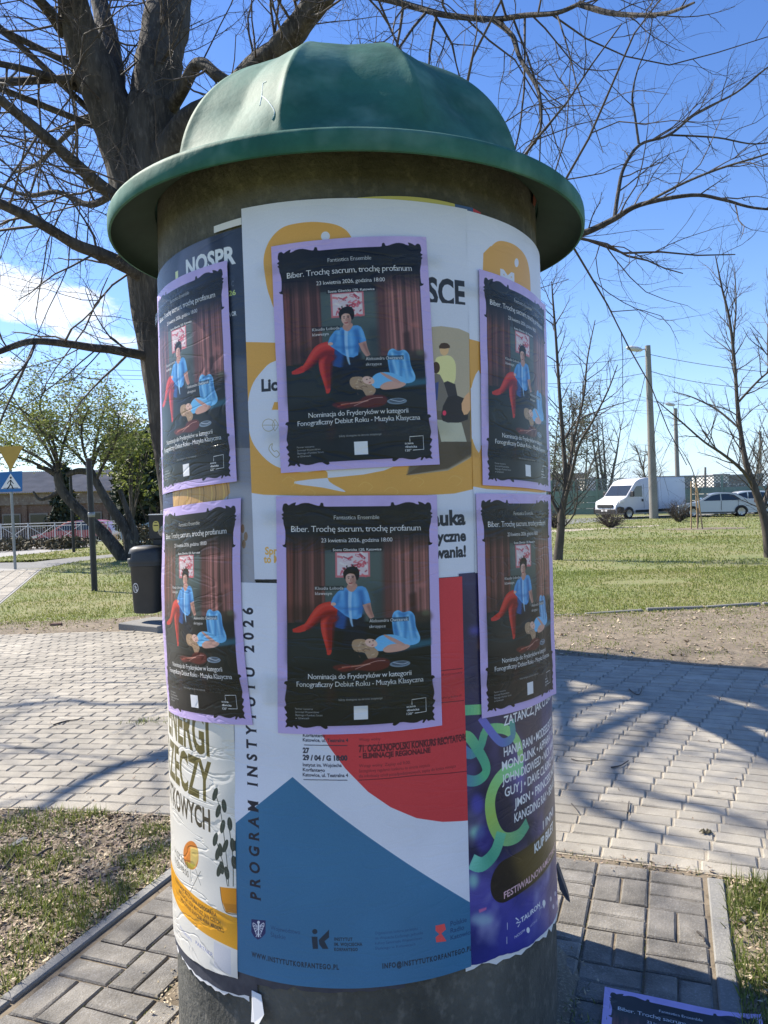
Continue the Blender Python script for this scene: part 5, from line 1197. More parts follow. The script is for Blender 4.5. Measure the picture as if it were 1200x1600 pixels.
# sapling tied to three stakes
b3 = G(1083, 826)
sp_t = young_tree('sapling', 'thin bowed sapling held by three wooden stakes', b3, [([(1090, 826, 0), (1092, 790, 0), (1089, 760, 0), (1080, 730, 0), (1066, 705, .1), (1052, 690, .2), (1035, 682, .3)], [.035, .03, .028, .022, .016, .012, .006])], seed=4, dens=.5)
for i, (x0, x1, y1, dy) in enumerate(((1080, 1080, 752, 0), (1090, 1087, 754, .35), (1098, 1089, 762, -.2))):
    mb = MB(); a = P(x0, 828, b3[1]+dy); a[2] = -.05; b = P(x1, y1, b3[1]+dy); mb.tube([a, b], [.032, .032], n=8)
    tag(mb.build('tree_stake', MT['stake_wood'], smooth=60), ('upright stake left of the sapling', 'middle stake tied to the sapling', 'slanting stake right of the sapling')[i]+', pale peeled wood', 'stake', 'stakes round the sapling')
sheet('sapling_bed', [(b3[0]+1.9*cos(t)+.5, b3[1]+.9*sin(t)) for t in np.arange(14)*2*pi/14], -.011, 'dirt', jitter=.15)

# ---- leafy tree on the left: several leaning stems, young pale leaves
b4 = G(205, 874)
lt = thing('leafy_tree', 'spreading tree with pale young leaves and forked leaning stems behind the bin', 'tree', tuple(b4)); g = np.random.default_rng(15)
a, b = MB(), MB(); tips = []
D4 = b4[1]
def l4(p): return P(p[0], p[1], D4+(p[2] if len(p) > 2 else 0))-b4
stems = [([(200, 878), (182, 858), (160, 832), (138, 810), (112, 785), (96, 765), (90, 740)], [.26, .21, .18, .165, .16, .15, .13]),
 ([(206, 878), (204, 850), (196, 825), (178, 800), (165, 780), (150, 752), (142, 735)], [.26, .22, .17, .15, .13, .12, .10]),
 ([(207, 870), (212, 840), (204, 815), (196, 790), (186, 765)], [.15, .12, .10, .08, .06]),
 ([(92, 745), (72, 733), (58, 730)], [.10, .08, .05]), ([(142, 738), (122, 736), (104, 742)], [.11, .10, .08]),
 ([(96, 765), (80, 775), (62, 780), (52, 768)], [.08, .07, .05, .03])]
crown_l = [[(90, 742), (80, 715, .2), (66, 690, .4), (45, 668, .6), (15, 655, .8)], [(90, 742), (86, 700, -.3), (70, 660, -.5), (62, 630, -.6), (72, 606, -.6)], [(88, 735), (60, 715, .5), (30, 700, .9), (0, 690, 1.2), (-20, 680, 1.4)],
 [(92, 730), (100, 690, .5), (110, 660, .7), (108, 630, .8)], [(142, 735), (130, 700, -.4), (128, 665, -.6), (140, 635, -.8)], [(142, 735), (155, 700, .3), (170, 680, .5), (190, 668, .7)], [(142, 735), (120, 710, .6), (95, 690, 1.0), (60, 672, 1.3)],
 [(150, 750), (165, 720, -.5), (180, 690, -.7), (186, 650, -.8)], [(90, 742), (50, 722, -.6), (20, 712, -.9), (-8, 705, -1.2)], [(142, 735), (150, 690, .9), (160, 650, 1.2), (166, 630, 1.4)], [(88, 720), (70, 680, -1), (40, 645, -1.3), (10, 630, -1.5)]]
for px, rad in stems: 
    q = catmull([l4(p) for p in px], 5); a.tube(q, np.interp(np.linspace(0, 1, len(q)), np.linspace(0, 1, len(rad)), rad), n=9)
for px in crown_l:
    q = catmull([l4(p) for p in px], 4); r = np.linspace(.055, .02, len(q)); a.tube(q, r, n=6)
    for k in range(16):
        s = .2+.8*(k+g.random())/16; i = min(int(s*(len(q)-1)), len(q)-2); d = q[i+1]-q[i]; d /= np.linalg.norm(d); e = g.normal(0, 1, 3)
        grow(b, g, q[i], d*.7+e*.6+np.array([0, 0, .25]), g.uniform(.6, 1.5), .014, 1, [(0,)*7, (5, .16, .03, 4, .5, .8, .2), (4, .18, .02, 2, .5, .8, .3), (3, .2, 0, 0, 0, 0, 0)], tips)
a.build('trunk', MT['bark'], lt, smooth=70); b.build('branches', MT['twig'], lt, smooth=180)
leaves('crown', tips, .050, MT['leaf_pale'], lt, g, k=3, spread=.15)

# ---- evergreens and shrubs on the left
def bushy(name, label, cat, base, w, h, n, m, size, seed=0, shape='cone', group=None, low=0.0, trunk=True, depth=None, lumps=7):
    """foliage of small sprays through an uneven crown, with a stem"""
    t = thing(name, label, cat, tuple(base), group=group); g = np.random.default_rng(seed); P_ = []
    lump = [(g.uniform(-1, 1)*w*.34, g.uniform(-1, 1)*(depth or w)*.34, low+(h-low)*g.uniform(.15, .9), g.uniform(.22, .42)*w) for _ in range(lumps)]
    while len(P_) < n:
        z = low+(h-low)*g.random()**.85; f = (z-low)/(h-low)
        R = w/2*{'cone': (1-f)**.75*(1+.18*sin(z*5+seed)), 'round': sqrt(max(0, 1-(2*f-1)**2))*.95, 'column': min(1, (1-f)*3)*min(1, f*6+.5)*.9, 'lump': 1}[shape]
        if shape == 'lump':
            cx, cy, cz, rr = lump[g.integers(len(lump))]; v = g.normal(0, 1, 3); v *= rr*g.uniform(.5, 1)**.5/np.linalg.norm(v); p = np.array([cx, cy, cz])+v*np.array([1, (depth or w)/w, .8])
            if p[2] < low*.8 or p[2] > h*1.05: continue
        else:
            a_ = g.random()*2*pi; k = sqrt(g.uniform(.35, 1))*(1+.2*sin(3*a_+z*2.3)+.12*sin(7*a_-z*3)); p = np.array([R*k*cos(a_), R*k*sin(a_)*(depth or w)/w, z])
        P_.append(p)
    leaves('foliage', P_, size, m, t, g, k=1, spread=size*.6, flat=1.0)
    mb = MB(); mb.tube([(0, 0, -.05), (0, 0, low+(h-low)*.5), (0, 0, low+(h-low)*.85)], [max(.03, w*.035), max(.02, w*.02), .01], n=7)
    for k in range(10 if shape != 'cone' else 0):
        a_ = g.random()*2*pi; z0 = low*.6+(h-low)*.1*g.random(); mb.tube([(0, 0, z0), (w*.2*cos(a_), w*.2*sin(a_), low+(h-low)*.4), (w*.36*cos(a_), w*.36*sin(a_), low+(h-low)*.7)], [.025, .018, .008], n=4)
    mb.build('stem', MT['young_bark'], t, smooth=60)
    return t
def basepx(px, py): q = G(px, py); q[2] = ZG; return q
bushy('spruce', 'dark narrow spruce with a pointed top behind the crossing sign', 'tree', G(48, 848) + np.array([0, 4, LOW]), 1.5, 4.4, 2600, MT['needle_dark'], .16, seed=1)
bushy('thuja', 'clipped dark column thuja against the brick wall', 'tree', G(52, 846) + np.array([.2, 2.8, LOW]), 1.5, 2.2, 1800, MT['needle_dark'], .12, seed=2, shape='column')
bushy('evergreen', 'tall dense dark evergreen beside the old trunk', 'tree', G(214, 856) + np.array([0, 2, 0]), 2.9, 5.2, 6500, MT['needle_dark'], .17, seed=3, shape='lump', low=.1, lumps=16)
bushy('evergreen', 'bluish dark evergreen behind the forked stems', 'tree', G(176, 852) + np.array([0, 3, 0]), 1.7, 3.4, 2600, MT['needle_blue'], .15, seed=4, shape='column')
bushy('yellow_shrub', 'tall shrub with yellow-green leaves between leafy tree and old trunk', 'shrub', G(205, 866) + np.array([-.1, .5, 0]), 2.2, 4.9, 1500, MT['leaf_yellow'], .085, seed=5, shape='lump', low=1.6, lumps=9)
bushy('low_bush', 'low dark bush at the kerb under the crossing sign', 'bush', G(18, 859), 2.6, .40, 900, MT['bush_dark'], .10, seed=6, shape='round', group='low bushes along the railing')
bushy('low_bush', 'low dark bush in front of the red car', 'bush', G(100, 856), 2.0, .36, 900, MT['bush_dark'], .10, seed=7, shape='round', group='low bushes along the railing')
bushy('garden_shrub', 'light green shrub in front of the brick wall', 'bush', G(88, 842) + np.array([0, 3, LOW]), 1.3, 1.7, 800, MT['leaf_yellow'], .10, seed=8, shape='column')
bushy('garden_shrub', 'dark shrub to the right of the light green one', 'bush', G(104, 842) + np.array([0, 3.5, LOW]), 1.6, 1.3, 800, MT['needle_blue'], .12, seed=9, shape='round')
bushy('low_bush', 'small leafy bush between the forked stems and the bin', 'bush', G(222, 872), 1.2, 1.0, 900, MT['bush_dark'], .07, seed=10, shape='round', group='low bushes along the railing')

# ---- bare trees and bushes on the right
def bare_tree(name, label, base, h, spread, seed, m='far_bark', buds=0, group='bare trees beyond the fence', nst=1, tw=1.0):
    t = thing(name, label, 'tree', tuple(base), group=group); g = np.random.default_rng(seed); a, b = MB(), MB(); tips = []
    for s in range(nst):
        d = np.array([g.normal(0, .12*(nst > 1)+.03), g.normal(0, .1), 1]); pts = [np.array([g.normal(0, .2)*(nst > 1), g.normal(0, .2)*(nst > 1), -.1])]
        for k in range(8): d = d+g.normal(0, .06, 3); d /= np.linalg.norm(d); pts.append(pts[-1]+d*h*.9/8)
        r = np.linspace(h*.016+.03, .02, 9); a.tube(pts, r, n=7)
        for k in range(int(26/nst**.5)):
            s_ = .2+.8*(k+g.random())/int(26/nst**.5); i = min(int(s_*8), 7); e = g.normal(0, 1, 3); e[2] = abs(e[2])*.6+.35; e /= np.linalg.norm(e)
            grow(b, g, pts[i], e, spread*g.uniform(.6, 1.2)*(1-.45*s_), .035*tw, 1, [(0,)*7, (5, .12, .07, 6, .5, .65, .2), (4, .14, .05, 4, .5, .65, .2), (3, .16, .02, 0, 0, 0, 0)], tips)
    a.build('trunk', MT['young_bark'] if m != 'far_bark' else MT[m], t, smooth=70); b.build('crown', MT[m], t, smooth=180)
    if buds: leaves('buds', tips, .09, MT['bud_green'], t, g, k=buds, spread=.2)
    return t
def far(px, y): q = P(px, 790, y); q[2] = ZG; return q
bare_tree('bare_tree', 'grey bare tree with first green buds left of the white van', far(888, 58), 10.5, 3.6, 1, buds=1)
bare_tree('bare_tree', 'many-stemmed bare tree above the front of the van', far(945, 60), 8.5, 3.0, 2, nst=4)
bare_tree('bare_tree', 'bare grey tree just right of the column, beyond the fence', far(862, 62), 9.0, 3.4, 3, nst=2, buds=1)
bare_tree('bare_tree', 'small bare tree behind the concrete lamp post', far(1012, 66), 6.5, 2.4, 4, nst=3)
bare_tree('bare_tree', 'short bare tree behind the roof of the silver hatchback', far(1185, 64), 6.0, 2.6, 5, nst=2)
bare_tree('bare_tree', 'twiggy bare tree in the gap left of the bud-green one', far(915, 70), 8.0, 3.0, 6, nst=2)
def twig_bush(label, base, w, h, seed, m='young_bark'):
    t = thing('twig_bush', label, 'bush', tuple(base), group='leafless bushes by the van'); g = np.random.default_rng(seed); b = MB()
    for k in range(46):
        a_ = g.random()*2*pi; e = np.array([cos(a_)*g.uniform(.1, 1), sin(a_)*g.uniform(.1, 1), g.uniform(.5, 1.2)])
        grow(b, g, (cos(a_)*.1, sin(a_)*.1, 0), e, h*g.uniform(.6, 1.05), .022, 1, [(0,)*7, (5, .16, .02, 6, .5, .7, .15), (4, .2, .0, 3, .5, .7, .2), (3, .2, 0, 0, 0, 0, 0)])
    b.build('branches', MT[m], t, smooth=180); return t
twig_bush('round leafless bush in front of the van bonnet', G(953, 824), 1.3, 1.05, 1)
twig_bush('round leafless bush hiding the rear wheel of the van', G(1060, 815), 1.4, 1.2, 2)
twig_bush('leafless bush at the foot of the green fence by the young tree', G(868, 825), 1.6, 1.0, 3)
# ------------------------------------------------------------------ street furniture, left
bin_p = G(241, 980); 
t = thing('waste_bin', 'dark plastic waste bin with a hooded lid, on a post', 'waste bin', (bin_p[0], bin_p[1], .09), rz=radians(-8))
BY = bin_p[1]; s_ = BY/1200.
hb = (960-866)*s_; z0 = P(236, 957, BY)[2]-.09; z1 = P(236, 878, BY)[2]-.09; z2 = P(236, 860, BY)[2]-.09
rb = 45*s_/2*1.10; cxl = P(229, 900, BY)[0]-bin_p[0]
mb = MB(); N = 36
def ov(r, z, e=2.8): return [(cxl+r*math.copysign(abs(cos(a))**(2/e), cos(a)), r*.82*math.copysign(abs(sin(a))**(2/e), sin(a)), z) for a in np.arange(N)*2*pi/N]
rings = [ov(rb*.70, z0), ov(rb*.80, z0+.01), ov(rb*.84, z0+.05), ov(rb*.96, z1-.06), ov(rb*1.0, z1-.05), ov(rb*1.06, z1-.045), ov(rb*1.06, z1)]
V = [p for r in rings for p in r]; F = [(i*N+j, i*N+(j+1) % N, (i+1)*N+(j+1) % N, (i+1)*N+j) for i in range(len(rings)-1) for j in range(N)] + [tuple(range(N))[::-1]]
mb.add(V, F); mb.build('body', MT['bin_plastic'], t, smooth=50)
mb = MB(); rings = [ov(rb*1.10, z1-.005), ov(rb*1.12, z1+.02), ov(rb*1.08, z1+.05), ov(rb*1.04, z1+.13), ov(rb*.95, z1+.19), ov(rb*.70, z1+.225), ov(rb*.3, z1+.235)]
V = [p for r in rings for p in r]
F = [(i*N+j, i*N+(j+1) % N, (i+1)*N+(j+1) % N, (i+1)*N+j) for i in range(len(rings)-1) for j in range(N) if not (i == 2 and 17 <= j <= 23)] + [tuple(range((len(rings)-1)*N, len(rings)*N))]
mb.add(V, F); lid = mb.build('lid', MT['bin_plastic'], t, smooth=50)
mb = MB(); mb.box((cxl-rb*.80, -.05, z1+.05), (.04, rb*1.1, .03), bev=.008); mb.build('lip', MT['grey_metal'], t)
mb = MB(); px_ = P(244, 900, BY)[0]-bin_p[0]; zt = P(250, 798, BY)[2]-.09
mb.box((px_+.04, rb*.98, zt/2), (.06, .06, zt), bev=.004); mb.build('post', MT['grey_metal'], t)
# round litter mark on the body
ec = cxl-rb*.42; ez = P(210, 917, BY)[2]-.09
def on_body(u, v, o=.004): 
    x = ec+u; y = -.82*rb*.93*(1-min(1, abs((x-cxl)/rb/.92))**2.8)**(1/2.8)-o; return (x, y, ez+v)
mb = MB(); an = np.arange(24)*2*pi/24
mb.add([on_body(.045*cos(a), .068*sin(a)) for a in an] + [on_body(.038*cos(a), .058*sin(a)) for a in an], [(j, (j+1) % 24, 24+(j+1) % 24, 24+j) for j in range(24)])
for pts in ([(-.006, .035), (-.002, .010), (.008, -.012), (.010, -.040)], [(-.002, .010), (-.012, -.015), (-.014, -.042)], [(-.004, .028), (.014, .008), (.020, -.004)], [(-.004, .028), (-.018, .012)], [(.016, -.020), (.018, -.042), (.028, -.042), (.030, -.020)]):
    q = catmull(pts, 3); d = np.gradient(q, axis=0); d /= np.linalg.norm(d, axis=1)[:, None]; nn = np.stack([-d[:, 1], d[:, 0]], 1)*.003; n = len(q)
    mb.add([on_body(*(p+k)) for p, k in zip(q, nn)] + [on_body(*(p-k)) for p, k in zip(q, nn)], [(i, n+i, n+i+1, i+1) for i in range(n-1)])
an2 = np.arange(10)*2*pi/10; mb.add([on_body(-.008+.006*cos(a), .046+.007*sin(a)) for a in an2], [tuple(range(10))])
mb.build('litter_mark', MT['sign_white'], t)
# dispenser box on the post
bx0, bx1 = P(226, 805, BY)[0]-bin_p[0], P(251, 805, BY)[0]-bin_p[0]; bz1, bz0 = P(238, 805, BY)[2]-.09, P(238, 843, BY)[2]-.09
mb = MB(); mb.box(((bx0+bx1)/2, rb*.80, (bz0+bz1)/2), (bx1-bx0, .12, bz1-bz0), bev=.008); mb.box(((bx0+bx1)/2+.02, rb*.80, bz0-.045), ((bx1-bx0)*.72, .10, .085), bev=.006)
dsp = mb.build('dispenser', MT['black_metal'], t)
mb = MB(); mb.box(((bx0+bx1)/2, rb*.80, bz1+.006), (bx1-bx0+.01, .13, .012)); mb.build('dispenser_lid', MT['sign_white'], t)
mb = MB(); ys = rb*.80-.0625; ccx, ccz = (bx0+bx1)/2-.008, (bz0+bz1)/2+.01
mb.add([(ccx+.048*math.copysign(abs(cos(a))**.8, cos(a)), ys, ccz+.075*math.copysign(abs(sin(a))**.7, sin(a))) for a in an], [tuple(range(24))]); mb.build('sticker', MT['sticker_yellow'], t)
mb = MB(); mb.box((ccx, ys-.002, ccz+.012), (.07, .002, .012)); mb.box((ccx, ys-.002, ccz+.055), (.04, .002, .010)); mb.build('sticker_print', MT['black_print'], t)
# its concrete foot slab
sl_c = G(226, 988)
mb = MB(); mb.box((0, 0, .04), (.78, .62, .13), bev=.012)
tag(mb.build('foot_slab', MT['kerb'], loc=(bin_p[0]+.02, bin_p[1]-.02, -.02), rot=(0, 0, radians(-32))), 'thick square concrete slab the waste bin stands on', 'slab')

# road sign: give-way triangle over a pedestrian-crossing square
sg = G(24, 889); SY = sg[1]; k = SY/1200.
t = thing('road_sign', 'grey sign post with an ochre give-way triangle over a blue crossing sign', 'road sign', (sg[0], sg[1], 0))
zt = P(20, 700, SY)[2]; mb = MB(); mb.tube([(0, 0, -.1), (-.05, 0, zt)], [.038, .038], n=12); mb.build('pole', MT['grey_metal'], t, smooth=60)
def sx(px, py): q = P(px, py, SY); return q[0]-sg[0], q[2]
mb = MB(); tr_ = [sx(-3, 698), sx(38, 697), sx(18, 736)]
def rnd(poly, r, k=4):
    out = []; n = len(poly)
    for i in range(n):
        p, a, b = np.array(poly[i]), np.array(poly[i-1]), np.array(poly[(i+1) % n]); u = (a-p)/np.linalg.norm(a-p); v = (b-p)/np.linalg.norm(b-p)
        for s in np.linspace(0, 1, k): out.append(tuple((1-s)**2*(p+u*r)+2*s*(1-s)*p+s*s*(p+v*r)))
    return out
mb.prism(rnd(tr_, .05), -.052, -.040, lambda u, v, w: (u, w, v)); plate = mb.build('triangle_plate', MT['sign_ochre'], t)
mb = MB(); sq = [sx(1, 738), sx(36, 736), sx(36, 768), sx(1, 769)]; mb.prism(rnd(sq, .03), -.052, -.040, lambda u, v, w: (u, w, v)); mb.build('square_plate', MT['sign_blue'], t)
mb = MB(); mb.prism([sx(18, 740), sx(34, 763), sx(3, 764)], -.055, -.052, lambda u, v, w: (u, w, v)); mb.build('white_triangle', MT['sign_white'], t)
mb = MB()
for pts, wd in (([(18.2, 750), (18, 756), (20, 759), (22, 764)], 1.8), ([(18, 756), (16, 760), (13, 764)], 1.8), ([(18.2, 750), (21, 754), (23, 756)], 1.2), ([(18.2, 750), (15, 753), (13, 756)], 1.2), ([(7, 763), (30, 762.4)], .9)):
    q = np.array([sx(*p) for p in pts]); d = np.gradient(q, axis=0); d /= np.linalg.norm(d, axis=1)[:, None]; nn = np.stack([-d[:, 1], d[:, 0]], 1)*wd*k/2; n = len(q)
    mb.add([(a_, -.0565, b_) for a_, b_ in q+nn] + [(a_, -.0565, b_) for a_, b_ in q-nn], [(i, i+1, n+i+1, n+i) for i in range(n-1)])
hx, hz = sx(18.3, 746.5); mb.add([(hx+1.6*k*cos(a), -.0565, hz+1.8*k*sin(a)) for a in an2], [tuple(range(10))]); mb.build('walker_mark', MT['black_print'], t)
# two dark posts on the lawn
for lab, px, y0_, y1_, r_ in (('thick dark steel post on the grass in front of the leafy tree', 148, 922, 718, .062), ('thin dark steel post by the tarmac path', 115.5, 862, 737, .055)):
    q = G(px, y0_); zt = P(px-3, y1_, q[1])[2]; tp_ = thing('steel_post', lab, 'post', (q[0], q[1], 0), group='dark steel posts on the left lawn')
    mb = MB(); mb.tube([(0, 0, -.1), (-.03, 0, zt)], [r_, r_*.95], n=12); mb.build('shaft', MT['black_metal'], tp_, smooth=60)
    mb = MB(); mb.lathe([(r_*1.0, zt-.02), (r_*1.15, zt-.01), (r_*1.1, zt+.02), (.01, zt+.035)], c=(-.03, 0, 0), n=12); mb.build('cap', MT['black_metal'], tp_, smooth=60)
    mb = MB(); zc = P(px, 804 if px > 140 else 795, q[1])[2]; mb.lathe([(r_*1.02, zc-.05), (r_*1.12, zc-.045), (r_*1.12, zc+.045), (r_*1.02, zc+.05)], c=(-.015, 0, 0), n=12); mb.build('band', MT['grey_metal'], tp_, smooth=60)

# railing along the road
ra, rb_ = G(-40, 856), G(196, 850); rb_ = np.array([rb_[0], ra[1]+1.0, 0]); d = rb_-ra; Lr = np.linalg.norm(d[:2]); an_r = atan2(d[1], d[0])
rl = thing('railing', 'white metal railing of thin upright bars along the road', 'railing', (ra[0], ra[1], 0), rz=an_r)
nb = 6; pw = Lr/nb; H = .98
for i in range(nb+1):
    mb = MB(); mb.tube([(i*pw, 0, -.1), (i*pw, 0, H+.03)], [.030, .030], n=8); mb.build('post', MT['white_metal'], rl, smooth=60)
for z in (.12, H-.12, H): 
    mb = MB(); mb.tube([(0, 0, z), (Lr, 0, z)], [.017, .017], n=8); mb.build('rail', MT['white_metal'], rl, smooth=60)
mb = MB()
for i in range(nb):
    for j in range(1, 11): x = (i+j/11)*pw; mb.tube([(x, 0, .12), (x, 0, H-.12)], [.007, .007], n=4, cap=False)
tag(mb.build('bars', MT['white_metal'], rl), kind='stuff')
for i in (1, 2, 3): 
    for s in ((0, 1), (1, 0)): mb = MB(); mb.tube([(i*pw+.05, -.03, .15+s[0]*.7), ((i+1)*pw-.05, -.03, .15+s[1]*.7)], [.014, .014], n=5); mb.build('brace', MT['white_metal'], rl, smooth=60)

# ------------------------------------------------------------------ vehicles
def car(name, label, cat, loc, rz, paint, prof, cab, wid=1.76, wheels=(.85, 3.5), wr=.32, side_win=(), wind=None, rear=None, group=None, van=False):
    """x runs from the nose (0) to the tail; body outline prof, glasshouse outline cab (car) in side view"""
    t = thing(name, label, cat, loc, rz=rz, group=group)
    def yw(z): return wid/2*(1-(.05 if van else .16)*max(0, (z-(1.15 if van else .86)))/(1.35 if van else .6) - .05*max(0, (.45-z)/.45))
    pts = catmull(prof, 3, True) if not van else np.array(prof); n = len(pts)
    bm = MB(); V = []
    L = max(p[0] for p in prof)
    for sgn, ins in ((-1, .0), (-1, .03), (1, .03), (1, .0)):
        cen = np.array([L/2, .75])
        for x, z in pts:
            sx_, sz_ = (x, z) if ins else (cen[0]+(x-cen[0])*.985, cen[1]+(z-cen[1])*.97)
            nose = 1-.10*max(0, 1-min(x, L-x)/.5)**2
            V.append((sx_, sgn*(yw(sz_)*nose-ins*.0), sz_) if not ins else (sx_, sgn*(yw(sz_)*nose-.035), sz_))
    # order of rings: outer-left small, left full, right full, right small
    V = np.array(V).reshape(4, n, 3)
    F = []
    for k in range(3): F += [(k*n+i, k*n+(i+1) % n, (k+1)*n+(i+1) % n, (k+1)*n+i) for i in range(n)]
    F += [tuple(range(n))[::-1], tuple(range(3*n, 4*n))]
    bm.add(V.reshape(-1, 3), F); b = bm.build('body', MT[paint], t, smooth=35)
    def panel(nm, poly, m, sgn, out=.012, th=.012):
        mb = MB(); mb.prism(poly, 0, 1, lambda u, v, w: (u, sgn*(yw(v)+out-w*th), v)); return mb.build(nm, MT[m], t)
    for sgn in (-1, 1):
        for poly in side_win: panel('side_window', poly, 'car_glass', sgn, .006)
        for xw in wheels:
            mb = MB(); c_ = np.array([xw, sgn*(wid/2-.10), wr])
            for rr, w0, m_, nm in ((wr, .11, 'tyre', 'wheel'),):
                an_ = np.arange(28)*2*pi/28; rings = [(rr*.66, w0), (rr*.93, w0), (rr, w0*.75), (rr, -w0*.75), (rr*.93, -w0)]
                V = [(c_[0]+r*cos(a), c_[1]+sgn*w, c_[2]+r*sin(a)) for r, w in rings for a in an_]
                F = [(i*28+j, i*28+(j+1) % 28, (i+1)*28+(j+1) % 28, (i+1)*28+j) for i in range(4) for j in range(28)]
                mb.add(V, F); wh = mb.build('wheel', MT['tyre'], t, smooth=50)
            mb = MB(); V = [(c_[0], c_[1]+sgn*.085, c_[2])]; F = []
            for j in range(28): V.append((c_[0]+wr*.66*cos(an_[j]), c_[1]+sgn*.105, c_[2]+wr*.66*sin(an_[j])))
            for j in range(28):
                if j % 4 != 3: F.append((0, 1+j, 1+(j+1) % 28))
            mb.add(V, F); mb.build('rim', MT['rim'], wh)
            mb = MB(); V = []; 
            for r in (wr*1.0, wr*1.17): V += [(c_[0]+r*cos(a), sgn*(wid/2*.985+.006), c_[2]+r*sin(a)) for a in np.linspace(-.15, pi+.15, 20)]
            mb.add(V, [(i, i+1, 21+i, 20+i) for i in range(19)]); mb.build('arch_shade_ring', MT['black_plastic'], t)  # flat black ring on the body side, painted shade of the wheel-arch gap
    def cross(nm, pts2, m, inset=.10, off=.012):
        """a pane or strip right across the car along the side-view line pts2"""
        q = np.array(pts2, float); d = q[-1]-q[0]; nn = np.array([-d[1], d[0]])/np.linalg.norm(d); nn *= off if nn[1] >= 0 else -off
        mb = MB(); V = []
        for s in (-1, 1):
            for x, z in q: V.append((x+nn[0], s*(yw(z)-inset), z+nn[1]))
        n_ = len(q); mb.add(V, [(i, i+1, n_+i+1, n_+i) for i in range(n_-1)]); return mb.build(nm, MT[m], t)
    if wind: cross('windscreen', wind, 'car_glass')
    if rear: cross('rear_window', rear, 'car_glass')
    return t, yw, panel, cross
sed_prof = [(.04, .30), (0, .50), (.06, .68), (.25, .76), (1.05, .90), (1.25, .96), (1.95, 1.36), (2.35, 1.455), (2.9, 1.46), (3.35, 1.38), (3.95, 1.08), (4.25, 1.04), (4.58, 1.02), (4.70, .90), (4.72, .62), (4.66, .38), (4.5, .24), (2.4, .20), (.3, .22)]
hat_prof = [(.04, .30), (0, .50), (.06, .70), (.25, .80), (.95, .95), (1.1, 1.0), (1.75, 1.40), (2.2, 1.50), (3.0, 1.50), (3.6, 1.44), (3.95, 1.15), (4.10, .95), (4.14, .60), (4.08, .36), (3.9, .24), (2.2, .20), (.3, .22)]
sed_win = [[(1.50, .98), (2.02, 1.30), (2.48, 1.385), (2.50, .99)], [(2.56, .99), (2.54, 1.385), (2.95, 1.38), (3.30, 1.30), (3.62, 1.06), (3.55, 1.0)]]
hat_win = [[(1.32, 1.02), (1.82, 1.34), (2.28, 1.43), (2.30, 1.02)], [(2.37, 1.02), (2.35, 1.43), (3.0, 1.43), (3.15, 1.02)], [(3.22, 1.04), (3.10, 1.42), (3.48, 1.37), (3.72, 1.10)]]
def place_px(px, py, ahead): 
    q = G(px, py); return (q[0], q[1], ZG)
# silver saloon behind the stakes: tail to the right, slightly turned to us
q = G(1090, 809); t, yw, panel, cross = car('parked_car', 'silver saloon car parked right behind the van', 'car', (q[0]-.5, q[1]+2.2, ZG), radians(-14), 'car_silver', sed_prof, None, side_win=sed_win, wheels=(.92, 3.65), rear=[(3.42, 1.37), (3.90, 1.12)][::1], wind=[(1.30, .99), (1.92, 1.345)][::-1])
for s in (-1, 1): panel('tail_light', [(4.38, .84), (4.36, .98), (4.62, .97), (4.66, .84)], 'tail_red', s, .004)
mb = MB(); mb.box((4.725, 0, .62), (.02, .5, .11)); mb.build('number_plate', MT['plate_white'], t)
for s in (-1, 1): 
    for zx in ((2.53, .02), (3.48, .015)): panel('door_seam', [(zx[0], .40), (zx[0]+zx[1], .40), (zx[0]+zx[1], .98), (zx[0], .98)], 'black_plastic', s, .003, .004)
    panel('sill', [(1.3, .24), (1.3, .31), (3.3, .31), (3.3, .24)], 'black_plastic', s, .003)
mb = MB(); mb.box((4.66, 0, .34), (.12, 1.5, .10), bev=.02); mb.build('bumper', MT['black_plastic'], t)
# pale hatchback beyond it
q = G(1146, 806); t, yw, panel, cross = car('parked_car', 'pale silver hatchback parked at the right end of the row', 'car', (q[0]-.2, q[1]+3.4, ZG), radians(-8), 'car_pale', hat_prof, None, side_win=hat_win, wheels=(.80, 3.35), wind=[(1.14, 1.03), (1.72, 1.385)][::-1])
for s in (-1, 1): panel('door_seam', [(2.33, .40), (2.345, .40), (2.345, 1.0), (2.33, 1.0)], 'black_plastic', s, .003, .004); panel('headlight', [(.10, .62), (.08, .72), (.42, .82), (.40, .70)], 'lamp_glass', s, .004)
# red car and blue car on the left
q = G(28, 846); t, yw, panel, cross = car('parked_car', 'red hatchback parked behind the white railing', 'car', (q[0]+.1, q[1]+1.7, LOW), radians(4), 'car_red', hat_prof, None, side_win=hat_win, wheels=(.80, 3.35), wind=[(1.14, 1.03), (1.72, 1.385)][::-1])
for s in (-1, 1): panel('door_seam', [(2.33, .40), (2.345, .40), (2.345, 1.0), (2.33, 1.0)], 'black_plastic', s, .003, .004); panel('headlight', [(.10, .62), (.08, .72), (.42, .82), (.40, .70)], 'lamp_glass', s, .004)
q = G(203, 851); t, yw, panel, cross = car('parked_car', 'grey-blue car half hidden behind the waste bin', 'car', (q[0], q[1], ZG), radians(-10), 'car_blue', sed_prof, None, side_win=sed_win, wheels=(.92, 3.65), wind=[(1.30, .99), (1.92, 1.345)][::-1])
for s in (-1, 1): panel('headlight', [(.10, .60), (.08, .70), (.42, .78), (.40, .68)], 'lamp_glass', s, .004)
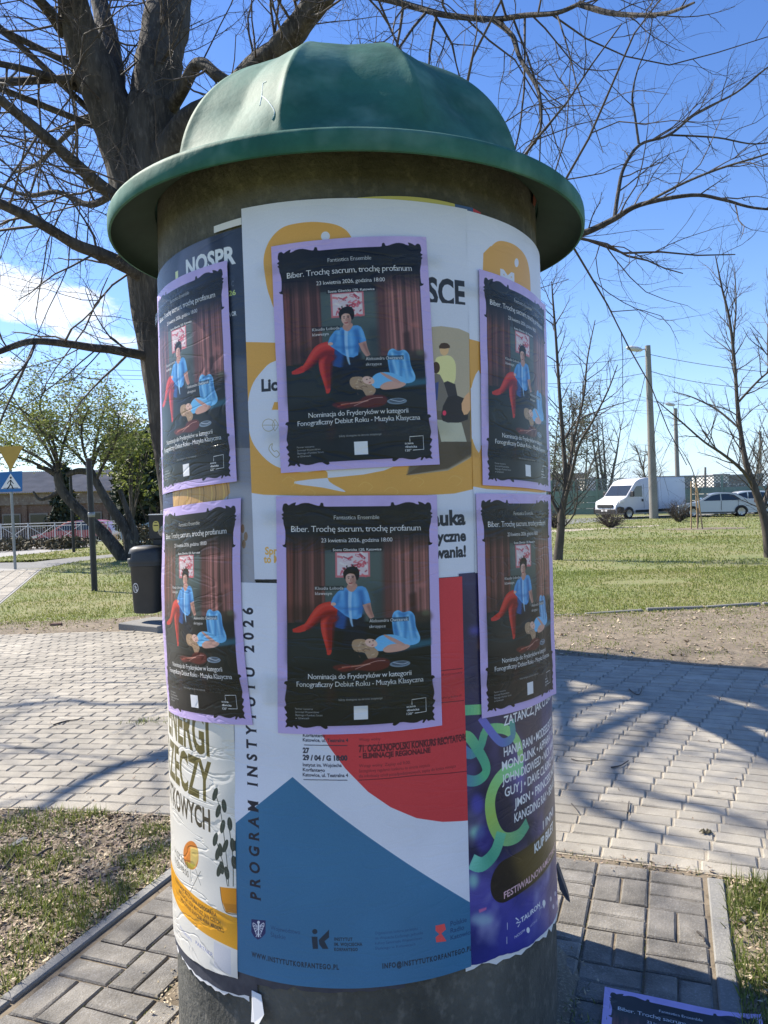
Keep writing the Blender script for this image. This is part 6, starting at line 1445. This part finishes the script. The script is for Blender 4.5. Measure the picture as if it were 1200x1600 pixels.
# white delivery van
VH = 2.52
van_prof = [(.06, .32), (0, .42), (-.02, .62), (.03, .86), (.10, 1.00), (.22, 1.12), (.55, 1.24), (.80, 1.36), (1.42, 2.08), (1.62, 2.28), (1.95, 2.42), (2.4, 2.49), (2.8, VH), (5.90, VH), (5.97, 2.46), (6.0, 2.3), (6.0, .50), (5.95, .40), (5.6, .34), (.4, .28)]
q = G(931, 812); VR = radians(27)
t, yw, panel, cross = car('delivery_van', 'tall white delivery van parked nose to the left behind the lamp post', 'van', (q[0]+.85, q[1]+.9, ZG), VR, 'van_white', van_prof, None, wid=2.05, wheels=(.98, 4.95), wr=.34, van=True,
    side_win=[[(1.12, 1.36), (1.28, 1.62), (1.62, 1.98), (2.08, 2.02), (2.10, 1.34)]], wind=[(.84, 1.42), (1.40, 2.05)][::-1])
for s in (-1, 1):
    panel('sill_strip', [(1.52, .36), (1.52, .52), (4.45, .54), (4.45, .38)], 'black_plastic', s, .010)
    panel('sill_strip', [(5.42, .40), (5.42, .54), (5.98, .56), (5.98, .44)], 'black_plastic', s, .010)
    panel('door_handle', [(2.02, 1.04), (2.02, 1.20), (2.16, 1.20), (2.16, 1.04)], 'black_plastic', s, .02)
    panel('door_seam', [(2.22, .60), (2.235, .60), (2.235, 2.1), (2.22, 2.1)], 'black_plastic', s, .003, .004)
    panel('door_seam', [(3.45, .60), (3.465, .60), (3.465, 2.3), (3.45, 2.3)], 'black_plastic', s, .003, .004)
    panel('headlight', [(.14, .98), (.22, 1.10), (.62, 1.22), (.56, 1.06)], 'lamp_glass', s, .008)
    panel('front_bumper', [(-.01, .34), (-.02, .72), (.20, .78), (.55, .70), (.60, .36)], 'black_plastic', s, .010)
    mb = MB(); mb.box((1.10, s*1.18, 1.52), (.12, .22, .34), bev=.03); mb.box((1.16, s*1.06, 1.44), (.05, .12, .05)); mb.build('wing_mirror', MT['black_plastic'], t)
mb = MB(); mb.box((-.02, 0, .80), (.08, 1.3, .20), bev=.02); mb.build('grille', MT['black_plastic'], t)
mb = MB(); mb.box((-.03, 0, .48), (.10, 1.75, .26), bev=.03); mb.build('bumper', MT['black_plastic'], t)
mb = MB(); mb.box((-.09, 0, .52), (.02, .52, .11)); mb.build('number_plate', MT['plate_white'], t)

# ------------------------------------------------------------------ lamp posts, wires, fence, buildings on the right
def lamp_post(label, px0, py0, px1, py1, Y, r0, r1, arm, head):
    b = P(px0, py0, Y); b[2] = ZG; tpz = P(px1, py1, Y)
    t = thing('lamp_post', label, 'lamp post', tuple(b), group='concrete lamp posts'); tt = tpz-b
    mb = MB(); mb.tube([(0, 0, -.1), tuple(tt)], [r0, r1], n=12); mb.build('pole', MT['pole_concrete'], t, smooth=50)
    a0 = tt+np.array([0, 0, -.35]); a1 = P(*arm, Y)-b
    mb = MB(); mb.tube([a0, (a0+a1)/2+np.array([0, 0, .08]), a1], [.035, .035, .03], n=7); mb.build('arm', MT['grey_metal'], t, smooth=60)
    c_ = P(*head, Y)-b; mb = MB(); k = 12; V = []; F = []
    prof = [(-.50, .02, .02), (-.42, .12, .10), (-.15, .20, .17), (.15, .20, .17), (.40, .12, .11), (.50, .04, .04)]
    for x, wy, wz in prof: V += [(c_[0]+x, c_[1]+wy*cos(a), c_[2]+wz*sin(a)-x*.16) for a in np.arange(k)*2*pi/k]
    for i in range(len(prof)-1): F += [(i*k+j, i*k+(j+1) % k, (i+1)*k+(j+1) % k, (i+1)*k+j) for j in range(k)]
    F += [tuple(range(k))[::-1], tuple(range((len(prof)-1)*k, len(prof)*k))]
    mb.add(V, F); mb.build('lamp_head', MT['white_metal'], t, smooth=60)
    return t, b, tt
l1, lb, lt1 = lamp_post('tall concrete lamp post in front of the white van', 1022, 812, 1012, 540, 46.3, .27, .16, (1003, 546), (991, 545))
l2, lb2, lt2 = lamp_post('more distant lamp post rising behind the white van', 1060, 795, 1055, 638, 78, .26, .18, (1051, 634), (1047, 632))
for i, (px, y0_, y1_, Y) in enumerate(((1102, 800, 730, 95), (1188, 790, 674, 80))):
    b = P(px, y0_, Y); b[2] = ZG; e = P(px, y1_, Y); mb = MB(); mb.tube([tuple(b), tuple(e)], [.17, .13], n=8)
    tag(mb.build('utility_pole', MT['pole_concrete'], smooth=60), ('thin distant utility pole between the van and the silver cars', 'grey utility pole behind the hatchback')[i], 'pole', 'distant poles')
WL = 0
def wire(label, a, b, sag, r=.012, n=18):
    mb = MB(); a, b = np.array(a), np.array(b); pts = [a*(1-t_)+b*t_-np.array([0, 0, 4*sag*t_*(1-t_)]) for t_ in np.linspace(0, 1, n+1)]
    mb.tube(pts, [r]*(n+1), n=4); tag(mb.build('overhead_wire', MT['wire']), label, 'wire', 'overhead wires')
top = lb+lt1
wire('upper wire from the lamp post towards the right', top-np.array([0, 0, .5]), P(1290, 586, 40), .25, .016)
wire('lower wire from the lamp post towards the right', top-np.array([0, 0, 1.5]), P(1290, 602, 40), .5, .016)
wire('upper wire from the lamp post to the left, past the young tree', top-np.array([0, 0, .6]), P(800, 572, 50), .2, .016)
wire('lower wire from the lamp post to the left, past the young tree', top-np.array([0, 0, 1.6]), P(800, 598, 50), .3, .016)
wire('thin far wire behind both lamp posts', P(840, 600, 78), P(1290, 640, 78), .8, .018)
for i, y_ in enumerate((569, 577, 622, 628, 583)):
    wire(('uppermost', 'second', 'fourth', 'lowest', 'third')[i]+' of the wires crossing the sky above the leafy tree', P(-60, y_-3, 40), P(330, y_+12, 44), .1, .011)

# green panel fence with a lattice top
FA, FB = P(640, 806, 62.6), P(1260, 797, 50); FA[2] = FB[2] = ZG; d = FB-FA; Lf = np.linalg.norm(d); fa = atan2(d[1], d[0])
fn = thing('panel_fence', 'long green panel fence with a pale lattice top behind the parked cars', 'fence', tuple(FA), rz=fa)
npan = 17; pw = Lf/npan; ph = 1.75; lh = .85
pm = None
for i in range(npan+1):
    mb = MB(); mb.box((i*pw, 0, (ph+lh)/2), (.14, .16, ph+lh+.06), bev=.01); mb.build('post', MT['fence_green'], fn)
for i in range(npan):
    mb = MB()
    for k in range(4): mb.box(((i+.5)*pw, 0, .05+(k+.5)*ph/4), (pw-.15, .07, ph/4-.02), bev=.01)
    mb.build('panel', MT['fence_green'], fn)
    mb = MB(); x0, x1 = i*pw+.08, (i+1)*pw-.08; z0, z1 = ph+.05, ph+lh; st = .24
    mb.box(((x0+x1)/2, 0, z1), (x1-x0, .06, .05)); mb.box(((x0+x1)/2, 0, z0), (x1-x0, .06, .05))
    c_ = -(z1-z0)
    while c_ < x1-x0:
        for sgn in (1, -1):
            a0 = max(0, c_); b0 = min(x1-x0, c_+(z1-z0))
            if b0-a0 < .05: continue
            za, zb = z0+(a0-c_), z0+(b0-c_)
            if sgn < 0: za, zb = z1-(za-z0), z1-(zb-z0)
            mb.tube([(x0+a0, .012*sgn, za), (x0+b0, .012*sgn, zb)], [.026, .026], n=4, cap=False)
        c_ += st
    mb.build('lattice', MT['lattice'], fn)
# buildings beyond
def building(name, label, x0px, x1px, ytop, Y, dep, m, extra=None, rz=0.0):
    a, b = P(x0px, 790, Y), P(x1px, 790, Y); w = b[0]-a[0]; h = P((x0px+x1px)/2, ytop, Y)[2]
    t = thing(name, label, 'building', ((a[0]+b[0])/2, Y+dep/2, ZG), rz=rz)
    mb = MB(); mb.box((0, 0, h/2), (w, dep, h)); mb.build('wall', MT[m], t)
    mb = MB(); mb.box((0, 0, h+.06), (w+.3, dep+.3, .16), bev=.03); mb.build('roof', MT['house_grey'], t)
    if extra: extra(t, w, dep, h)
    return t
def wins(t, w, dep, h, n, zs, ww=1.1, wh=1.2):
    for z in zs:
        for i in range(n):
            x = -w/2+w*(i+.5)/n; mb = MB(); mb.box((x, -dep/2-.01, z), (ww, .06, wh), bev=.01); f = mb.build('window', MT['house_white'], t)
            mb = MB(); mb.box((x, -dep/2-.045, z), (ww-.16, .03, wh-.16)); mb.build('pane', MT['car_glass'], f)
building('far_house', 'low grey flat-roofed building seen over the roof of the van', 1026, 1082, 745, 92, 8, 'house_grey', lambda t, w, d_, h: wins(t, w, d_, h, 4, (h-1.6,), .9, .8))
building('far_house', 'cream boxy building above the fence behind the silver saloon', 1116, 1139, 742, 96, 7, 'house_white', lambda t, w, d_, h: wins(t, w, d_, h, 2, (h-1.3,), .7, .8))
building('far_house', 'brown building to the right of the cream one', 1139, 1192, 743, 98, 9, 'house_brown', lambda t, w, d_, h: wins(t, w, d_, h, 4, (h-1.5,), .9, 1.0))
building('far_house', 'dark low building behind the bare trees right of the column', 800, 918, 742, 84, 10, 'house_brown', lambda t, w, d_, h: wins(t, w, d_, h, 6, (h-1.7, 1.8), .9, 1.1))
building('far_house', 'small white house among the bare trees', 918, 942, 748, 80, 6, 'house_white', lambda t, w, d_, h: wins(t, w, d_, h, 2, (h-1.6,), .9, 1.0))
# brick hall on the left
BYd = 54
xa, xb = P(-130, 790, BYd)[0], P(250, 790, BYd)[0]; he = P(100, 769, BYd)[2]-LOW; hr = P(100, 741, BYd)[2]-LOW
bh = thing('brick_hall', 'low brick hall with a corrugated pale roof behind the railing', 'building', ((xa+xb)/2, BYd, LOW))
w = xb-xa; mb = MB(); mb.box((0, 4, he/2-.05), (w, 8, he-.1)); mb.build('wall', MT['brick_wall'], bh)
mb = MB(); mb.box((0, -.05, he-.45), (w+.05, .14, .78), bev=.02); mb.build('frieze', MT['brick_band'], bh)
nk = 120; mb = MB(); V = []
for (y, z) in ((-.5, he-.02), (4.2, hr+.4)):
    for i in range(nk*2+1): V.append((-w/2-.3+(w+.6)*i/(nk*2), y, z+(.07 if i % 2 else 0)))
n1 = nk*2+1; mb.add(V, [(i, i+1, n1+i+1, n1+i) for i in range(nk*2)]); V2 = [(x, 8.4-y, z) for x, y, z in V]; mb.add(V2, [(i, n1+i, n1+i+1, i+1) for i in range(nk*2)])
mb.build('roof', MT['roof_sheet'], bh)
for i in range(9):
    x = -w/2+w*(i+.5)/9; mb = MB(); mb.box((x, -.02, 1.25), (1.3, .10, 1.1), bev=.01); f = mb.build('window', MT['house_brown'], bh)
    mb = MB(); mb.box((x, -.085, 1.25), (1.1, .03, .9)); mb.build('pane', MT['car_glass'], f)
for i in range(10):
    mb = MB(); mb.box((-w/2+w*i/9, -.06, he/2-.4), (.35, .16, he-.9), bev=.01); mb.build('pier', MT['brick_wall'], bh)
# ------------------------------------------------------------------ grass, litter, small things on the ground
def inside(poly, X, Y):
    m = np.zeros(len(X), bool); n = len(poly)
    for i in range(n):
        (ax, ay), (bx, by) = poly[i][:2], poly[(i+1) % n][:2]
        if ay == by: continue
        c = ((ay > Y) != (by > Y)) & (X < ax+(Y-ay)*(bx-ax)/(by-ay)); m ^= c
    return m
def blades(name, X, Y, h, w, m, g, lean=.5, z0=ZG):
    n = len(X); h = h*g.uniform(.5, 1.4, n); w = w*g.uniform(.7, 1.3, n); a = g.uniform(0, 2*pi, n); l = np.abs(g.normal(0, lean, n)); b = g.uniform(0, 2*pi, n)
    base = np.stack([X, Y, np.full(n, z0)], 1); sd_ = np.stack([np.cos(a)*w/2, np.sin(a)*w/2, np.zeros(n)], 1)
    ld = np.stack([np.cos(b)*np.sin(l), np.sin(b)*np.sin(l), np.cos(l)], 1); mid = base+ld*(h*.55)[:, None]
    l2 = l*1.9; ld2 = np.stack([np.cos(b)*np.sin(l2), np.sin(b)*np.sin(l2), np.cos(l2)], 1); tip = mid+ld2*(h*.45)[:, None]
    Q = np.stack([base-sd_, base+sd_, mid+sd_*.75, mid-sd_*.75], 1); T = np.stack([mid-sd_*.75, mid+sd_*.75, tip, tip-sd_*.05], 1)
    o = tris(name, np.concatenate([Q, T]), m, k=4); o['kind'] = 'stuff'; return o
gg = np.random.default_rng(77)
def clumpy(n, x0, x1, y0, y1, sc, thr, seed):
    """points gathered in tufts"""
    g = np.random.default_rng(seed); k = max(6, int(n/45)); cx_, cy_ = g.uniform(x0, x1, k), g.uniform(y0, y1, k); r = g.gamma(2, sc/2, k)
    i = g.integers(0, k, n); return cx_[i]+g.normal(0, 1, n)*r[i], cy_[i]+g.normal(0, 1, n)*r[i]*.8
# lawn beyond the bare strip, thinning with distance
fe = np.array(far_edge)
def lawn_ok(X, Y):
    edge = np.interp(X, fe[::-1, 0], fe[::-1, 1]); ok = Y > edge-.25+np.abs(gg.normal(0, .25, len(X)))*0
    fwp = [G(-260, 1080), G(2, 945), G(72, 886), G(-60, 886), G(-420, 960)]; ok &= ~inside(fwp, X, Y)
    for poly in ([G(-80, 889), G(70, 887), G(120, 877), G(190, 868), G(186, 865), G(110, 871), G(50, 878), G(-80, 880)], [G(-700, 884), G(-30, 873), G(40, 866), G(110, 858), G(150, 852), G(146, 849), G(60, 851), G(-700, 851)]): ok &= ~inside(poly, X, Y)
    ok &= ~((X < -6) & (Y > 33)); ok &= np.abs(X) < .53*Y+.5; return ok
def density(X, Y):
    return .5+.5*np.sin(X*.9+np.sin(Y*.7)*2)*np.sin(Y*.8+np.sin(X*.6)*1.7)
for lab, n, y0, y1, h, w in (('near', 95000, 10.5, 17, .040, .013), ('mid', 75000, 16, 28, .05, .022), ('far', 45000, 26, 50, .07, .04)):
    X = gg.uniform(-.53*y1, .53*y1, n); Y = y0+(y1-y0)*gg.random(n)**1.0; ok = lawn_ok(X, Y) & ((np.abs(X/Y+.01) > .19) | (gg.random(n) < .4)) & (gg.random(n) < .35+.75*density(X, Y)); 
    for cx_, cy_, rr in ((3.6, 19.9, .45), (9.4, 19.4, .5), (4.9, 14.6, .4), (b3[0]+.5, b3[1], .8)): ok &= (((X-cx_)/(rr*2.0))**2+((Y-cy_)/rr)**2 > 1) | (gg.random(n) < .12)
    blades('lawn_grass', X[ok], Y[ok], h, w, MT['grass_far'], gg, lean=.7)
X, Y = clumpy(22000, -9, 8, 9.2, 12.8, .26, 0, 5); edge = np.interp(X, fe[::-1, 0], fe[::-1, 1]); ok = (Y > edge-.5-1.5*gg.random(len(Y))**2) & (np.hypot(X-ARC_C[0], Y-ARC_C[1]) > np.interp(X, (-3.2, 1.7, 4), (20.4, 19.1, 18.8))) & (np.abs(X) < .53*Y)
X2, Y2 = clumpy(9000, .5, 7.5, 7.6, 11.4, .30, 0, 9); o2 = (np.hypot(X2-ARC_C[0], Y2-ARC_C[1]) > np.interp(X2, (-3.2, 1.7, 4), (20.4, 19.1, 18.8))+.05) & (np.abs(X2) < .53*Y2); blades('strip_grass', X2[o2], Y2[o2], .03, .009, MT['grass_far'], gg, lean=.9)
blades('sparse_grass', X[ok], Y[ok], .035, .009, MT['grass_far'], gg, lean=.7)
# bed on the left: earth, dead leaves, tufts
bedL = [(-6, 1.2)] + inner + [tuple(sp(0, v_end(0)-.01)), tuple(sp(0, -1.6))]
def inL(X, Y): return inside(bedL, X, Y) & (Y > 2.0) & (X > -3.6)
tufts = [(20, 1290, .10), (90, 1285, .12), (100, 1340, .07), (60, 1360, .07), (240, 1300, .07), (245, 1335, .08), (190, 1400, .10), (145, 1425, .10), (95, 1405, .08), (60, 1420, .07), (20, 1400, .09), (230, 1375, .08), (55, 1475, .09), (20, 1540, .07), (140, 1270, .07), (110, 1450, .06), (8, 1340, .08), (210, 1350, .05), (30, 1330, .06)]
XS, YS = [], []
for px, py, r in tufts:
    q = G(px, py); n = int(230*(r/.08)); XS.append(q[0]+gg.normal(0, r, n)); YS.append(q[1]+gg.normal(0, r*.8, n))
X, Y = np.concatenate(XS), np.concatenate(YS); ok = inL(X, Y); blades('bed_grass', X[ok], Y[ok], .062, .0050, MT['grass_near'], gg, lean=.65)
X, Y = gg.uniform(-3.6, -.9, 2600), gg.uniform(2.1, 4.5, 2600); ok = inL(X, Y); blades('bed_stubble', X[ok], Y[ok], .028, .004, MT['grass_near'], gg, lean=.9)
def litter(name, X, Y, size, m, g, z0=-.006, curl=.5):
    n = len(X); a = g.uniform(0, 2*pi, n); s = size*g.uniform(.4, 1.5, n); w = s*g.uniform(.18, .5, n)
    u = np.stack([np.cos(a), np.sin(a), g.normal(0, .22, n)], 1); v = np.stack([-np.sin(a), np.cos(a), g.normal(0, .35, n)], 1)
    c = np.stack([X, Y, z0+np.abs(g.normal(0, .006, n))], 1); up_ = np.array([0, 0, 1.])*(s*curl*.3)[:, None]
    A = np.stack([c-u*s[:, None]/2+up_, c+v*w[:, None]/2, c, c-v*w[:, None]/2], 1); B = np.stack([c, c+v*w[:, None]/2, c+u*s[:, None]/2+up_, c-v*w[:, None]/2], 1)
    o = tris(name, np.concatenate([A, B]), m, k=4); o['kind'] = 'stuff'; return o
X, Y = gg.uniform(-3.6, -.9, 15000), gg.uniform(2.1, 4.5, 15000); ok = inL(X, Y); litter('leaf_litter', X[ok], Y[ok], .030, MT['litter'], gg)
X, Y = gg.uniform(-3.6, -.9, 7000), gg.uniform(2.1, 4.5, 7000); ok = inL(X, Y); litter('straw_litter', X[ok], Y[ok], .036, MT['straw'], gg)
# bed on the right: thick grass with some dry stuff
bedR = [tuple(sp(WID, -1.6)), tuple(sp(WID, v_end(WID)-.01))] + innr + [(6.5, 1.0)]
def inR(X, Y): return inside(bedR, X, Y) & (Y > 1.7) & (X < 2.6)
X, Y = gg.uniform(.9, 2.6, 46000), gg.uniform(1.8, 3.7, 46000); ok = inR(X, Y) & (gg.random(46000) < .68+.45*np.sin(X*9+np.sin(Y*5)*2)*np.sin(Y*8)); blades('bed_grass', X[ok], Y[ok], .075, .0050, MT['grass_near'], gg, lean=.6)
X, Y = gg.uniform(.9, 2.6, 2600), gg.uniform(1.8, 3.7, 2600); ok = inR(X, Y); litter('leaf_litter', X[ok], Y[ok], .026, MT['litter'], gg); litter('straw_litter', (X+.03)[ok], Y[ok], .032, MT['straw'], gg, z0=.006)
# bits along joints and at the foot of the column, crumbs on the path
n = 900; a = gg.uniform(0, 2*pi, n); r = .66+np.abs(gg.normal(0, .07, n)); litter('joint_litter', CX+r*np.cos(a), CY+r*np.sin(a), .016, MT['straw'], gg, z0=.001)
X, Y = gg.uniform(-5, 5, 1500), gg.uniform(3.4, 9.5, 1500); ok = (np.abs(X) < .52*Y); litter('crumbs', X[ok], Y[ok], .020, MT['litter'], gg, z0=.002)
q0 = sp(WID*.62, .2)
X = np.concatenate([gg.normal(CX+.68, .06, 260), gg.normal(-1.95, .08, 120)]); Y = np.concatenate([gg.normal(2.45, .14, 260), gg.normal(6.12, .04, 120)]); blades('joint_weeds', X, Y, .035, .004, MT['grass_near'], gg, lean=.9, z0=-.004)
for i in range(9):
    u = .08+CELL*(i+1); v = gg.uniform(-1, 1.2, 170); P2 = np.array([sp(u+gg.normal(0, .004), vv) for vv in v]); blades('joint_moss', P2[:, 0], P2[:, 1], .010, .003, MT['grass_near'], gg, lean=1.0, z0=-.008)
# earth and crumbs banked against the column foot
mb = MB(); N = 60; V = []; g = np.random.default_rng(4)
for j in range(N):
    a = j/N*2*pi; w = .05+.035*sin(3*a+1)+.02*sin(7*a)+g.uniform(0, .02)
    for k, (rr, z) in enumerate(((.652, .016), (.66+w*.4, .010), (.66+w, -.006))): V.append((CX+rr*cos(a), CY+rr*sin(a), z+g.normal(0, .002)))
mb.add(V, [(j*3+k, j*3+k+1, ((j+1) % N)*3+k+1, ((j+1) % N)*3+k) for j in range(N) for k in range(2)])
o = mb.build('column_foot_soil', MT['soil'], smooth=180); o['kind'] = 'stuff'
o.data.flip_normals() if o.data.polygons[0].normal.z < 0 else None
X, Y = gg.uniform(-7, 7, 5200), gg.uniform(7.5, 12.3, 5200); R_ = np.hypot(X-ARC_C[0], Y-ARC_C[1]); ed_ = np.interp(X, fe[::-1, 0], fe[::-1, 1]); ok = (R_ > np.interp(X, (-3.2, 1.7, 4), (20.38, 19.05, 18.75))-.1) & (Y < ed_+.2) & (np.abs(X) < .52*Y)
litter('strip_litter', X[ok], Y[ok], .05, MT['litter'], gg, z0=-.008); k_ = ok & (gg.random(5200) < .35); litter('strip_straw', X[k_]+.02, Y[k_], .06, MT['straw'], gg, z0=-.008)
t_ = gg.uniform(radians(2), radians(26), 900); r_g = R_IN-.03+gg.normal(0, .03, 900); X, Y = ARC_C[0]+r_g*np.sin(t_), ARC_C[1]+r_g*np.cos(t_); litter('gap_litter', X, Y, .022, MT['litter'], gg, z0=-.004); k_ = gg.random(900) < .5; blades('gap_weeds', X[k_], Y[k_], .022, .004, MT['grass_near'], gg, lean=.9, z0=-.006)
# fallen twigs
for lab, pts, r in (('dark straight twig lying on the plaza left of the column', [(84, 1134), (100, 1129), (118, 1126), (132, 1124)], .006), ('thin curved twig on the sunlit paving right of the column', [(893, 1188), (910, 1191), (946, 1189)], .004), ('bent twig on the sunlit paving', [(955, 1201), (970, 1198), (982, 1190)], .0055),
                    ('short dark twig standing out near the rows of paving', [(981, 1272), (982, 1262), (983, 1254)], .005), ('small curled twig beside the festival poster', [(893, 1258), (900, 1266), (904, 1272)], .004), ('forked pale twig in the big tree shadow', [(983, 1078), (992, 1086), (1000, 1086), (1004, 1073)], .006),
                    ('curled dry stem near the grass edge', [(1089, 1460), (1098, 1466), (1101, 1474)], .005), ('long dry stick in the leaf litter', [(5, 1360), (22, 1338), (30, 1328)], .007), ('broken stick across the leaf litter', [(58, 1340), (72, 1330), (82, 1326)], .008), ('thin dry stick among the dead leaves', [(90, 1365), (94, 1352), (100, 1345)], .005)):
    mb = MB(); q = catmull([G(*p)+np.array([0, 0, .006+gg.uniform(0, .006)]) for p in pts], 4); mb.tube(q, np.linspace(r, r*.5, len(q)), n=5)
    tag(mb.build('fallen_twig', MT['twig'], smooth=60), lab, 'twig', 'fallen twigs')
mb = MB(); c_ = G(29, 1317); mb.box((c_[0], c_[1], .004), (.035, .10, .012), rz=-.3, bev=.003); tag(mb.build('wood_chip', MT['kerb']), 'flat grey chip of wood in the leaf litter', 'wood chip')
mb = MB(); c_ = G(88, 976); mb.box((c_[0], c_[1], .0), (.16, .06, .05), rz=.1, bev=.01); tag(mb.build('brick_fragment', MT['brick_wall']), 'dark brick fragment at the edge of the lawn', 'brick')
mb = MB(); c_ = G(1103, 1302); 
for k in range(7): a = k*.9; mb.tube([(c_[0]+.008*cos(a), c_[1]+.008*sin(a), .005), (c_[0]+.022*cos(a), c_[1]+.016*sin(a), .014), (c_[0]+.034*cos(a+.3), c_[1]+.024*sin(a+.3), .006)], [.005, .006, .0015], n=5)
tag(mb.build('dry_leaf', MT['bush_dark'], smooth=60), 'crumpled dark leaf on the paving near the right edge', 'leaf')
# kerb line pieces along the lawn edge on the right
kb = thing('lawn_edging', 'broken line of sunken kerb stones between the lawn and the bare strip', 'kerb', (0, 0, 0)); kb['kind'] = 'structure'
for i in range(9):
    a = np.array([1.9+i*.92, np.interp(1.9+i*.92, fe[::-1, 0], fe[::-1, 1])-.05]); b = np.array([1.9+(i+1)*.92, np.interp(1.9+(i+1)*.92, fe[::-1, 0], fe[::-1, 1])-.05]); d = b-a
    mb = MB(); mb.box((0, 0, 0), (.86, .06, .08), bev=.01); mb.build('kerb_stone', MT['kerb'], kb, loc=(*(a+b)/2, -.022+gg.normal(0, .008)), rot=(gg.normal(0, .04), gg.normal(0, .02), atan2(d[1], d[0])+gg.normal(0, .02)))
# a spare concert poster lying on the paving at the lower right
c4 = [G(945, 1545, .012), G(1189, 1588, .012)]; ex = c4[1]-c4[0]; wdt = np.linalg.norm(ex); ex /= wdt; ey = np.array([ex[1], -ex[0], 0])*1.0
if ey[1] > 0: ey = -ey
hgt = wdt*1.45; mb = MB(); V, UV = [], []; nu, nv = 24, 30
for j in range(nv+1):
    for i in range(nu+1):
        u, v = i/nu, j/nv; p = c4[0]+ex*wdt*u+ey*hgt*v; p[2] = .008+.010*(abs(u-.5)*2)**3+.004*sin(u*6+v*4)+.02*max(0, .12-v)*8*.12; V.append(p); UV.append((u, 1-v))
F = [(j*(nu+1)+i, (j+1)*(nu+1)+i, (j+1)*(nu+1)+i+1, j*(nu+1)+i+1) for j in range(nv) for i in range(nu)]
mb.add(V, F); o = mb.build('concert_poster', cp_m, smooth=180); uv = o.data.uv_layers.new(name='UVMap'); idx = np.empty(len(o.data.loops), np.int32); o.data.loops.foreach_get('vertex_index', idx); uv.data.foreach_set('uv', np.array(UV, np.float32)[idx].reshape(-1))
tag(o, 'lilac-framed concert poster lying loose on the shaded paving beside the column', 'poster', 'lilac concert posters')
col['kind'] = 'thing'
